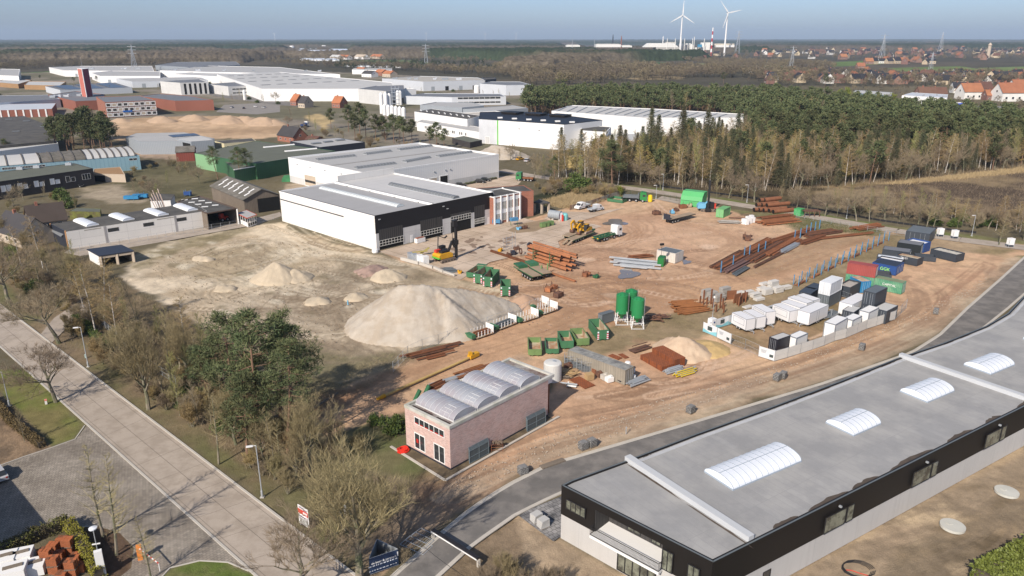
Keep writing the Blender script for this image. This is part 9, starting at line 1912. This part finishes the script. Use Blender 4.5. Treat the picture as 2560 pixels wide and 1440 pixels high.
def turbine(label,x,yb,D,yh,blade_px,rot,yaw=0.15,group=None):
 p=far(x,D,0);h=zat(D,yh);rT=tH('wind_turbine',label,'wind turbine',p,0,group);top=V3((p.x,p.y,h));R=blade_px/FPX*D*1.02;k=h/130
 MB().tube(p,top,3.1*k,1.7*k,14).build('tower',Mw_,rT);b=MB();b.tube(p+V3((0,0,h*.18)),p+V3((0,0,h*.195)),2.75*k,2.72*k,14)
 if D<4000:b.build('red_band',MATS['band_red'],rT)
 n=V3((math.sin(yaw),-math.cos(yaw),0));s=V3((n.y,-n.x,0))*-1;MB().bar(top-n*6*k+V3((0,0,1)),top+n*3*k+V3((0,0,1)),3.6*k).build('nacelle',Mw_,rT);hub=top+n*4.5*k+V3((0,0,1))
 MB().tube(hub-n*1.5*k,hub+n*2*k,1.9*k,.8*k,10).build('hub',Mw_,rT)
 for j in range(3):
  a=rot+j*2*math.pi/3;d=s*math.sin(a)+V3((0,0,1))*math.cos(a);e=d.cross(n).normalized();b=MB();pr=[(0,.9,1.0),(.08,1.3,.8),(.2,2.0,.5),(.6,1.2,.3),(1.0,.25,.1)];q=[]
  for t,w_,th in pr:
   c=hub+d*R*t
   for sg,tg in((-1,-.5),(1,-.5),(1,.5),(-1,.5)):q.append(tuple(c+e*w_*k*sg+n*th*k*tg))
  b.v=q
  for i in range(4):
   for m_ in range(4):b.face(i*4+m_,i*4+(m_+1)%4,i*4+4+(m_+1)%4,i*4+4+m_)
  b.build('blade',Mw_,rT)
turbine('left large white wind turbine with one blade straight up',1699,106,2550,39,34,.02,.1);turbine('right large white wind turbine with a blade pointing right',1810,109,2550,33,35,1.38,.25)
for x,yh,l in((1066,83,'tiny wind turbine on the horizon above the dark pine belt'),(1213,84,'tiny wind turbine right of the horizon one above the pine belt'),(1290,84,'tiny wind turbine on the horizon, rightmost of the far ones'),(688,85,'tiny wind turbine on the horizon at the left')):turbine(l,x,95,12000,yh,4.5,.3+x*.01)
for x,D,y0,l,m_ in[(1531,3200,86,'thin church spire on the horizon',M_navy),(1552,3000,89,'brick chimney tower on the horizon',M_brickf),(2469,2300,107,'slender beige water tower in the far village',M_beige),(1656,3600,90,'white water tower left of the turbines',Mw_),(1430,2600,93,'left thin lamp mast near the far factories',Ms_),(1485,2600,96,'right thin lamp mast near the far factories',Ms_)]:
 p=far(x,D,0);h=zat(D,y0);w=5 if 'beige' in l else 2.4 if 'mast' not in l else.8;b=MB();b.lathe(p,[(w,0),(w*.9,h*.8),(w*(1.2 if 'water' in l else.8),h*.85),(w*.3,h)],10);tag(b.build('tower',m_),l,'tower')
def pylon(x,D,y0,l):
 p=far(x,D,0);h=zat(D,y0);rT=tH('pylon',l,'pylon',p);b=MB();s=h*.09
 for sx in(-1,1):
  for sy in(-1,1):b.bar(p+V3((sx*s,sy*s,0)),p+V3((0,0,h)),h*.012)
 for t in(.2,.4,.6,.8):
  q=p+V3((0,0,h*t));k=s*(1-t);b.bar(q+V3((-k,-k,0)),q+V3((k,k,h*.1)),h*.008)
 for t in(.7,.82,.94):q=p+V3((0,0,h*t));b.bar(q-V3((h*.16,0,0)),q+V3((h*.16,0,0)),h*.01)
 b.build('lattice',Ms_,rT)
for x,D,y0,l in[(338,1300,112,'lattice mast with small dishes over the left woods'),(1066,1500,110,'lattice pylon above the far farmhouses'),(2203,2000,85,'lattice pylon over the far village, left'),(2350,3300,80,'far lattice pylon over the village, right'),(1843,3000,76,'lattice pylon right of the turbines'),(1978,1500,115,'thin street mast in the far village, left'),(2325,1300,130,'thin street mast in the far village, right')]:pylon(x,D,y0,l)
def crown_proto(seed,H,W_,m,pine):
 r=random.Random(seed);tr,cr=MB(),MB();rT=tH('far_tree','-','tree');tr.tube((0,0,0),(0,0,H*.7),.25,.1,4)
 for k in range(16):
  a=r.uniform(0,6.28);z=H*r.uniform(.42,.95);R=W_/2*math.sqrt(max(.05,1-((z/H-.6)/.42)**2))*.75;tuft_cloud(cr,r,V3((math.cos(a)*R,math.sin(a)*R,z)),1.4,13,1.3,.42 if pine else.26,.8)
 tr.build('trunk',M_bark_d,rT);cr.build('crown',m,rT);return Proto(rT)
M_fw=mat('far_twigs',(.155,.125,.09),.95,var=.35,scale=.03,col2=(.21,.175,.105),mixs=.02);M_fp=mat('far_pines',(.045,.06,.028),.95,var=.3,scale=.03)
tb=[crown_proto(1,14,10,M_fw,False),crown_proto(2,12,9,M_fw,False)];tp=[crown_proto(3,16,8,M_fp,True)]
def fwood(poly,n,protos,hs,label,seed,mats):return merged('far_wood',sC(poly,n,seed,0),protos,hs,label,seed,mats)
fwood([(-400,168),(0,162),(200,158),(620,158),(700,160),(1050,172),(1290,185),(1300,200),(1240,192),(1000,178),(860,172),(640,158),(300,163),(130,172),(0,178),(-400,185)],1400,tb,(9,15),'bare brown woods behind the white industrial halls',1,[M_bark_d,M_fw])
fwood([(1230,172),(1500,165),(1800,178),(2060,186),(2060,200),(1740,195),(1500,210),(1300,215)],1300,tb,(9,17),'pale brown woods behind the large pine wood',2,[M_bark_d,M_fw]);fwood([(1700,150),(2060,160),(2100,172),(1800,172)],600,tb,(8,13),'brown trees around the far village fields',3,[M_bark_d,M_fw])
fwood([(1880,186),(2600,190),(2640,219),(1900,216)],420,tb,(9,14),'bare trees between the dark village houses',4,[M_bark_d,M_fw]);fwood([(1700,121),(2600,121),(2620,152),(1700,150)],1000,tb,(9,15),'trees between the far village houses',5,[M_bark_d,M_fw]);fwood([(2200,250),(2560,262),(2600,300),(2330,290)],40,tb,(6,9),'bare trees around the village road',6,[M_bark_d,M_fw])
fwood([(800,160),(1200,160),(1250,180),(850,178)],120,tp,(11,15),'dark trees in the scrub beyond the white halls',7,[M_bark_d,M_fp]);fwood([(640,140),(1200,150),(1240,160),(660,150)],200,tb,(9,13),'tree belts between the far meadows',8,[M_bark_d,M_fw])
fwood([(1860,205),(2560,225),(2560,240),(2100,232)],60,tb,(6,10),'bare trees between the pine wood and the village',9,[M_bark_d,M_fw])
for pr in tb+tp:
 for k in KIDS[pr.o.name]:bpy.data.objects.remove(k)
 bpy.data.objects.remove(pr.o)
for x,y,h,l in[(1405,205,13,'yellow flowering willow in the pale woods'),(2108,245,11,'yellow-green round tree at the pine wood edge'),(2230,250,7,'small yellow-green tree by the white village hall'),(2092,250,8,'second yellow-green tree at the pine wood edge')]:tree(pBRIGHT,(x,y),None,l,h=h)
for x,y,h,l in[(2062,215,15,'dark round evergreen before the village row'),(1808,210,15,'tall dark oval tree at the back of the pine wood'),(1195,180,14,'dark conifer pair in the pale woods, left'),(1205,181,12,'dark conifer pair in the pale woods, right'),(1755,135,14,'dark tree before the chemical plant')]:tree(pFPINE[0],(x,y),None,l,h=h)
az=np.radians(np.linspace(-46,46,1250));rr=[560.]
while rr[-1]<2600:rr.append(rr[-1]*1.0085)
while rr[-1]<18000:rr.append(rr[-1]*1.035)
A2,R2=np.meshgrid(az,np.array(rr));X=(np.sin(A2)*R2).ravel();Y=(np.cos(A2)*R2).ravel();mk=np.zeros(X.shape)
def addmask(poly,soft=12,v=1.0):
 global mk
 q=[P(*p)for p in poly];m=sstep(-soft,soft,inpoly_sd(X,Y,q)+(fbm(X,Y,.006,3,3)-.5)*90);mk=np.maximum(mk,m*v)if v>0 else mk*(1-m)
addmask([(-2500,164),(0,161),(600,157),(700,143),(1240,150),(1500,160),(1760,148),(1700,133),(2700,119),(3800,119),(6000,99.3),(-5000,99.3)],20)
addmask([(1230,165),(1500,160),(1520,165),(1400,180),(1250,180)],10)
for pl in([(1495,165),(1530,156),(1700,152),(1710,166),(1600,170)],[(1500,136),(1720,137),(1720,147),(1500,146)],[(690,130),(870,129),(880,141),(680,142)],[(720,146),(1120,143),(1120,153),(860,156),(740,152)],[(550,126),(640,126),(640,132),(550,132)],[(1400,112),(1850,112),(1850,126),(1400,124)],[(715,122),(880,121),(880,129),(715,129)]):addmask(pl,25,-1)
nz=fbm(X,Y,.055,3,31);nb=fbm(X,Y,.0012,3,35);pine=sstep(.50,.56,fbm(X,Y,.0016,3,41)+.10*sstep(3000,6000,Y))
bump=np.abs(fbm(X,Y,.09,2,50)-.5)*2
Z=mk*(7+12*nz+7*(1-bump)+6*pine)-3*(mk<.08);Z[mk<.08]=-6
Z+=np.where(mk>.5,sstep(6000,16000,Y)*30*fbm(X,Y,.0004,3,61),0)
cl=np.array((.11,.09,.07))[None]*(1-nb[:,None])+np.array((.155,.13,.09))[None]*nb[:,None];cl=cl*(1-pine[:,None])+np.array((.04,.055,.03))[None]*pine[:,None];cl*=(.7+.6*fbm(X,Y,.12,2,71))[:,None]
n1=len(az);i=(np.arange(len(rr)-1)[:,None]*n1+np.arange(n1-1)[None]).ravel();F=np.stack([i,i+1,i+n1+1,i+n1],1);F=F[(mk[F]>.08).any(1)];u,inv=np.unique(F,return_inverse=True)
m=bpy.data.materials.new('far_canopy');m.use_nodes=True;t=NT(m);at=t.n('ShaderNodeAttribute',attribute_name='soil');pos=t.n('ShaderNodeNewGeometry').outputs['Position'];k=t.math('MULTIPLY_ADD',t.noise(pos,.12,5,.75,.3,.7),.9,.55)
cc=t.n('ShaderNodeCombineXYZ',{0:k,1:k,2:k}).outputs[0];bs=t.n('ShaderNodeBsdfPrincipled',{'Base Color':t.mix(1.0,at.outputs[0],cc,'MULTIPLY'),'Roughness':1.0,'Specular IOR Level':.0});o=t.n('ShaderNodeOutputMaterial');t.t.links.new(bs.outputs[0],o.inputs[0])
tag(np_mesh('distant_woods',np.stack([X,Y,Z],1)[u],inv.reshape(F.shape),m,{'soil':cl[u]}),'the brown and dark green woods stretching to the horizon',kind='stuff')
hz=bpy.data.materials.new('haze_air');hz.use_nodes=True;t=NT(hz);v=t.n('ShaderNodeVolumePrincipled',{'Color':(.62,.78,1.0,1),'Density':HAZE,'Anisotropy':.0});o=t.n('ShaderNodeOutputMaterial');t.t.links.new(v.outputs[0],o.inputs['Volume'])
b=MB();b.box((0,9000,130),(40000,22000,276));ho=b.build('haze',hz);tag(ho,'thin blue air',kind='stuff')
for n_,o in[(o.name,o)for o in list(COL.objects)if o.parent is None and o.get('label')=='-']:
 for k in list(o.children):bpy.data.objects.remove(k)
 bpy.data.objects.remove(o)
print([o['label']for o in COL.objects if len(o.get('label','').split())>16])
print('objects',len(COL.objects))
